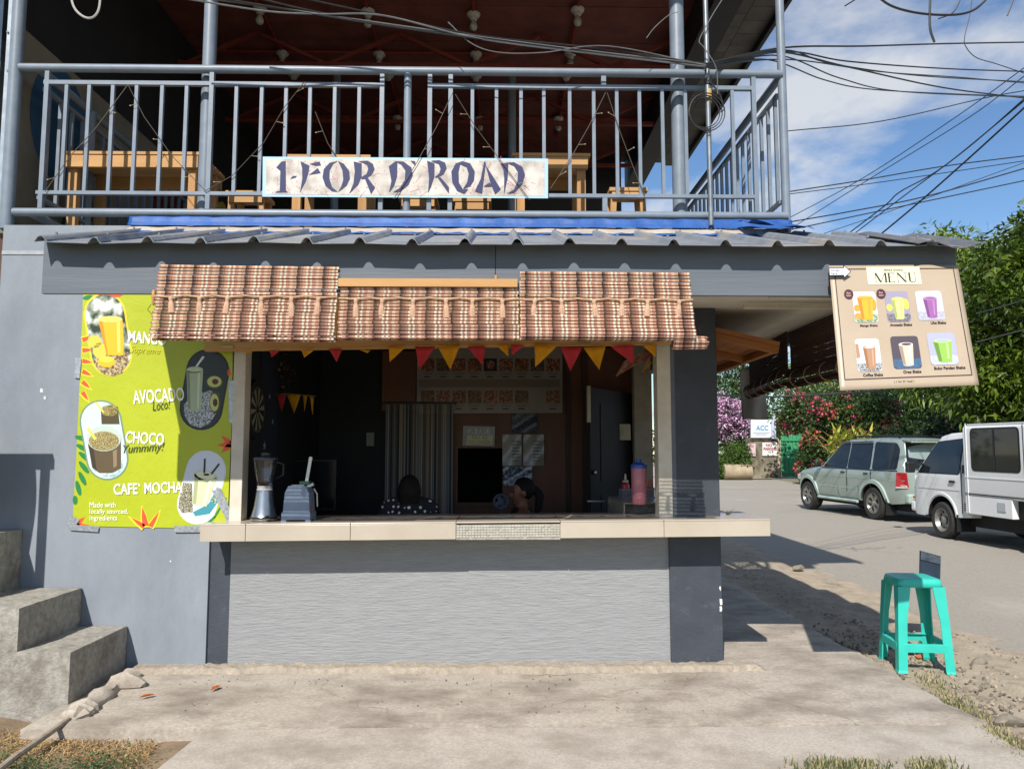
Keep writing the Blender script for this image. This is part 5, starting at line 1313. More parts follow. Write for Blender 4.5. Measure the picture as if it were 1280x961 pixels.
# food price banner
fb = thing('food_price_banner', 'wide pale banner of food photos and prices high on the back wall', 'banner', P(612, 517, 7.9))
def ff(e): return lambda x, y: P(x, y, 7.9 - e)
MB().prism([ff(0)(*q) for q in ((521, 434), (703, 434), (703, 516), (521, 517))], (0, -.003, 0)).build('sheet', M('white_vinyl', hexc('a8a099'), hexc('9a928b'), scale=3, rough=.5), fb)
mfood = [noise_mat('food_%d' % k, [(.38, a), (.5, b), (.64, d)], 45) for k, (a, b, d) in enumerate((('3a2018', '8c4a30', 'b98a5c'), ('2c2420', '6a5a3a', 'a8622f'), ('471f1a', '9a4a3a', 'caa27a')))]
for r_, (y0, y1) in enumerate(((448, 464), (488, 504))):
    for k in range(9):
        if r_ == 1 and k == 7: continue
        x = 526 + k * 19.6
        MB().flat([ff(.0045)(*q) for q in ((x, y0), (x + 17, y0), (x + 17, y1), (x, y1))]).build('dish_photo', mfood[(k + r_) % 3], fb, fix=False)
        if r_ == 0 and k == 4:
            MB().flat([ff(.005)(*q) for q in ((x + .5, y0), (x + 16.5, y0), (x + 16.5, y1), (x + .5, y1))]).build('dish_photo', flat('101010'), fb, fix=False); MB().flat([ff(.0058)(*q) for q in ell(x + 8.5, (y0 + y1) / 2, 5.5, 5.8)]).build('plate_print', mfood[2], fb, fix=False)
        MB().flat([ff(.0045)(*q) for q in ((x + 4, y1 + 6), (x + 12, y1 + 6), (x + 12, y1 + 7.6), (x + 4, y1 + 7.6))]).flat([ff(.0045)(*q) for q in ((x + 2, y1 + 2.4), (x + 15, y1 + 2.4), (x + 15, y1 + 3.2), (x + 2, y1 + 3.2))]).build('price_print', flat('3a3230'), fb, fix=False)
MB().flat([ff(.0045)(*q) for q in ((524, 474), (700, 474), (700, 484), (524, 484))]).build('band_print', flat('8a7a70'), fb, fix=False)
# please pay sign
pp = thing('pay_sign', 'laminated PLEASE PAY AS YOU ORDER notice on the plywood above the hatch', 'sign', P(600, 558, 7.93))
MB().prism([P(x, y, 7.94) for x, y in ((579, 532), (619, 533), (618, 558), (578, 557))], (0, -.003, 0)).build('sheet', M('laminate_dark', hexc('2a2622'), rough=.15), pp)
MB().flat([P(x, y, 7.935) for x, y in ((584, 544), (616, 544), (615, 556), (583, 556))]).build('panel_print', flat('b8a85a', .2), pp, fix=False)
lt = MB(); f3 = lambda x, y: P(x, -y, 7.933); put_text(lt, 'PLEASE', f3, 585, -542.5, 612, -536); lt.build('lettering', flat('d5d0c4', .3), pp, fix=False)
word(pp, flat('2a2622', .3), 'PAY AS', f3, 590, -549, 609, -544.6); word(pp, flat('2a2622', .3), 'YOU ORDER', f3, 585, -555.3, 613, -550.6)
# notices
m_plas = M('plastic_sleeve', hexc('a3a09b'), hexc('918e89'), scale=4, rough=.08, bump=.004, bscale=12)
for (a, lb, mt) in (((628, 543, 652, 582), 'left plastic-sleeved notice with a bright glare streak on the plywood', m_plas), ((654, 543, 680, 582), 'right plastic-sleeved notice on the plywood beside the glaring one', m_plas), ((629, 583, 665, 607), 'crumpled clear sleeve with blue print below the two notices', None), ((640, 517, 671, 541), 'dark little poster with pink lettering under the food banner', None)):
    x0, y0, x1, y1 = a
    t = thing('wall_notice', lb, 'notice', P((x0 + x1) / 2, y1, 7.93), group='notices on the plywood wall')
    mt = mt or (noise_mat('blue_sleeve', [(.4, '3a4660'), (.55, '8f97a8'), (.65, 'c5cad2')], 30, .1) if y0 > 580 else noise_mat('dark_poster', [(.4, '1a2430'), (.55, '34566a'), (.66, '8a3a5a')], 40, .3))
    v, f = grid_mesh(lambda u, w: P(x0 + (x1 - x0) * u, y0 + (y1 - y0) * w, 7.945) + Vector((0, -.012 - .008 * math.sin(u * 5 + w * 6), 0)), 8, 8)
    MB().add(v, f).build('sheet', mt, t, fix=False, smooth=True)
    if y0 == 543:
        lt = MB()
        for k in range(7): lt.flat([P(x, y, 7.915) for x, y in ((x0 + 12, y0 + 8 + k * 4), (x1 - 3, y0 + 8 + k * 4), (x1 - 3, y0 + 9.2 + k * 4), (x0 + 12, y0 + 9.2 + k * 4))])
        lt.build('lines_print', flat('6a6258'), t, fix=False)
# open door
dr = thing('panel_door', 'dark two-panel door standing ajar at the back right of the room', 'door', (P(738, 640, 7.1).x, 7.1, 0))
da, db2 = Vector((P(738, 560, 7.1).x, 7.1, 0)), Vector((P(795, 560, 7.92).x, 7.92, 0)); dv = (db2 - da); dn = Vector((dv.y, -dv.x, 0)).normalized() * -1
zt_d = P(738, 484, 7.1).z
def dpt(u, z, e=0): return da + dv * u + Vector((0, 0, z)) + dn * e
MB().prism([dpt(0, .03), dpt(1, .03), dpt(1, zt_d), dpt(0, zt_d)], dn * .035).build('leaf', M('door_dark_paint', hexc('131416'), rough=.75), dr)
if (dpt(.5, 1, .04) - Vector((0, 0, 1.5))).length > (dpt(.5, 1, 0) - Vector((0, 0, 1.5))).length: e1 = -.008
else: e1 = .037
for (z0, z1) in ((.2, zt_d * .52), (zt_d * .58, zt_d - .14)):
    MB().prism([dpt(.2, z0, e1), dpt(.86, z0, e1), dpt(.86, z1, e1), dpt(.2, z1, e1)], dn * .006).build('panel', M('door_panel_paint', hexc('191a1d'), rough=.75), dr)
kp = dpt(.07, P(743, 590, 7.15).z, e1); MB().lathe([(.012, 0), (.02, .02), (.024, .035), (.012, .045)], c=kp + Vector((0, -.05, 0)), n=12, axis='y').build('knob', m_steel, dr, smooth=True)
bq = P(742, 626, 7.1); MB().bx(bq.x - .06, bq.x + .10, bq.y - .03, bq.y - .015, bq.z - .006, bq.z + .006).build('bolt', m_steel, dr)
MB().bx(da.x - .03, da.x + .002, 7.06, 7.14, zt_d - .33, zt_d + .01).build('edge_strip', m_cream, dr)
# switches
def plate(name, label, px, py, y, w, h, mat):
    p = P(px, py, y); t = thing(name, label, 'switch', p)
    MB().bx(p.x - w / 2, p.x + w / 2, y - .02, y, p.z - h / 2, p.z + h / 2).build('plate', mat, t, bevel=.003); MB().bx(p.x - w / 4, p.x + w / 4, y - .028, y - .02, p.z - h / 5, p.z + h / 5).build('rocker', mat, t)
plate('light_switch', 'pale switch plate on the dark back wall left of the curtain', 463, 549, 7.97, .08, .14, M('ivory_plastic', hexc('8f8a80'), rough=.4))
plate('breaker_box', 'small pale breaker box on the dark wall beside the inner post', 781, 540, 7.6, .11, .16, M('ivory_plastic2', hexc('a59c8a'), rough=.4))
# gilt wreath on the left wall
wr = MB(); wc = PX(350, 468, -1.86)
for k in range(90):
    a = random.uniform(0, 6.28); p = Vector((-1.84 + random.random() * .05, wc.y + random.gauss(0, .10), wc.z + random.gauss(0, .10)))
    l = random.uniform(.02, .05); d1 = Vector((random.uniform(-1, 1), random.uniform(-1, 1), random.uniform(-1, 1))).normalized() * l; d2 = d1.cross(Vector((1, .3, .2))).normalized() * l * .4
    wr.add([p, p + d1 * .5 + d2, p + d1, p + d1 * .5 - d2], [(0, 1, 2, 3)])
tag(stuff(wr.build('gilt_wreath', M('gilt_foil', hexc('b08a4a'), hexc('6a3a20'), scale=20, rough=.3, metal=.7), fix=False)), 'dark and gilt ornament wreath on the left wall inside', 'wreath')
q = MB().bx(-1.868, -1.862, 5.98, 6.45, 1.2, 2.3).build('star_cloth', M('navy_cloth', hexc('1c2434'), rough=.9)); tag(q, 'navy star-print cloth hanging on the left wall behind the dartboard', 'cloth'); ORG[q.name] = Vector((0, 0, 0))
for (yy, zz, s) in ((6.1, 1.55, .04), (6.3, 1.75, .03), (6.2, 1.95, .025), (6.35, 1.4, .03), (6.05, 1.8, .02)):
    MB().flat([Vector((-1.860, yy + s * (1 if k % 2 == 0 else .42) * math.sin(k * math.pi / 5), zz + s * (1 if k % 2 == 0 else .42) * math.cos(k * math.pi / 5))) for k in range(10)]).build('star_print', flat('9aa4b5'), q, fix=False)

# ================================================================ PEOPLE (seated behind the counter)
m_skin = M('brown_skin', hexc('8a5a42'), hexc('7d4f3a'), scale=10, rough=.5)
m_hair = M('black_hair', hexc('14110f'), hexc('241d18'), scale=60, rough=.7, spec=.2, stretch=(1, 1, .1), bump=.006, bscale=60)
def remesh_obj(o, voxel):
    md = o.modifiers.new('r', 'REMESH'); md.mode = 'VOXEL'; md.voxel_size = voxel; md.use_smooth_shade = True
    sm = o.modifiers.new('s', 'SMOOTH'); sm.iterations = 4; sm.factor = .5
    dg = bpy.context.evaluated_depsgraph_get(); dg.update()
    me = bpy.data.meshes.new_from_object(o.evaluated_get(dg)); o.modifiers.clear(); old = o.data; o.data = me
    me.shade_smooth(); return o
def ellip(mb, c, r, rot=None, n=16):
    vs = []; c = Vector(c)
    m = n // 2; k = len(mb.v)
    for j in range(m + 1):
        t = math.pi * j / m
        for i in range(n):
            p = 2 * math.pi * i / n; v_ = Vector((r[0] * math.sin(t) * math.cos(p), r[1] * math.sin(t) * math.sin(p), r[2] * math.cos(t)))
            vs.append(c + (rot @ v_ if rot else v_))
    fs = [(j * n + i, j * n + (i + 1) % n, (j + 1) * n + (i + 1) % n, (j + 1) * n + i) for j in range(m) for i in range(n)]
    mb.add(vs, fs)
def limb(mb, pts, rads): 
    fine, rr = [], []
    for i in range(len(pts) - 1):
        for k in range(4):
            fine.append(Vector(pts[i]).lerp(Vector(pts[i + 1]), k / 4)); rr.append(rads[i] + (rads[i + 1] - rads[i]) * k / 4)
    fine.append(Vector(pts[-1])); rr.append(rads[-1]); mb.tube(fine, rr, 12)
    for p, r in zip(pts, rads): ellip(mb, p, (r, r, r), n=10)
def hand(mb, c, d, side):
    d = Vector(d).normalized(); s = Vector((0, 0, 1)).cross(d).normalized(); up = d.cross(s)
    ellip(mb, Vector(c) + d * .045, (.022, .042, .05), Matrix((s, up, d)).transposed() if False else None, n=10)
    for k, l in enumerate((.065, .075, .07, .055)):
        b = Vector(c) + d * .08 + s * (.03 - .02 * k); limb(mb, [b, b + d * l * .55 - up * .008, b + d * l - up * .025], [.0095, .009, .008])
    b = Vector(c) + d * .03 + s * .035 * side; limb(mb, [b, b + d * .035 + s * .02 * side, b + d * .06 + s * .022 * side], [.011, .010, .009])
def person(label, head_top, face, hairstyle, shirt_mat, sleeveless, drop=.32):
    # local frame: x = right of the figure, y = facing direction, z up; seat at z 0.45
    H = head_top.z
    t = thing('person', label, 'person', (head_top.x, head_top.y, .02), rotz=face, local=True)
    seat = .45; nk = H - .23 - .02; sh_ = H - drop
    b = MB()
    # torso
    limb(b, [(0, 0, seat + .06), (0, .01, seat + .2), (0, 0, sh_ - .12), (0, 0, sh_ - .03)], [.145, .125, .14, .11])
    for s in (-1, 1):
        ellip(b, (s * .07, 0, seat + .06), (.12, .13, .10)); ellip(b, (s * .08, .0, sh_ - .13), (.095, .095, .13)); limb(b, [(s * .05, 0, sh_ - .0), (s * .165, 0, sh_ - .045)], [.055, .055])
        limb(b, [(s * .175, 0, sh_ - .05), (s * .215, .02, sh_ - .30), (s * .15, .22, sh_ - .36)], [.052, .042, .030]); hand(b, (s * .15, .22, sh_ - .36), (-s * .15, 1, .05), -s)
        limb(b, [(s * .09, .05, seat + .05), (s * .11, .42, seat + .05), (s * .11, .42, .09)], [.088, .062, .042]); limb(b, [(s * .11, .40, .05), (s * .11, .56, .035)], [.04, .032])
    limb(b, [(0, -.01, sh_ - .02), (0, .005, nk + .06)], [.056, .052])
    # head: skull, jaw, nose, ears, brow, lips
    hz = H - .02
    ellip(b, (0, -.01, hz - .10), (.075, .095, .10)); ellip(b, (0, .03, hz - .165), (.055, .06, .06)); ellip(b, (0, .062, hz - .205), (.03, .026, .02)); ellip(b, (0, .045, hz - .13), (.058, .045, .06))
    limb(b, [(0, .083, hz - .115), (0, .108, hz - .148)], [.010, .015]); ellip(b, (0, .078, hz - .18), (.026, .014, .012)); ellip(b, (0, .075, hz - .095), (.05, .016, .012))
    for s in (-1, 1): ellip(b, (s * .078, -.005, hz - .125), (.010, .020, .032))
    o = b.build('body', m_skin, t); remesh_obj(o, .011)
    for s in (-1, 1):
        e = MB(); ellip(e, (s * .031, .079, hz - .112), (.012, .010, .009), n=10); e.build('eye', flat('1a1512', .2), t, smooth=True)
    # shirt
    s_ = MB()
    limb(s_, [(0, 0, seat + .06), (0, .01, seat + .2), (0, 0, sh_ - .12), (0, 0, sh_ - .04)], [.155, .136, .152, .118])
    for q in (-1, 1):
        ellip(s_, (q * .07, 0, seat + .06), (.13, .14, .11)); ellip(s_, (q * .08, 0, sh_ - .13), (.106, .106, .14))
        if not sleeveless:
            limb(s_, [(q * .05, 0, sh_ - .005), (q * .17, 0, sh_ - .045)], [.064, .066]); limb(s_, [(q * .175, 0, sh_ - .05), (q * .207, .015, sh_ - .21)], [.066, .062])
    o = s_.build('shirt', shirt_mat, t); remesh_obj(o, .013)
    l_ = MB()
    for q in (-1, 1): limb(l_, [(q * .085, .03, seat + .05), (q * .11, .42, seat + .052), (q * .11, .42, .12)], [.102, .074, .056])
    o = l_.build('trousers', M('dark_denim', hexc('23272f'), rough=.8), t); remesh_obj(o, .014)
    # hair
    h = MB()
    ellip(h, (0, -.022, hz - .088), (.087, .10, .105))
    if hairstyle == 'bob':
        ellip(h, (0, -.035, hz - .13), (.098, .092, .12)); ellip(h, (0, -.045, hz - .19), (.092, .07, .08))
    else:
        ellip(h, (0, -.11, hz - .10), (.035, .04, .04)); limb(h, [(0, -.125, hz - .09), (0, -.165, hz - .15), (0, -.155, hz - .25), (0, -.12, hz - .33)], [.03, .042, .036, .012])
    o = h.build('hair', m_hair, t)
    # keep the face free
    for v_ in o.data.vertices:
        c = v_.co
        if c.y > .02 and c.z < hz - .06: c.y = min(c.y, .02 + max(0, (c.z - (hz - .10)) * .8)) 
    remesh_obj(o, .010)
    return t
def stool_for(x, y, label):
    t = thing('wooden_stool', label, 'stool', (x, y, .02))
    MB().bx(x - .17, x + .17, y - .17, y + .17, .40, .435).build('seat', m_lum, t, bevel=.004)
    for sx in (-1, 1):
        for sy in (-1, 1): MB().bx(x + sx * .14 - .02, x + sx * .14 + .02, y + sy * .14 - .02, y + sy * .14 + .02, .02, .40).build('leg', m_lumv, t)
m_dot = bpy.data.materials.new('polka_dot_cloth'); m_dot.use_nodes = True
N, L = m_dot.node_tree.nodes, m_dot.node_tree.links; b = N['Principled BSDF']; b.inputs['Roughness'].default_value = .85
t_ = N.new('ShaderNodeTexCoord'); vo = N.new('ShaderNodeTexVoronoi'); vo.inputs['Scale'].default_value = 24; vo.inputs['Randomness'].default_value = .25; L.new(t_.outputs['Object'], vo.inputs['Vector'])
r = N.new('ShaderNodeValToRGB'); r.color_ramp.interpolation = 'CONSTANT'; r.color_ramp.elements[0].color = (.75, .74, .72, 1); r.color_ramp.elements[1].position = .30; r.color_ramp.elements[1].color = (.012, .012, .016, 1); L.new(vo.outputs['Distance'], r.inputs[0]); L.new(r.outputs[0], b.inputs['Base Color'])
h1 = P(512, 595, 6.2); h1.x += 0
person('person seen from behind with black hair in a black polka-dot top, seated inside', h1, R(4), 'bob', m_dot, False, drop=.225)
stool_for(h1.x, h1.y, 'plain wooden stool under the person in the polka-dot top')
h2 = P(652, 598, 6.75)
person('person in profile facing left with a black ponytail and bare shoulder, seated inside', h2, R(90 + 12), 'tail', M('dark_top', hexc('1c1b1f'), rough=.85), True)
stool_for(h2.x, h2.y, 'plain wooden stool under the person with the ponytail')
# desk fan-like blue toy in front of that person, on a shelf
sq_ = P(626, 641, 6.6)
sh_t = thing('inner_shelf', 'narrow dark shelf just behind the counter in front of the seated person', 'shelf', (sq_.x, 6.55, .02))
MB().bx(sq_.x - .5, sq_.x + .22, 6.42, 6.68, .90, .925).build('board', m_dint, sh_t)
for x in (sq_.x - .47, sq_.x + .19): MB().bx(x - .02, x + .02, 6.45, 6.65, .02, .90).build('leg', m_dint, sh_t)
fn_ = thing('small_fan', 'small pale blue fan standing on the inner shelf', 'fan', (sq_.x, 6.55, .925))
fz_ = P(626, 627, 6.5).z
MB().lathe([(.055, 0), (.055, .012), (.015, .02), (.012, fz_ - .925 - .05)], c=(sq_.x, 6.55, .925), n=18).build('base', flat('343c46', .5), fn_, smooth=True)
mb = MB(); ring = [Vector((sq_.x + .058 * math.cos(a), 6.5, fz_ + .058 * math.sin(a))) for a in [i * math.pi / 10 for i in range(21)]]; mb.tube(ring, .012, 6); mb.build('guard', flat('3c4652', .5), fn_, smooth=True)
mb = MB()
for k in range(4):
    a = k * math.pi / 2 + .4; p = Vector((sq_.x + .038 * math.cos(a), 6.505, fz_ + .038 * math.sin(a))); mb.box(p, (.06, .004, .035), Euler((.3, -a, 0)).to_matrix())
mb.build('blade', flat('2f3e58', .5), fn_); MB().cyl((sq_.x, 6.49, fz_), (sq_.x, 6.56, fz_), .02, n=14).build('hub', flat('26355a', .5), fn_, smooth=True)

# ================================================================ BALCONY FURNITURE
def table(label, x0, x1, yf, ztop, depth=.55):
    t = thing('wooden_table', label, 'table', ((x0 + x1) / 2, yf, SZ), group='lumber tables on the balcony')
    n = 5
    for k in range(n):
        MB().bx(x0 - .02, x1 + .02, yf + depth * k / n + .003, yf + depth * (k + 1) / n - .003, ztop - .025, ztop).build('top_board', m_lum, t, bevel=.002)
    MB().bx(x0, x1, yf + .01, yf + .045, ztop - .125, ztop - .027).build('apron', m_lum, t, bevel=.002)
    MB().bx(x0, x1, yf + depth - .045, yf + depth - .01, ztop - .125, ztop - .027).build('apron', m_lum, t)
    for x in (x0 + .05, x1 - .05):
        for y in (yf + .075, yf + depth - .075): MB().bx(x - .035, x + .035, y - .028, y + .028, SZ, ztop - .027).build('leg', m_lumv, t, bevel=.002)
    return t
def bstool(label, px, py, yf, w=.30):
    p = P(px, py, yf); t = thing('wooden_stool', label, 'stool', (p.x, yf, SZ), group='lumber stools on the balcony')
    zt_ = min(p.z, SZ + .46); d = .28
    for k in range(3): MB().bx(p.x - w / 2, p.x + w / 2, yf + d * k / 3 + .002, yf + d * (k + 1) / 3 - .002, zt_ - .03, zt_).build('seat_board', m_lum, t, bevel=.002)
    MB().bx(p.x - w / 2 + .02, p.x + w / 2 - .02, yf + .01, yf + .035, zt_ - .09, zt_ - .032).build('apron', m_lum, t)
    for sx in (-1, 1):
        for y in (yf + .05, yf + d - .04): MB().beam((p.x + sx * (w / 2 - .04), y, zt_ - .031), (p.x + sx * (w / 2 - .02), y, SZ), .045, .04, up=(0, 1, 0)).build('leg', m_lumv, t)
yt = 5.85
table('left lumber table behind the railing, its front board sunlit', P(80, 190, yt).x, P(247, 190, yt).x, yt, P(160, 189, yt).z)
table('right lumber table behind the railing, right of the name banner', P(643, 192, yt + .1).x, P(735, 192, yt + .1).x, yt + .1, P(690, 191, yt + .1).z)
table('middle lumber table mostly hidden behind the name banner', P(362, 193, yt + .2).x, P(460, 193, yt + .2).x, yt + .2, P(410, 193, yt + .2).z)
for (px, py, lb, yy) in ((306, 238, 'lumber stool left of the middle table', 5.75), (522, 243, 'lumber stool below the middle of the name banner', 5.8), (590, 247, 'low lumber stool below the right half of the name banner', 5.8), (786, 234, 'lumber stool right of the right-hand table', 5.75)):
    bstool(lb, px, py, yy)
# a dark ribbed drum? left out of sight; yellow box under the right table
q = P(700, 258, 6.6); o = MB().bx(q.x - .35, q.x + .25, 6.6, 6.9, SZ, SZ + .35).build('yellow_crate', M('dull_yellow_plastic', hexc('8c7a2c'), rough=.6), bevel=.01); tag(o, 'dull yellow crate in the shade under the right-hand table', 'crate')

# ================================================================ CEILING BULBS
m_sock = M('porcelain_socket', hexc('c2bdb5'), rough=.35); m_bulb = M('frosted_bulb', hexc('c9c9c4'), rough=.2, trans=.3)
pos_w = ('leftmost', 'second from the left', 'third from the left', 'rightmost'); row_w = ('nearest', 'second', 'third', 'farthest')
sock = MB().lathe([(.06, .05), (.075, .035), (.07, .015), (.04, .0), (.038, -.03), (.03, -.035)], n=18).mesh('socket', m_sock, smooth=True)
bulbm = MB().lathe([(.018, -.03), (.022, -.05), (.04, -.085), (.047, -.115), (.038, -.145), (.016, -.16), (.004, -.162)], n=16).mesh('bulb', m_bulb, smooth=True)
for ri, rw in enumerate(bulb_rows):
    for ci, (px, py) in enumerate(rw):
        p = ceil_pt(px, py); p.z = HE - .06
        pw = pos_w[ci] if len(rw) == 4 else ('leftmost', 'middle', 'rightmost')[ci]
        t = thing('ceiling_bulb', 'bare bulb socket on the dark balcony ceiling, %s row, %s' % (row_w[ri], pw), 'light bulb', p, group='bare bulbs on the balcony ceiling')
        o = link_mesh('socket', sock, t, (0, 0, 0)); o.scale = (1, 1, 1)
        if ri != 2:
            o = link_mesh('bulb', bulbm, t, (0, 0, 0)); o.scale = (.95, .95, .95)

# ================================================================ STRING LIGHTS on the railing
m_wire = M('thin_brown_wire', hexc('4a4238'), rough=.6)
ZZ = [[(160, 106), (120, 160), (88, 195), (56, 240)], [(160, 106), (180, 146), (215, 195), (256, 238)], [(256, 239), (290, 220), (330, 178), (355, 135), (381, 102)], [(394, 140), (410, 180), (430, 210), (458, 248)], [(566, 116), (545, 160), (520, 205), (492, 249)], [(569, 118), (595, 160), (625, 200), (662, 250)], [(757, 116), (735, 160), (715, 195), (688, 236)], [(759, 116), (775, 165), (790, 205), (806, 245)]]
for i, z in enumerate(ZZ):
    side = ('first', 'second', 'third', 'fourth', 'fifth', 'sixth', 'seventh', 'eighth')[i]
    ys = YR - .028 if i not in (4, 5) else YR - .062
    t = thing('string_light', 'fairy-light wire slanting across the railing, %s from the left' % side, 'string light', P(z[0][0], z[0][1], ys), group='fairy-light wires zigzagging over the railing')
    pts = [P(x, y, ys) for x, y in z]
    MB().tube(pts, .0028, 5).build('wire', m_wire, t)
    for k in range(len(pts) - 1):
        p = pts[k].lerp(pts[k + 1], .6); d = Vector((random.choice([-1, 1]) * .045, -.006, random.uniform(-.02, .03)))
        MB().tube([p, p + d], .002, 4).tube([p + d, p + d * 1.2], .0042, 5).build('led', M('led_tip', hexc('a59c80'), rough=.3), t)

# ================================================================ SERVICE PIPE, COIL and OVERHEAD CABLES
m_galv = M('galvanised_pipe', hexc('8c9296'), hexc('71777b'), scale=12, rough=.4, metal=.6)
YP = YR - .09
pp0, pp1 = P(889, 282, YP), P(880, -60, YP)
sp_ = thing('service_pipe', 'thin galvanised service pipe standing in front of the right balcony column', 'pipe', pp0)
MB().cyl(pp0, pp1, .019, n=12).build('tube', m_galv, sp_, smooth=True)
MB().cyl(P(886.1, 129, YP), P(885.8, 112, YP), .022, n=12).build('tape_wrap', M('yellow_tape', hexc('b0985a'), rough=.6), sp_, smooth=True)
MB().cyl(P(885.5, 106, YP), P(885.3, 99, YP), .03, n=12).build('clamp', m_black, sp_, smooth=True)
m_cab = M('black_cable', hexc('1d1e20'), hexc('2a2b2d'), scale=10, rough=.5); m_cabg = M('grey_cable', hexc('6f7072'), hexc('5d5e60'), scale=10, rough=.5)
def catm(pts, n=8):
    out = []; pts = [Vector(p) for p in pts]; q = [pts[0] * 2 - pts[1]] + pts + [pts[-1] * 2 - pts[-2]]
    for i in range(1, len(q) - 2):
        for k in range(n):
            t = k / n; a, b, c, d = q[i - 1], q[i], q[i + 1], q[i + 2]
            out.append(.5 * ((2 * b) + (c - a) * t + (2 * a - 5 * b + 4 * c - d) * t * t + (3 * b - a - 3 * c + d) * t ** 3))
    out.append(pts[-1]); return out
mb = MB(); cc = P(880, 141, YP - .03)
for k in range(3):
    r_ = .115 + .008 * k; mb.tube([cc + Vector((r_ * math.cos(a) + .01 * k, -.006 * k, r_ * math.sin(a) * (1 + .05 * k))) for a in [i * math.pi / 14 for i in range(29)]], .0045, 6)
mb.tube(catm([P(885, 100, YP - .03), P(898, 115, YP - .03), P(905, 135, YP - .03), cc + Vector((.12, -.01, .0))]), .0045, 6)
tag(mb.build('cable_coil', m_cab, smooth=True), 'coil of black cable hung on the service pipe', 'cable')
def cable(label, pts, r, mat=m_cab, name='overhead_cable', group='overhead cables'):
    o = MB().tube(catm([P(*p) for p in pts]), r, 5).build(name, mat, smooth=True)
    return tag(o, label, 'cable', group)
yq = YP - .035
bundle = [[(225, -6), (330, 8), (460, 27), (595, 46), (720, 62), (883, 81)], [(250, -6), (340, 9), (465, 30), (600, 49), (725, 65), (883, 82)], [(300, -8), (380, 12), (480, 31), (600, 47), (730, 64), (883, 83)], [(215, -4), (330, 14), (400, 18), (480, 20), (595, 48), (730, 66), (883, 84)], [(350, -8), (480, 20), (600, 45), (740, 60), (883, 80)]]
for i, bpts in enumerate(bundle):
    cable('cable of the bundle slanting over the balcony, %s' % ('lowest at its left end', 'second strand', 'middle strand', 'strand sagging loosely at its left end', 'topmost strand')[i], [(x, y, yq - .012 * (i % 2) - .3 * (883 - x) / 660) for x, y in bpts], .0065, m_cabg if i in (0, 3) else m_cab)
cable('loose grey cable dropping in a loop below the bundle', [(560, 28, 5.25), (590, 55, 5.24), (625, 66, 5.25), (680, 66, 5.27), (760, 58, 5.3), (883, 82, 5.33)], .004, m_cabg)
cable('pale cable hanging in a loop at the upper left of the balcony', [(86, -20, 5.3), (92, 8, 5.3), (104, 21, 5.3), (116, 22, 5.3), (124, 10, 5.3), (126, -20, 5.3)], .008, M('pale_cable', hexc('b0aea8'), rough=.5))
right = [([(883, 80), (980, 60), (1080, 58), (1180, 55), (1290, 53)], .008, 'highest thick cable running right from the pipe'), ([(883, 81), (985, 65), (1060, 77), (1180, 86), (1290, 90)], .007, 'second-highest cable running right from the pipe to the right edge'),
         ([(883, 82), (980, 63), (1040, 80), (1150, 95), (1290, 103)], .006, 'third cable fanning right from the pipe'), ([(883, 83), (970, 65), (1060, 84), (1180, 110), (1290, 124)], .008, 'steeper cable fanning right from the pipe'),
         ([(883, 84), (975, 70), (1050, 98), (1130, 115), (1290, 122)], .006, 'lowest sagging cable from the pipe'), ([(883, 85), (960, 75), (1030, 100), (1090, 112), (1200, 118), (1290, 121)], .006, 'cable from the pipe sagging past the column foot'), ([(883, 82), (990, 75), (1100, 90), (1200, 97), (1290, 105)], .006, 'middle cable fanning right from the pipe')]
for i, (pts, r_, lb) in enumerate(right):
    cable(lb, [(x, y, 5.33 + max(0, x - 900) / 380 * (2.5 + .3 * i)) for x, y in pts], r_)
cable('thin grey drop wire looping over the right column to the pipe', [(848, 15, 5.3), (835, 20, 5.3), (818, 35, 5.3), (808, 48, 5.3)], .003, m_cabg)
cable('thin wire rising from the pipe to the roof beam', [(906, -5, 5.4), (893, 15, 5.38), (880, 38, 5.36), (874, 52, 5.35), (880, 60, 5.35), (895, 85, 5.35), (897, 118, 5.35)], .0035, m_cabg)
loops = [([(1092, -8), (1115, 8), (1150, 17), (1190, 19), (1215, 14), (1232, 0), (1234, -8)], .011, 'thick black cable arc at the top right of the sky'), ([(1163, -8), (1162, 20), (1163, 38), (1168, 53)], .011, 'cut black cable end hanging straight down at the top right'), ([(1173, 24), (1190, 17), (1198, 5), (1202, -8)], .006, 'thin cable end crossing the arc at the top right'),
         ([(1216, -8), (1212, 20), (1206, 45), (1207, 58), (1220, 72), (1245, 80), (1290, 95)], .004, 'thin wire curling down at the far right of the sky'), ([(1056, 8), (1072, -2), (1080, -8)], .006, 'short cable end at the very top of the sky'), ([(1259, 20), (1266, 2), (1270, -8)], .007, 'short cut cable in the top right corner')]
for pts, r_, lb in loops: cable(lb, [(x, y, 6.5) for x, y in pts], r_)
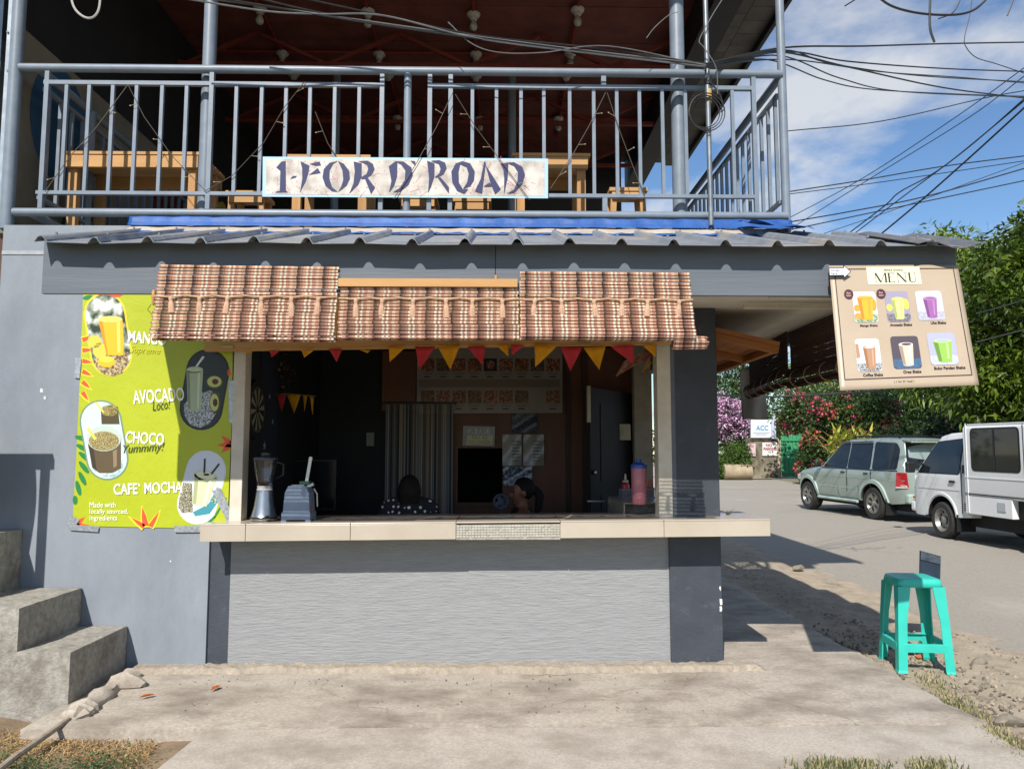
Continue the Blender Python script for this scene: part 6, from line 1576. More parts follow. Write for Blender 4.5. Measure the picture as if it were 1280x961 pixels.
far = [([(985, 164, 16), (1100, 152, 16), (1230, 123, 16), (1290, 112, 16)], .012, 'thin far wire rising gently across the clouds'), ([(985, 240, 14), (1075, 226, 14), (1180, 208, 14), (1290, 194, 14)], .012, 'far wire with a knot, upper of the two level wires'), ([(985, 243, 14.5), (1100, 228, 14.5), (1290, 200, 14.5)], .009, 'thin far wire just below the knotted one'),
       ([(985, 278, 13), (1060, 265, 13), (1160, 245, 13), (1290, 208, 13)], .012, 'far wire low over the roof, first of three rising right'), ([(985, 288, 13.5), (1080, 268, 13.5), (1290, 224, 13.5)], .011, 'far wire low over the roof, second of three rising right'), ([(1030, 292, 14), (1130, 258, 14), (1290, 200, 14)], .007, 'faint far wire, third of three rising right'),
       ([(980, 276, 18), (1080, 222, 17), (1200, 143, 15), (1290, 78, 13)], .010, 'left thin slanting wire of the pair rising steeply right'), ([(990, 285, 18), (1090, 222, 17), (1210, 148, 15), (1290, 88, 13)], .010, 'right thin slanting wire of the pair rising steeply right'),
       ([(1050, 300, 14), (1105, 258, 13), (1125, 240, 12.5), (1180, 208, 12), (1290, 118, 10)], .011, 'kinked black wire rising steeply to the right edge'), ([(1090, 302, 13), (1150, 252, 12), (1220, 190, 11), (1290, 126, 10)], .014, 'thick black wire rising steeply to the right edge'), ([(1055, 302, 13), (1130, 245, 12), (1210, 185, 11), (1290, 115, 10)], .009, 'thin black wire beside the thick steep one'),
       ([(895, 494, 25), (960, 496, 25), (1050, 492, 24), (1100, 488, 23)], .03, 'black wire crossing in front of the bougainvillea'), ([(1220, 392, 13), (1250, 384, 13), (1290, 372, 13)], .010, 'wire crossing the mango foliage, upper'), ([(1220, 428, 13), (1250, 420, 13), (1290, 410, 13)], .012, 'wire crossing the mango foliage, lower')]
for pts, r_, lb in far: cable(lb, pts, r_)

# ================================================================ NEIGHBOUR at the far left
nbd = thing('neighbour_building', 'cream-walled neighbouring building at the far left edge', 'building', (-5.2, 6.2, 0))
MB().bx(-9, -4.0, 6.1, 12, -.1, 7.2).build('wall', M('neighbour_cream', hexc('bdb29a'), hexc('ada28a'), scale=3, rough=.8), nbd)
MB().bx(-4.14, -3.99, 5.9, 6.09, SZ, 7.2).build('corner_trim', M('gi_sheet', hexc('9aa3ab'), hexc('7b848c'), scale=9, rough=.4, metal=.5), nbd)
MB().bx(-3.72, -3.61, 5.6, 5.75, -.1, 3.1).build('brown_post', M('rust_brown', hexc('5d4433'), hexc('4a3426'), scale=8, rough=.8), nbd)
dp = thing('metal_trim', 'narrow bluish sheet-metal strip running up beside the left column', 'trim', P(11, 270, YR + .05))
xq = P(9, 150, YR + .06).x; MB().bx(xq - .035, xq + .022, YR + .05, YR + .07, SZ - .02, HE).build('strip', M('gi_sheet2', hexc('aab3bb'), hexc('8b949c'), scale=9, rough=.4, metal=.4), dp)
for py in (88, 135, 40, 210): q = P(9, py, YR + .04); MB().cyl(q, q + Vector((0, .012, 0)), .008, n=8).build('screw', m_grey, dp)

# ================================================================ TURQUOISE STOOL
m_turq = M('turquoise_plastic', hexc('34bdac'), hexc('30b2a2'), scale=6, rough=.38, bump=.0004, bscale=60, col3=hexc('4a8f88'), s3=14, c3=(.66, .75))
stz = P(1140, 722, 5.5).z + .04
tq = thing('plastic_stool', 'tall turquoise plastic stool standing at the pavement edge', 'stool', (3.005, 5.57, -.035), rotz=R(-7), local=True)
Hs = stz
def ring_sq(h, r, z, n=5):
    return [(x, y, z) for x, y in rrect(-h, -h, h, h, r, n)]
mb = MB(); prof = [(.125, .04, Hs), (.145, .045, Hs - .006), (.152, .045, Hs - .02), (.158, .045, Hs - .06)]
rings = [ring_sq(a, b, z) for a, b, z in prof]; n = len(rings[0])
vs = [v for r_ in rings for v in r_]; fs = [tuple(range(n))]
for j in range(len(rings) - 1): fs += [(j * n + i, j * n + (i + 1) % n, (j + 1) * n + (i + 1) % n, (j + 1) * n + i) for i in range(n)]
o = mb.add(vs, fs).build('seat', m_turq, tq, smooth=True, angle=35); o.modifiers.new('t', 'SOLIDIFY').thickness = .005
for sx in (-1, 1):
    for sy in (-1, 1):
        secs = []
        for z, c, w in ((Hs - .055, .158, .085), (Hs * .55, .172, .062), (.02, .188, .062), (0.0, .196, .066)):
            th = .009
            L2 = [(c, c), (c - w, c), (c - w, c - th), (c - .016, c - th), (c - .016 , c - .016), (c - th, c - .016), (c - th, c - w), (c, c - w)]
            secs.append([(sx * x, sy * y, z) for x, y in L2])
        vs = [v for s in secs for v in s]; n = 8; fs = [tuple(range(n)), tuple(range(3 * n, 4 * n))]
        for j in range(3): fs += [(j * n + i, j * n + (i + 1) % n, (j + 1) * n + (i + 1) % n, (j + 1) * n + i) for i in range(n)]
        MB().add(vs, fs).build('leg', m_turq, tq, bevel=.002)
for k in range(4):
    rot = Matrix.Rotation(k * math.pi / 2, 3, 'Z'); zr = .17; c = .181
    mb = MB(); mb.box((0, -c + .002, zr), (.29, .006, .055)); mb.box((0, -c + .014, zr + .026), (.29, .026, .006))
    mb.v = [tuple(rot @ Vector(v)) for v in mb.v]; mb.build('rung', m_turq, tq, bevel=.0015)
# vent holes print under the seat are not visible; dark plate behind the stool
pl = thing('signal_plate', 'small dark blue metal plate on a stake behind the stool', 'plate', P(1152, 800, 6.15))
a = [P(1150.5, 688, 6.15), P(1176, 695, 6.15), P(1175, 737, 6.15), P(1149.5, 733, 6.15)]
MB().prism(a, (0, .012, 0)).build('plate', M('navy_plate', hexc('2e3d50'), hexc('26323f'), scale=9, rough=.5, metal=.3), pl)
MB().prism([P(1151, 689, 6.145), P(1175.5, 696, 6.145), P(1175.5, 705, 6.145), P(1150.5, 699, 6.145)], (0, -.004, 0)).build('fold', M('scuffed_plate', hexc('55606a'), hexc('3a444e'), scale=20, rough=.5, metal=.4), pl)
s0 = P(1153, 735, 6.16); MB().cyl((s0.x, s0.y + .012, -.06), (s0.x, s0.y + .012, s0.z + .05), .008, n=8).build('stake', m_galv, pl)

# ================================================================ VEHICLES
def inside(poly, x, z):
    c = False; n = len(poly); j = n - 1
    for i in range(n):
        xi, zi = poly[i]; xj, zj = poly[j]
        if (zi > z) != (zj > z) and x < (xj - xi) * (z - zi) / (zj - zi) + xi: c = not c
        j = i
    return c
def seg_d(p, a, b):
    ax, az = a; bx, bz = b; dx_, dz_ = bx - ax, bz - az; l = dx_ * dx_ + dz_ * dz_
    t = 0 if l == 0 else max(0, min(1, ((p[0] - ax) * dx_ + (p[1] - az) * dz_) / l))
    return math.hypot(p[0] - ax - t * dx_, p[1] - az - t * dz_)
def arch(cx, r, z0, n=14):                # from front to rear along the underside (x decreasing)
    a0 = math.asin(max(-1, min(1, (z0 - .36) / r)))
    return [(cx + r * math.cos(t), .36 + r * math.sin(t)) for t in [a0 + (math.pi - 2 * a0) * i / n for i in range(n + 1)]]
def dens(pts, step=.08):
    out = []
    for i in range(len(pts)):
        a, b = pts[i], pts[(i + 1) % len(pts)]; n = max(1, int(math.hypot(b[0] - a[0], b[1] - a[1]) / step))
        out += [(a[0] + (b[0] - a[0]) * k / n, a[1] + (b[1] - a[1]) * k / n) for k in range(n)]
    return out
def side_patch(poly, yfun, grid=.07, ring=None):
    pts = [Vector(p) for p in poly]; n = len(pts)
    xs = [p[0] for p in poly]; zs = [p[1] for p in poly]
    extra = []
    x = min(xs) + grid / 2
    while x < max(xs):
        z = min(zs) + grid / 2
        while z < max(zs):
            if inside(poly, x, z) and min(seg_d((x, z), poly[i], poly[(i + 1) % n]) for i in range(n)) > grid * .4: extra.append(Vector((x, z)))
            z += grid
        x += grid
    if ring:
        for i in range(n):
            a, b, c = Vector(poly[i - 1]), Vector(poly[i]), Vector(poly[(i + 1) % n])
            t = (c - a).normalized(); nm = Vector((-t.y, t.x)); q = b + nm * ring
            if not inside(poly, q.x, q.y): q = b - nm * ring
            if inside(poly, q.x, q.y) and min(seg_d((q.x, q.y), poly[k], poly[(k + 1) % n]) for k in range(n)) > ring * .7: extra.append(q)
    r_ = delaunay_2d_cdt(pts + extra, [(i, (i + 1) % n) for i in range(n)], [], 1, 1e-5)
    return [(v.x, yfun(v.x, v.y), v.y) for v in r_[0]], [tuple(f) for f in r_[2]]
def shell(mb, under, top_pts, bot_pts, hw, rnd=.07, hard_bottom=True):
    # top_pts: outline over the car front->rear (painted strip), bot_pts: underside incl. arches rear->front
    tp = dens_open(top_pts); bt = dens_open(bot_pts); poly = tp + bt[1:-1]
    n = len(tp)
    def yf(x, z):
        d = min(seg_d((x, z), tp[i], tp[i + 1]) for i in range(n - 1))
        return hw(x, z) - (rnd * (1 - math.sqrt(max(0, 1 - (1 - d / rnd) ** 2))) if d < rnd else 0)
    vs, fs = side_patch(poly, yf, .09, ring=.03)
    mb.add(vs, fs); mb.add([(x, -y, z) for x, y, z in vs], [f[::-1] for f in fs])
    for seq, target in ((tp, mb), (bt, under)):
        m = 6; V = []
        for (x, z) in seq:
            y = yf(x, z)
            for k in range(m + 1):
                u = -1 + 2 * k / m
                V.append((x, y * u, z + (.02 * (1 - u * u) if target is mb and z > .9 else 0)))
        F = [(i * (m + 1) + k, i * (m + 1) + k + 1, (i + 1) * (m + 1) + k + 1, (i + 1) * (m + 1) + k) for i in range(len(seq) - 1) for k in range(m)]
        target.add(V, F)
def dens_open(pts, step=.09):
    out = []
    for i in range(len(pts) - 1):
        a, b = pts[i], pts[i + 1]; n = max(1, int(math.hypot(b[0] - a[0], b[1] - a[1]) / step))
        out += [(a[0] + (b[0] - a[0]) * k / n, a[1] + (b[1] - a[1]) * k / n) for k in range(n)]
    return out + [pts[-1]]
def weld(mb):
    bm = bmesh.new(); vs = [bm.verts.new(v) for v in mb.v]
    for f in mb.f:
        try: bm.faces.new([vs[i] for i in f])
        except ValueError: pass
    bmesh.ops.remove_doubles(bm, verts=bm.verts, dist=.0025); bmesh.ops.recalc_face_normals(bm, faces=bm.faces); bm.verts.index_update()
    mb.v = [tuple(v.co) for v in bm.verts]; mb.f = [tuple(v.index for v in f.verts) for f in bm.faces]; bm.free(); return mb
m_tyre = M('tyre_rubber', hexc('242322'), hexc('302e2c'), scale=20, rough=.85, bump=.002, bscale=60); m_alloy = M('alloy_rim', hexc('a5a49f'), hexc('8c8a85'), scale=9, rough=.35, metal=.8)
m_gls = M('car_glass', hexc('14181a'), hexc('1c2122'), scale=3, rough=.04, spec=.6); m_trim = M('black_trim', hexc('1b1c1e'), rough=.5); m_under = M('underbody', hexc('121212'), rough=.8)
def wheel(parent, x, y, side, r, w, spokes=6, slots=False):
    wl_ = MB().lathe([(r * .5, -w * .05), (r * .62, -w / 2), (r * .90, -w / 2), (r * .97, -w * .36), (r, -w * .2), (r, w * .2), (r * .97, w * .36), (r * .90, w / 2), (r * .62, w / 2), (r * .5, w * .05)], c=(x, y, r), n=32, axis='y').build('wheel', m_tyre, parent, smooth=True)
    s = side
    rim = MB().lathe([(r * .64, s * w * .1), (r * .64, s * w * .5), (r * .60, s * w * .5), (r * .56, s * w * .3), (r * .50, s * w * .15), (r * .01, s * w * .14)], c=(x, y, r), n=32, axis='y')
    rim.build('rim', m_alloy if not slots else M('steel_rim', hexc('9c9c98'), hexc('85847f'), scale=12, rough=.4, metal=.7), wl_, smooth=True)
    if not slots:
        sp = MB()
        for k in range(spokes):
            a = 2 * math.pi * k / spokes + .2
            for da in (-.11, .11):
                p0 = Vector((x + r * .14 * math.cos(a), y + s * w * .36, r + r * .14 * math.sin(a))); p1 = Vector((x + r * .60 * math.cos(a + da), y + s * w * .42, r + r * .60 * math.sin(a + da)))
                sp.beam(p0, p1, r * .07, .03, up=(0, 1, 0))
        sp.cyl((x, y + s * w * .15, r), (x, y + s * w * .44, r), r * .2, r * .15, n=16)
        sp.build('spokes', m_alloy, wl_)
    else:
        sp = MB()
        for k in range(10):
            a = 2 * math.pi * k / 10; c = Vector((x + r * .43 * math.cos(a), y + s * (w * .15 + .003), r + r * .43 * math.sin(a)))
            sp.lathe([(r * .055, -.002), (r * .055, .004)], c=c, n=10, axis='y')
        sp.build('rim_slot', m_under, wl_)
        MB().lathe([(r * .24, s * w * .14), (r * .22, s * w * .3), (r * .12, s * w * .36), (.005, s * w * .36)], c=(x, y, r), n=20, axis='y').build('hub', m_alloy, wl_, smooth=True)
def ring_trim(cx, r0, r1, z0, yfun, n=18, off=.012):
    a0 = math.asin(max(-1, min(1, (z0 - .36) / r0))); vs = []
    for i in range(n + 1):
        t = a0 + (math.pi - 2 * a0) * i / n
        for r_, o_ in ((r0, off), (r1, off), (r1 + .01, -.01)):
            x, z = cx + r_ * math.cos(t), .36 + r_ * math.sin(t); vs.append((x, yfun(x, z) + o_, z))
    fs = [(i * 3 + k, i * 3 + k + 1, (i + 1) * 3 + k + 1, (i + 1) * 3 + k) for i in range(n) for k in range(2)]
    return vs, fs
def both(name, vs, fs, mat, parent, smooth=True, copies=(1, -1), bevel=0):
    for s in copies: MB().add([(x, y * s, z) for x, y, z in vs], fs).build(name, mat, parent, smooth=smooth, bevel=bevel)
def glass(name, poly, yfun, mat, parent, off=.006, copies=(1, -1)):
    vs, fs = side_patch(dens(poly, .1), lambda x, z: yfun(x, z) + off, .12); both(name, vs, fs, mat, parent, copies=copies)
def rnd_poly(p, r=.04, n=4):
    out = []; m = len(p)
    for i in range(m):
        a, b, c = Vector(p[i - 1]), Vector(p[i]), Vector(p[(i + 1) % m]); u = b + (a - b).normalized() * r; v = b + (c - b).normalized() * r
        for k in range(n + 1):
            t = k / n; q = u * (1 - t) ** 2 + b * 2 * t * (1 - t) + v * t * t; out.append((q.x, q.y))
    return out

# ---- green SUV, rear axle at x = 0, front axle at 2.68 (nose toward +x)
rear = Vector((8.36, 16.75)); head = Vector((-.36, 2.66)).normalized(); lft = Vector((-head.y, head.x))
z_r = road_z(0, 16.8)
org_s = rear - lft * .72
suv = thing('parked_suv', 'pale green sport utility vehicle parked behind the white van', 'car', (org_s.x, org_s.y, z_r), rotz=math.atan2(head.y, head.x), local=True)
suv.rotation_euler = (0, -.012, math.atan2(head.y, head.x))
m_suv = M('sage_green_car_paint', hexc('9ba8a0'), hexc('93a199'), scale=2, rough=.3, metal=.3, coat=.6, col3=hexc('8b9088'), s3=2.2, c3=(.5, .85)); m_clad = M('light_sage_cladding', hexc('a3b5ad'), hexc('98aaa2'), scale=4, rough=.45)
def hw_s(x, z):
    w = .845
    if z > 1.06: w -= .20 * (z - 1.06) / .7 * (1 if z < 1.8 else 1)
    if z < .55: w -= .05 * (.55 - z) / .2
    w += .012 * math.exp(-((z - .92) / .08) ** 2)
    if x > 2.6: w -= .16 * ((x - 2.6) / .75) ** 2
    if x < -.5: w -= .10 * ((-.5 - x) / .5) ** 2
    return w
top = [(3.30, .40), (3.36, .48), (3.36, .64), (3.33, .80), (3.24, .92), (3.0, .99), (2.4, 1.07), (2.12, 1.10), (1.98, 1.18), (1.42, 1.66), (1.28, 1.73), (1.0, 1.765), (.3, 1.785), (-.45, 1.775), (-.72, 1.755), (-.83, 1.70), (-.90, 1.50), (-.98, 1.08), (-1.0, .90), (-1.03, .72), (-1.03, .52), (-.98, .42)]
bot = [(-.98, .42), (-.6, .38)] + [(.0 - .43 * math.cos(t), .36 + .43 * math.sin(t)) for t in [R(4) + R(172) * i / 14 for i in range(15)]] + [(.8, .36), (1.8, .36)] + [(2.68 - .43 * math.cos(t), .36 + .43 * math.sin(t)) for t in [R(4) + R(172) * i / 14 for i in range(15)]] + [(3.2, .38), (3.30, .40)]
bd, ud = MB(), MB(); shell(bd, ud, top, bot, hw_s); weld(bd)
body = bd.build('body', m_suv, suv, smooth=True, angle=30, fix=False); ud.build('underbody', m_under, suv)
MB().bx(-.9, 3.2, -.62, .62, .24, .40).build('chassis', m_under, suv)
# glazing
wins = [[(1.92, 1.13), (1.36, 1.62), (1.02, 1.66), (.98, 1.12)], [(.92, 1.12), (.94, 1.665), (.18, 1.685), (.10, 1.12)], [(.0, 1.12), (.07, 1.685), (-.62, 1.66), (-.74, 1.52), (-.76, 1.13)]]
for wv in wins:
    glass('window', rnd_poly(wv, .05), hw_s, m_gls, suv)
    vs, fs = side_patch(dens(rnd_poly([(x + (.022 if x > sum(q[0] for q in wv) / 4 else -.022), z + (.02 if z > 1.4 else -.02)) for x, z in wv], .06), .1), lambda x, z: hw_s(x, z) + .002, .12); both('window_seal', vs, fs, m_trim, suv)
MB().add([(1.99, -.68, 1.195), (1.99, .68, 1.195), (1.44, .62, 1.665), (1.44, -.62, 1.665)], [(0, 1, 2, 3)]).build('windscreen', m_gls, suv)
MB().add([(-.845, -.62, 1.68), (-.845, .62, 1.68), (-.985, .70, 1.14), (-.985, -.70, 1.14)], [(0, 1, 2, 3)]).build('rear_window', m_gls, suv)
v, f = side_patch(dens([(-.70, 1.74), (-1.10, 1.70), (-1.12, 1.67), (-.75, 1.69)], .1), lambda x, z: .64, .1)
MB().prism([(-.72, -.64, 1.755), (-1.08, -.6, 1.71), (-1.10, -.6, 1.685), (-.80, -.64, 1.70)], (0, 1.26, 0)).build('rear_spoiler', m_suv, suv, bevel=.008)
for cxx in (0, 2.68): vs, fs = ring_trim(cxx, .435, .515, .40, hw_s, off=.03); both('wheel_arch_trim', vs, fs, m_clad, suv)
for (xa, xb) in ((.52, 1.30), (1.32, 2.16)):
    poly = rnd_poly([(xa, .44), (xb, .44), (xb, .70), (xa, .70)], .03); vs, fs = side_patch(dens(poly, .1), lambda x, z: hw_s(x, z) + .014, .15); both('door_cladding', vs, fs, m_suv, suv)
    both('cladding_strip', *side_patch(dens([(xa, .64), (xb, .64), (xb, .655), (xa, .655)], .2), lambda x, z: hw_s(x, z) + .018, .3), m_clad, suv)
for s in (1, -1):
    MB().cyl((.55, s * .86, .36), (2.15, s * .86, .36), .035, n=10).build('side_step', m_clad, suv, smooth=True)
    MB().box((2.0, s * .95, 1.16), (.10, .16, .13)).build('mirror', m_trim, suv, bevel=.03)
    for xh in (1.10, .22): MB().box((xh, s * (hw_s(xh, 1.0) + .012), 1.0), (.14, .03, .035)).build('door_handle', m_trim, suv, bevel=.008)
    for xs_ in (.95, .045): MB().box((xs_, s * (hw_s(xs_, .9) + .001), .82), (.008, .012, .5)).build('door_gap', m_trim, suv)
    MB().prism([(-.80, s * .80, 1.06), (-1.0, s * .72, 1.06), (-1.025, s * .70, .74), (-.80, s * .82, .74)], (0, s * .035, 0)).build('tail_light', M('red_lens', hexc('8f1a20'), hexc('a5262b'), scale=20, rough=.12), suv, bevel=.012)
    MB().prism([(-.80, s * .801, .80), (-1.0, s * .725, .80), (-1.028, s * .702, .735), (-.80, s * .822, .735)], (0, s * .04, 0)).build('tail_light_clear', M('clear_lens', hexc('b9b0a8'), rough=.15), suv, bevel=.008)
    MB().cyl((1.15, s * .50, 1.83), (-.55, s * .50, 1.83), .02, n=8).build('roof_rail', m_trim, suv, smooth=True)
    for xr in (1.1, .3, -.5): MB().bx(xr - .03, xr + .03, s * .5 - .015, s * .5 + .015, 1.77, 1.83).build('roof_rail_foot', m_trim, suv)
    MB().box((3.22, s * .62, .80), (.20, .28, .15)).build('headlight', M('clear_lens', hexc('b9b0a8'), rough=.15), suv, bevel=.03)
    MB().bx(-.48, -.46, s * .62, s * .86, .14, .5).build('mud_flap', m_trim, suv)
for xx in (.9, -.2): MB().bx(xx - .02, xx + .02, -.5, .5, 1.825, 1.85).build('roof_bar', m_trim, suv)
for s in (1, -1):
    vs, fs = side_patch(dens([(-.80, 1.075), (2.02, 1.075), (2.0, 1.10), (-.80, 1.10)], .2), lambda x, z: hw_s(x, z) + .004, .3); both('belt_moulding', vs, fs, m_trim, suv, copies=(s,))
    vs, fs = side_patch(dens([(-.98, .885), (3.2, .885), (3.2, .897), (-.98, .897)], .2), lambda x, z: hw_s(x, z) + .003, .3); both('body_crease', vs, fs, m_clad, suv, copies=(s,))
    MB().box((-.55, s * (hw_s(-.5, .98) + .002), 1.0), (.17, .008, .15)).build('fuel_flap', m_suv, suv, bevel=.004)
    for xa, xb in ((1.36, 1.02), (.94, .16)): MB().beam((xa, s * (hw_s(xa, 1.66) + .015), 1.685), (xb, s * (hw_s(xb, 1.66) + .015), 1.70), .03, .05).build('rain_visor', M('smoke_visor', hexc('4a4c58'), rough=.2), suv)
    MB().box((2.9, s * (hw_s(2.9, .8) + .004), .78), (.12, .012, .04)).build('side_marker', M('amber_lens', hexc('b5702a'), rough=.2), suv)
MB().cyl((.9, .55, 1.77), (.55, .55, 2.25), .004, n=5).build('antenna', m_trim, suv)
MB().box((-1.0, .30, .95), (.02, .5, .13)).build('number_plate', flat('c9c6bd'), suv)
MB().box((-1.02, 0, .52), (.14, 1.52, .2)).build('rear_bumper', m_clad, suv, bevel=.04)
for xw in (0, 2.68):
    for s in (1, -1): wheel(suv, xw, s * .73, s, .36, .25, 6)

# ---- white van with box body: front axle 2.35
rear = Vector((7.98, 11.0)); head = Vector((-.10, 2.3)).normalized(); lft = Vector((-head.y, head.x)); org_v = rear - lft * .70
van = thing('parked_van', 'white utility van with a boxy rear body, parked nearest on the road', 'van', (org_v.x, org_v.y, road_z(0, 11.5)), rotz=math.atan2(head.y, head.x), local=True)
van.rotation_euler = (0, -.008, math.atan2(head.y, head.x))
m_van = M('dusty_white_van_paint', hexc('dcdede'), hexc('d3d6d6'), scale=2, rough=.35, coat=.3, col3=hexc('a39d92'), s3=3, c3=(.6, .9)); m_vanb = M('white_box_paint', hexc('dfe1e1'), hexc('d6d9d9'), scale=2, rough=.42)
def hw_v(x, z):
    w = .80
    if z > 1.10: w -= .16 * (z - 1.1) / .75
    if x > 2.9: w -= .12 * ((x - 2.9) / .5) ** 2
    return w
top = [(3.22, .36), (3.30, .44), (3.31, .58), (3.27, .78), (3.20, 1.0), (3.10, 1.14), (2.62, 1.70), (2.50, 1.79), (2.3, 1.83), (1.70, 1.86), (1.62, 1.86), (1.60, 1.4), (1.60, .42)]
bot = [(1.60, .42), (1.90, .40)] + [(2.35 - .40 * math.cos(t), .34 + .40 * math.sin(t)) for t in [R(6) + R(168) * i / 14 for i in range(15)]] + [(2.85, .36), (3.22, .36)]
bd, ud = MB(), MB(); shell(bd, ud, top, bot, hw_v, rnd=.06); weld(bd)
bd.build('cab', m_van, van, smooth=True, angle=30, fix=False); ud.build('underbody', m_under, van)
glass('window', rnd_poly([(3.0, 1.14), (2.56, 1.66), (1.86, 1.72), (1.86, 1.14)], .05), hw_v, m_gls, van)
vs, fs = side_patch(dens(rnd_poly([(3.04, 1.12), (2.57, 1.69), (1.83, 1.745), (1.83, 1.12)], .05), .1), lambda x, z: hw_v(x, z) + .002, .12); both('window_seal', vs, fs, m_trim, van)
MB().add([(3.115, -.62, 1.16), (3.115, .62, 1.16), (2.64, .58, 1.69), (2.64, -.58, 1.69)], [(0, 1, 2, 3)]).build('windscreen', m_gls, van)
# rear box
bx0, bx1, bw_, bz0, bz1 = -1.25, 1.585, .88, .50, 1.95
def rr_box(x0, x1, w, z0, z1, r):
    secs = []
    pts = [(y, z) for y, z in rrect(-w, z0, w, z1, r, 4)]
    n = len(pts); vs = [(x0, y, z) for y, z in pts] + [(x1, y, z) for y, z in pts]
    return vs, [tuple(range(n)), tuple(range(n, 2 * n))] + [(i, (i + 1) % n, n + (i + 1) % n, n + i) for i in range(n)]
vs, fs = rr_box(bx0, bx1, bw_, .78, bz1, .07)
MB().add(vs, fs).build('box_body', m_vanb, van, smooth=True, angle=30, bevel=.02)
MB().bx(.50, bx1 - .002, -bw_ + .002, bw_ - .002, bz0, .80).build('box_skirt', m_vanb, van, bevel=.01); MB().bx(bx0 + .002, -.50, -bw_ + .002, bw_ - .002, bz0 + .05, .80).build('box_skirt', m_vanb, van, bevel=.01)
for s in (1, -1):
    for (xa, xb) in ((1.36, .30), (.10, -.95)):
        vs, fs = side_patch(dens(rnd_poly([(xb - .03, 1.20), (xa + .03, 1.20), (xa + .03, 1.90), (xb - .03, 1.90)], .09), .1), lambda x, z: bw_ + .004, .2); both('window_seal', vs, fs, m_trim, van, copies=(s,))
        vs, fs = side_patch(dens(rnd_poly([(xb, 1.23), (xa, 1.23), (xa, 1.87), (xb, 1.87)], .07), .1), lambda x, z: bw_ + .008, .2); both('window', vs, fs, m_gls, van, copies=(s,))
        xm = (xa + xb) / 2; MB().bx(xm - .015, xm + .015, s * (bw_ + .009), s * (bw_ + .016), 1.23, 1.87).build('window_bar', m_trim, van)
    for zz in (1.10, .83): MB().bx(bx0 + .02, bx1 - .02, s * bw_, s * (bw_ + .008), zz - .008, zz + .008).build('body_moulding', m_vanb if zz > 1 else m_trim, van)
    MB().bx(bx1 - .10, bx1 - .085, s * bw_, s * (bw_ + .01), .52, 1.98).build('box_corner_trim', m_vanb, van)
    fxx = .72; MB().bx(fxx - .09, fxx + .09, s * bw_, s * (bw_ + .01), .60, .74).build('fuel_flap', M('flap_paint', hexc('a9b0b2'), rough=.5), van, bevel=.004)
    MB().box((2.02, s * (hw_v(2.0, .98) + .012), 1.0), (.14, .03, .04)).build('door_handle', m_trim, van, bevel=.008)
    MB().box((3.05, s * .92, 1.22), (.09, .16, .20)).build('mirror', m_trim, van, bevel=.025); MB().cyl((2.98, s * .74, 1.15), (3.05, s * .90, 1.2), .012, n=6).build('mirror_arm', m_trim, van)
    MB().box((1.78, s * (hw_v(1.78, .95) + .002), .98), (.008, .012, 1.0)).build('door_gap', m_trim, van)
    MB().box((1.715, s * (hw_v(1.7, 1.2) + .004), 1.22), (.10, .02, .14)).build('vent_grille', m_trim, van)
    MB().bx(1.80, 3.18, s * (hw_v(2.4, .82) - .0), s * (hw_v(2.4, .82) + .008), .812, .824).build('body_crease', m_trim, van) if False else None
    vs, fs = ring_trim(2.35, .40, .44, .40, hw_v, off=.012); both('wheel_arch_trim', vs, fs, m_van, van, copies=(s,))
    MB().bx(1.90, 1.92, s * .50, s * .82, .16, .45).build('mud_flap', m_trim, van)
    MB().box((3.24, s * .55, .86), (.10, .30, .16)).build('headlight', M('clear_lens', hexc('b9b0a8'), rough=.15), van, bevel=.03)
    for k in range(4): MB().box((1.68, s * (hw_v(1.68, .6) + .003), .54 + .035 * k), (.10, .012, .014)).build('vent_slot', m_trim, van)
for s in (1, -1):
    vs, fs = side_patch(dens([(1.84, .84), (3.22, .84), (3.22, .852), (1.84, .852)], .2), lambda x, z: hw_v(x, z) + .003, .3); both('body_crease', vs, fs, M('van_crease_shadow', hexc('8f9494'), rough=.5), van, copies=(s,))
    MB().box((2.92, s * (hw_v(2.92, 1.3) + .006), 1.22), (.012, .012, .17)).build('quarter_bar', m_trim, van)
    MB().box((3.2, s * (hw_v(3.2, .66) + .004), .66), (.10, .012, .05)).build('side_marker', M('amber_lens', hexc('b5702a'), rough=.2), van)
    for xq in (1.50, .20, -1.1): MB().box((xq, s * (bw_ + .003), 1.55), (.006, .008, .8)).build('panel_seam', m_trim, van)
    MB().bx(bx0 + .1, bx1 - .1, s * (bw_ - .04), s * (bw_ - .02), bz1 + .001, bz1 + .02).build('drip_rail', m_vanb, van)
MB().box((3.27, 0, .50), (.16, 1.52, .20)).build('front_bumper', m_van, van, bevel=.04)
MB().bx(-1.0, 2.9, -.6, .6, .26, .5).build('chassis', m_under, van)
MB().bx(-.5, .5, -.78, .78, .5, .79).build('wheel_well', m_under, van)
for xw in (0, 2.35):
    for s in (1, -1): wheel(van, xw, s * .71, s, .32, .20, slots=True)

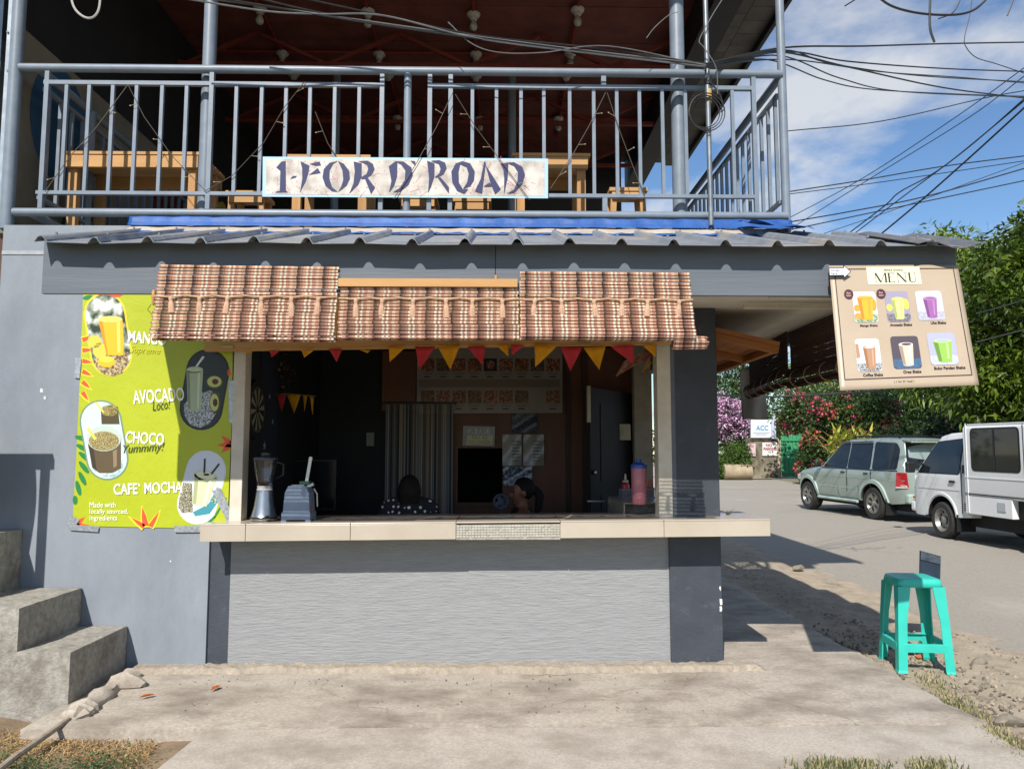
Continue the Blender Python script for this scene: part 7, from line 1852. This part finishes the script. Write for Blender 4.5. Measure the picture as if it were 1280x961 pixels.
# ================================================================ GATE, POST AND SIGNS across the road
ygt = 37.5
zg = road_z(0, ygt) + .04
gt = thing('green_gate', 'green corrugated metal gate beyond the road', 'gate', (P(990, 600, ygt).x, ygt, zg))
gx0, gx1 = P(977, 570, ygt).x, P(1006, 570, ygt).x; ztop_l, ztop_r = P(977, 545, ygt).z, P(1006, 541, ygt).z
n = 12
m_gate = M('green_gate_paint', hexc('3f9468'), hexc('378a5f'), scale=3, rough=.5)
for k in range(n):
    xa = gx0 + (gx1 - gx0) * k / n; xb = gx0 + (gx1 - gx0) * (k + 1) / n; zz = ztop_l + (ztop_r - ztop_l) * k / n
    MB().bx(xa + .004, xb - .004, ygt + (.03 if k % 2 else 0), ygt + .05 + (.03 if k % 2 else 0), zg + .05, zz).build('slat', m_gate, gt)
for zz in (zg + .25, zg + 1.2, ztop_l - .2): MB().bx(gx0, gx1, ygt - .05, ygt - .002, zz - .04, zz + .04).build('rail', m_gate, gt)
m_old = M('mossy_concrete', hexc('8d8472'), hexc('5a5546'), scale=3, rough=.95, bump=.01, bscale=10, col3=hexc('3c3a30'), s3=2.5, c3=(.52, .7))
gp = thing('gate_post', 'stained concrete gate post carrying a white board and small signs', 'gate post', (P(955, 600, ygt - .2).x, ygt - .2, zg))
MB().bx(P(936, 580, ygt - .2).x, P(971, 580, ygt - .2).x, ygt - .35, ygt + .3, zg - .05, P(950, 550, ygt - .2).z).build('post', m_old, gp, bevel=.03)
MB().bx(P(971.5, 580, ygt - .2).x, P(976.5, 580, ygt - .2).x, ygt - .2, ygt + .3, zg - .05, P(950, 550, ygt - .2).z).build('jamb', M('cream_jamb', hexc('b5a98f'), hexc('94886e'), scale=4, rough=.9), gp)
MB().bx(P(937, 580, ygt - .2).x, P(972, 580, ygt - .2).x, ygt - .42, ygt + .34, P(950, 550, ygt - .2).z, P(950, 546.5, ygt - .2).z).build('cap', m_old, gp)
def sign(label, x0, y0, x1, y1, yy, col, lines, tcol, depth=.05):
    t = thing('board_sign', label, 'sign', P((x0 + x1) / 2, y1, yy))
    MB().prism([P(x, y, yy) for x, y in ((x0, y0), (x1, y0), (x1, y1), (x0, y1))], (0, depth, 0)).build('board', flat(col), t)
    fs_ = lambda x, y: P(x, -y, yy - .01)
    for s, a, b, c, d in lines: word(t, flat(tcol), s, fs_, a, -d, c, -b, bold=.03)
    return t
ts = sign('white board sign with blue lettering standing on the gate post', 939, 524.5, 964, 547, ygt - .5, 'd8dde2', [('ACC', 945, 531.5, 960.5, 538)], '4f93b5', .12)
MB().prism([P(x, y, ygt - .5) for x, y in ((964.4, 517), (970, 517), (970, 548), (964.4, 548))], (0, .12, 0)).build('side_panel', flat('b5bccb'), ts)
for yl, xa, xb in ((540.2, 941, 962), (542.4, 944, 959)): MB().flat([P(x, y, ygt - .512) for x, y in ((xa, yl), (xb, yl), (xb, yl + .8), (xa, yl + .8))]).build('fine_print', flat('98a4ae'), ts, fix=False)
sign('white NO PARKING sign fixed on the gate post', 953, 553, 971.5, 569.5, ygt - .42, 'd6d3cf', [('NO', 957.5, 554.5, 965, 558), ('PARKING', 954.5, 559, 971, 562.8)], '8a2432')
sign('small pink faded sign at the left of the gate post', 935, 554, 944.5, 570, ygt - .42, 'cdb2b4', [('NO', 937, 556, 942, 559)], '8a4a52')
# planter and clipped bush
plx0, plx1 = P(906, 590, ygt - 1.5).x, P(940, 590, ygt - 1.5).x
cp = thing('concrete_planter', 'long pale concrete pipe planter at the roadside beyond the pillar', 'planter', ((plx0 + plx1) / 2, ygt - 1.5, zg))
MB().cyl((plx0, ygt - 1.3, zg + .33), (plx1, ygt - 1.3, zg + .33), .36, n=20).build('pipe', M('pale_pipe_concrete', hexc('a89a80'), hexc('8c7f68'), scale=3, rough=.9), cp, smooth=True)

# ================================================================ PLANTS
def leaf_cloud(centers, per, rad, ll, lw, up=.3, flat_z=1.0, shell=.5, seed=1):
    rg = np.random.default_rng(seed); C = np.array(centers); n = len(C) * per
    c = np.repeat(C, per, axis=0); d = rg.normal(size=(n, 3)); d /= np.linalg.norm(d, axis=1)[:, None]
    rr = rad if np.isscalar(rad) else np.repeat(np.array(rad), per)
    r_ = (shell + (1 - shell) * rg.random(n)) * rr
    p = c + d * r_[:, None] * np.array([1, 1, flat_z])
    a = d + rg.normal(size=(n, 3)) * .55 + np.array([0, 0, -up]); a /= np.linalg.norm(a, axis=1)[:, None]
    t = np.cross(a, rg.normal(size=(n, 3)) * .6 + np.array([0, 0, 1])); t /= np.linalg.norm(t, axis=1)[:, None] + 1e-6
    nn = np.cross(t, a); L_ = ll * (.6 + .8 * rg.random(n))[:, None]; Wd = lw * (.7 + .6 * rg.random(n))[:, None]
    v0 = p; v1 = p + a * L_ * .45 + t * Wd - nn * Wd * .35; v2 = p + a * L_ - np.array([0, 0, 1]) * L_ * .18; v3 = p + a * L_ * .45 - t * Wd - nn * Wd * .35
    V = np.stack([v0, v1, v2, v3], 1).reshape(-1, 3); F = np.arange(n * 4).reshape(-1, 4)
    F = np.concatenate([F[:, [0, 1, 2]], F[:, [0, 2, 3]]], 0)
    return V, F
def np_mesh(name, V, F, mat, parent):
    me = bpy.data.meshes.new(name); o_ = org(parent); V = V - np.array(o_)
    me.vertices.add(len(V)); me.vertices.foreach_set('co', V.astype(np.float32).ravel()); me.loops.add(F.size); me.loops.foreach_set('vertex_index', F.astype(np.int32).ravel())
    me.polygons.add(len(F)); me.polygons.foreach_set('loop_start', np.arange(0, F.size, 3, dtype=np.int32)); me.update(calc_edges=True); me.materials.append(mat)
    return link_mesh(name, me, parent)
def blob_centers(c, r, n, seed, shell=.55, zmin=None):
    rg = np.random.default_rng(seed); out = []
    while len(out) < n:
        d = rg.normal(size=3); d /= np.linalg.norm(d); k = shell + (1 - shell) * rg.random() ; k *= (.85 + .3 * math.sin(d[0] * 5 + seed) * math.sin(d[2] * 4 + d[1] * 3))
        p = np.array(c) + d * k * np.array(r)
        if zmin is None or p[2] > zmin: out.append(p)
    return out
m_bark = M('tree_bark', hexc('5d5040'), hexc('433a2e'), scale=8, rough=.9, bump=.01, bscale=20)
def fol(name, h, h2=None, isl=.35): return M(name, hexc(h), hexc(h2) if h2 else None, scale=.9, rough=.45, island=isl + .1, sub=.3, spec=.35)
f_mango, f_dark, f_mid, f_yel, f_boug = fol('mango_leaf', '586b1d', '334b15', .5), fol('dark_leaf', '33472a', '263a1f'), fol('mid_leaf', '4d6530', '3a5326'), fol('yellow_green_leaf', '8a9440', '6a7c30'), fol('bougainvillea_leaf', '4a6630', '36502a')
def tree(name, label, base, crowns, trunk_r, leafspec, mat, seed, group, flowers=None, nclump=60, per=70, crad=.5):
    t = thing(name, label, 'tree' if name.endswith('tree') else 'shrub', base, group=group)
    b = Vector(base); mb = MB(); top_ = max(crowns, key=lambda q: q[0][2] + q[1][2])
    tz = top_[0][2]; mb.tube([b, b + Vector((.1, 0, (tz - b.z) * .4)), Vector((top_[0][0] * .5 + b.x * .5, top_[0][1] * .5 + b.y * .5, b.z + (tz - b.z) * .75)), Vector(top_[0])], [trunk_r, trunk_r * .8, trunk_r * .55, trunk_r * .2], 8)
    cs = []
    for i, (c, r_) in enumerate(crowns): cs += blob_centers(c, r_, nclump, seed + i)
    for c in cs[::4]: 
        m = b.lerp(Vector(top_[0]), .6); mb.tube([m, m.lerp(Vector(c), .5) + Vector((0, 0, .15)), Vector(c)], [trunk_r * .3, trunk_r * .18, trunk_r * .05], 5)
    mb.build('trunk', m_bark, t, smooth=True)
    V, F = leaf_cloud(cs, per, crad, *leafspec, seed=seed + 99); np_mesh('crown', V, F, mat, t)
    if flowers:
        for k, (fm, frac, ll, pred) in enumerate(flowers):
            fc = [c for i, c in enumerate(cs) if pred(c) and (i * 7919 % 100) / 100 < frac]
            if fc: V, F = leaf_cloud(fc, 60, crad * .8, ll, ll * .45, up=0, shell=.75, seed=seed + 5 + k); np_mesh('flowers', V, F, fm, t)
    return t
GV = 'plants across the road'
tree('mango_tree', 'tall mango tree with bright narrow leaves behind the white van', (13.0, 17.0, 0.1), [((12.3, 16.6, 4.9), (2.6, 2.2, 2.5)), ((11.7, 16.0, 3.0), (2.2, 1.7, 1.5)), ((13.2, 16.9, 5.6), (2.2, 2.0, 2.0))], .22, (.20, .034, .35), f_mango, 3, GV, nclump=240, per=60, crad=.40)
tree('mango_tree', 'second mango tree whose top shows just above the roof end', (15.5, 26, .1), [((15.3, 25.5, 7.6), (2.1, 1.8, 1.7)), ((15.6, 25.8, 5.2), (2.4, 1.8, 2.0))], .2, (.30, .036, .3), fol('mango_leaf_far', '7a8a34', '5f7a2a'), 13, GV, nclump=80, per=50, crad=.55)
pk = M('pink_bract', hexc('f8d0ee'), hexc('f0bfe4'), scale=2, rough=.7, island=.3, sub=.3); rd = M('magenta_bract', hexc('ee6090'), hexc('e2507e'), scale=2, rough=.7, island=.3, sub=.3); og = M('coral_bract', hexc('e88a62'), rough=.7, island=.3, sub=.3)
def at(px, py, y): return tuple(P(px, py, y))
def blob(px, py, y, wpx, hpx, d): 
    s = y / FPX; return (at(px, py, y), (wpx * s, d, hpx * s))
tree('bougainvillea', 'pink-flowered bougainvillea mass seen just right of the pillar', (P(905, 600, 39.5).x, 39.5, .2), [blob(905, 520, 39.5, 30, 34, 1.2), blob(925, 545, 39.5, 22, 22, 1.0)], .08, (.12, .04, .2), f_dark, 21, GV, flowers=[(pk, .75, .12, lambda c: c[2] > 2.2)], nclump=110, per=45, crad=.42)
tree('bougainvillea', 'magenta and coral flowered bougainvillea over the green gate', (P(1030, 600, 33).x, 33, .2), [blob(1000, 510, 34, 34, 30, 1.2), blob(1040, 520, 32, 40, 46, 1.3), blob(1090, 520, 31, 36, 36, 1.2), blob(1015, 575, 32, 12, 36, .8)], .1, (.13, .045, .2), f_boug, 25, GV, flowers=[(rd, .15, .11, lambda c: True), (og, .06, .11, lambda c: c[0] > 12.5)], nclump=110, per=45, crad=.42)
tree('hedge_bush', 'clipped green bush behind the concrete planter', (P(922, 600, ygt - .9).x, ygt - .9, .2), [blob(921, 568, ygt - .9, 17, 16, .8), blob(904, 588, ygt - .9, 8, 18, .6)], .05, (.09, .03, .1), fol('bush_leaf', '55702e', '3f5a24'), 31, GV, nclump=70, per=50, crad=.26)
GB = 'dense greenery beyond the road'
bgs = [(930, 470, 46, 60, 36, f_mid, 'loose mid-green tree far beyond the pink bougainvillea'), (1010, 475, 48, 60, 40, f_yel, 'sunlit yellow-green tree behind the gate'), (1090, 485, 42, 55, 50, f_dark, 'dark green tree behind the coral bougainvillea'), (1150, 500, 36, 50, 55, f_mid, 'mid-green tree behind the silver-green car'), (1210, 490, 30, 50, 60, f_dark, 'dark shrubby tree above the white van roof'), (1270, 480, 27, 60, 60, f_mid, 'mid-green tree at the right edge behind the van')]
for i, (px, py, y, wp, hp, mt, lb) in enumerate(bgs):
    tree('garden_tree', lb, (P(px, 600, y).x, y, .1), [blob(px, py, y, wp, hp, 1.8), blob(px + 10, py + 55, y, wp, hp * .7, 1.5)], .15, (.20, .06, .2), mt, 41 + i * 3, GB, nclump=75, per=55, crad=.85)
for i, (px, y, h, lb) in enumerate(((1130, 24, 40, 'low dark shrub between the two trees behind the parked car'), (1180, 20, 46, 'low dark shrub directly behind the van cab'), (1235, 18.5, 46, 'low dark shrub behind the van box'), (1290, 17, 46, 'low dark shrub at the right edge'))):
    tree('roadside_shrub', lb, (P(px, 600, y).x, y, .1), [blob(px, 560, y, 40, h, .9)], .05, (.14, .04, .2), f_dark, 71 + i, GB, nclump=60, per=50, crad=.4)
# strappy yellow-green plant
sy = thing('dracaena_plant', 'yellow-green strappy plant above the car bonnet', 'plant', (P(1060, 570, 25).x, 25, .2)); mb = MB(); rg = random.Random(9)
for k in range(120):
    c = P(rg.uniform(1035, 1092), rg.uniform(548, 572), 25 + rg.uniform(-.4, .4)); a = rg.uniform(0, 6.28); l = rg.uniform(.6, 1.05); el = rg.uniform(.3, 1.2)
    d = Vector((math.cos(a) * math.cos(el), math.sin(a) * math.cos(el), math.sin(el))); s = Vector((-math.sin(a), math.cos(a), 0)) * .035
    mb.add([c - s, c + s, c + d * l * .5 + s * 1.3, c + d * l * .5 - s * 1.3, c + d * l - Vector((0, 0, .12))], [(0, 1, 2, 3), (3, 2, 4)])
mb.build('leaves', M('strap_leaf', hexc('a5a544'), rough=.5, island=.35, sub=.3), sy, fix=False)
MB().cyl(sy.location, sy.location + Vector((0, 0, 1.1)), .08, .06, n=8).build('stem', m_bark, sy)
# far tree line that closes the horizon
mb = MB(); 
cs = []
for k in range(70):
    cs += [np.array((-30 + k * 1.4, 62 + RNG.normal() * 2, 1.5 + 2.6 * RNG.random())) for _ in range(2)]
V, F = leaf_cloud(cs, 60, 1.9, .5, .16, seed=5); o = np_mesh('far_woods', V, F, f_mid, None); stuff(o); tag(o, 'far green tree line closing the end of the road', 'trees')
# small weed on the counter corner
wd = MB(); c = P(903, 634, YW + .1)
for k in range(14):
    a = random.uniform(0, 6.28); l = random.uniform(.03, .09); d = Vector((math.cos(a) * .6 + .4, math.sin(a) * .6, random.uniform(.2, .8))).normalized() * l; s = Vector((0, .004, .004)); b0 = Vector((c.x + .03, c.y, ct(1.6) + .01))
    wd.add([b0 - s, b0 + s, b0 + d], [(0, 1, 2)])
o = wd.build('counter_weed', M('dry_weed', hexc('4a4638'), rough=.8), fix=False); stuff(o); tag(o, 'dry little weed tuft at the foot of the pillar on the counter', 'weed')
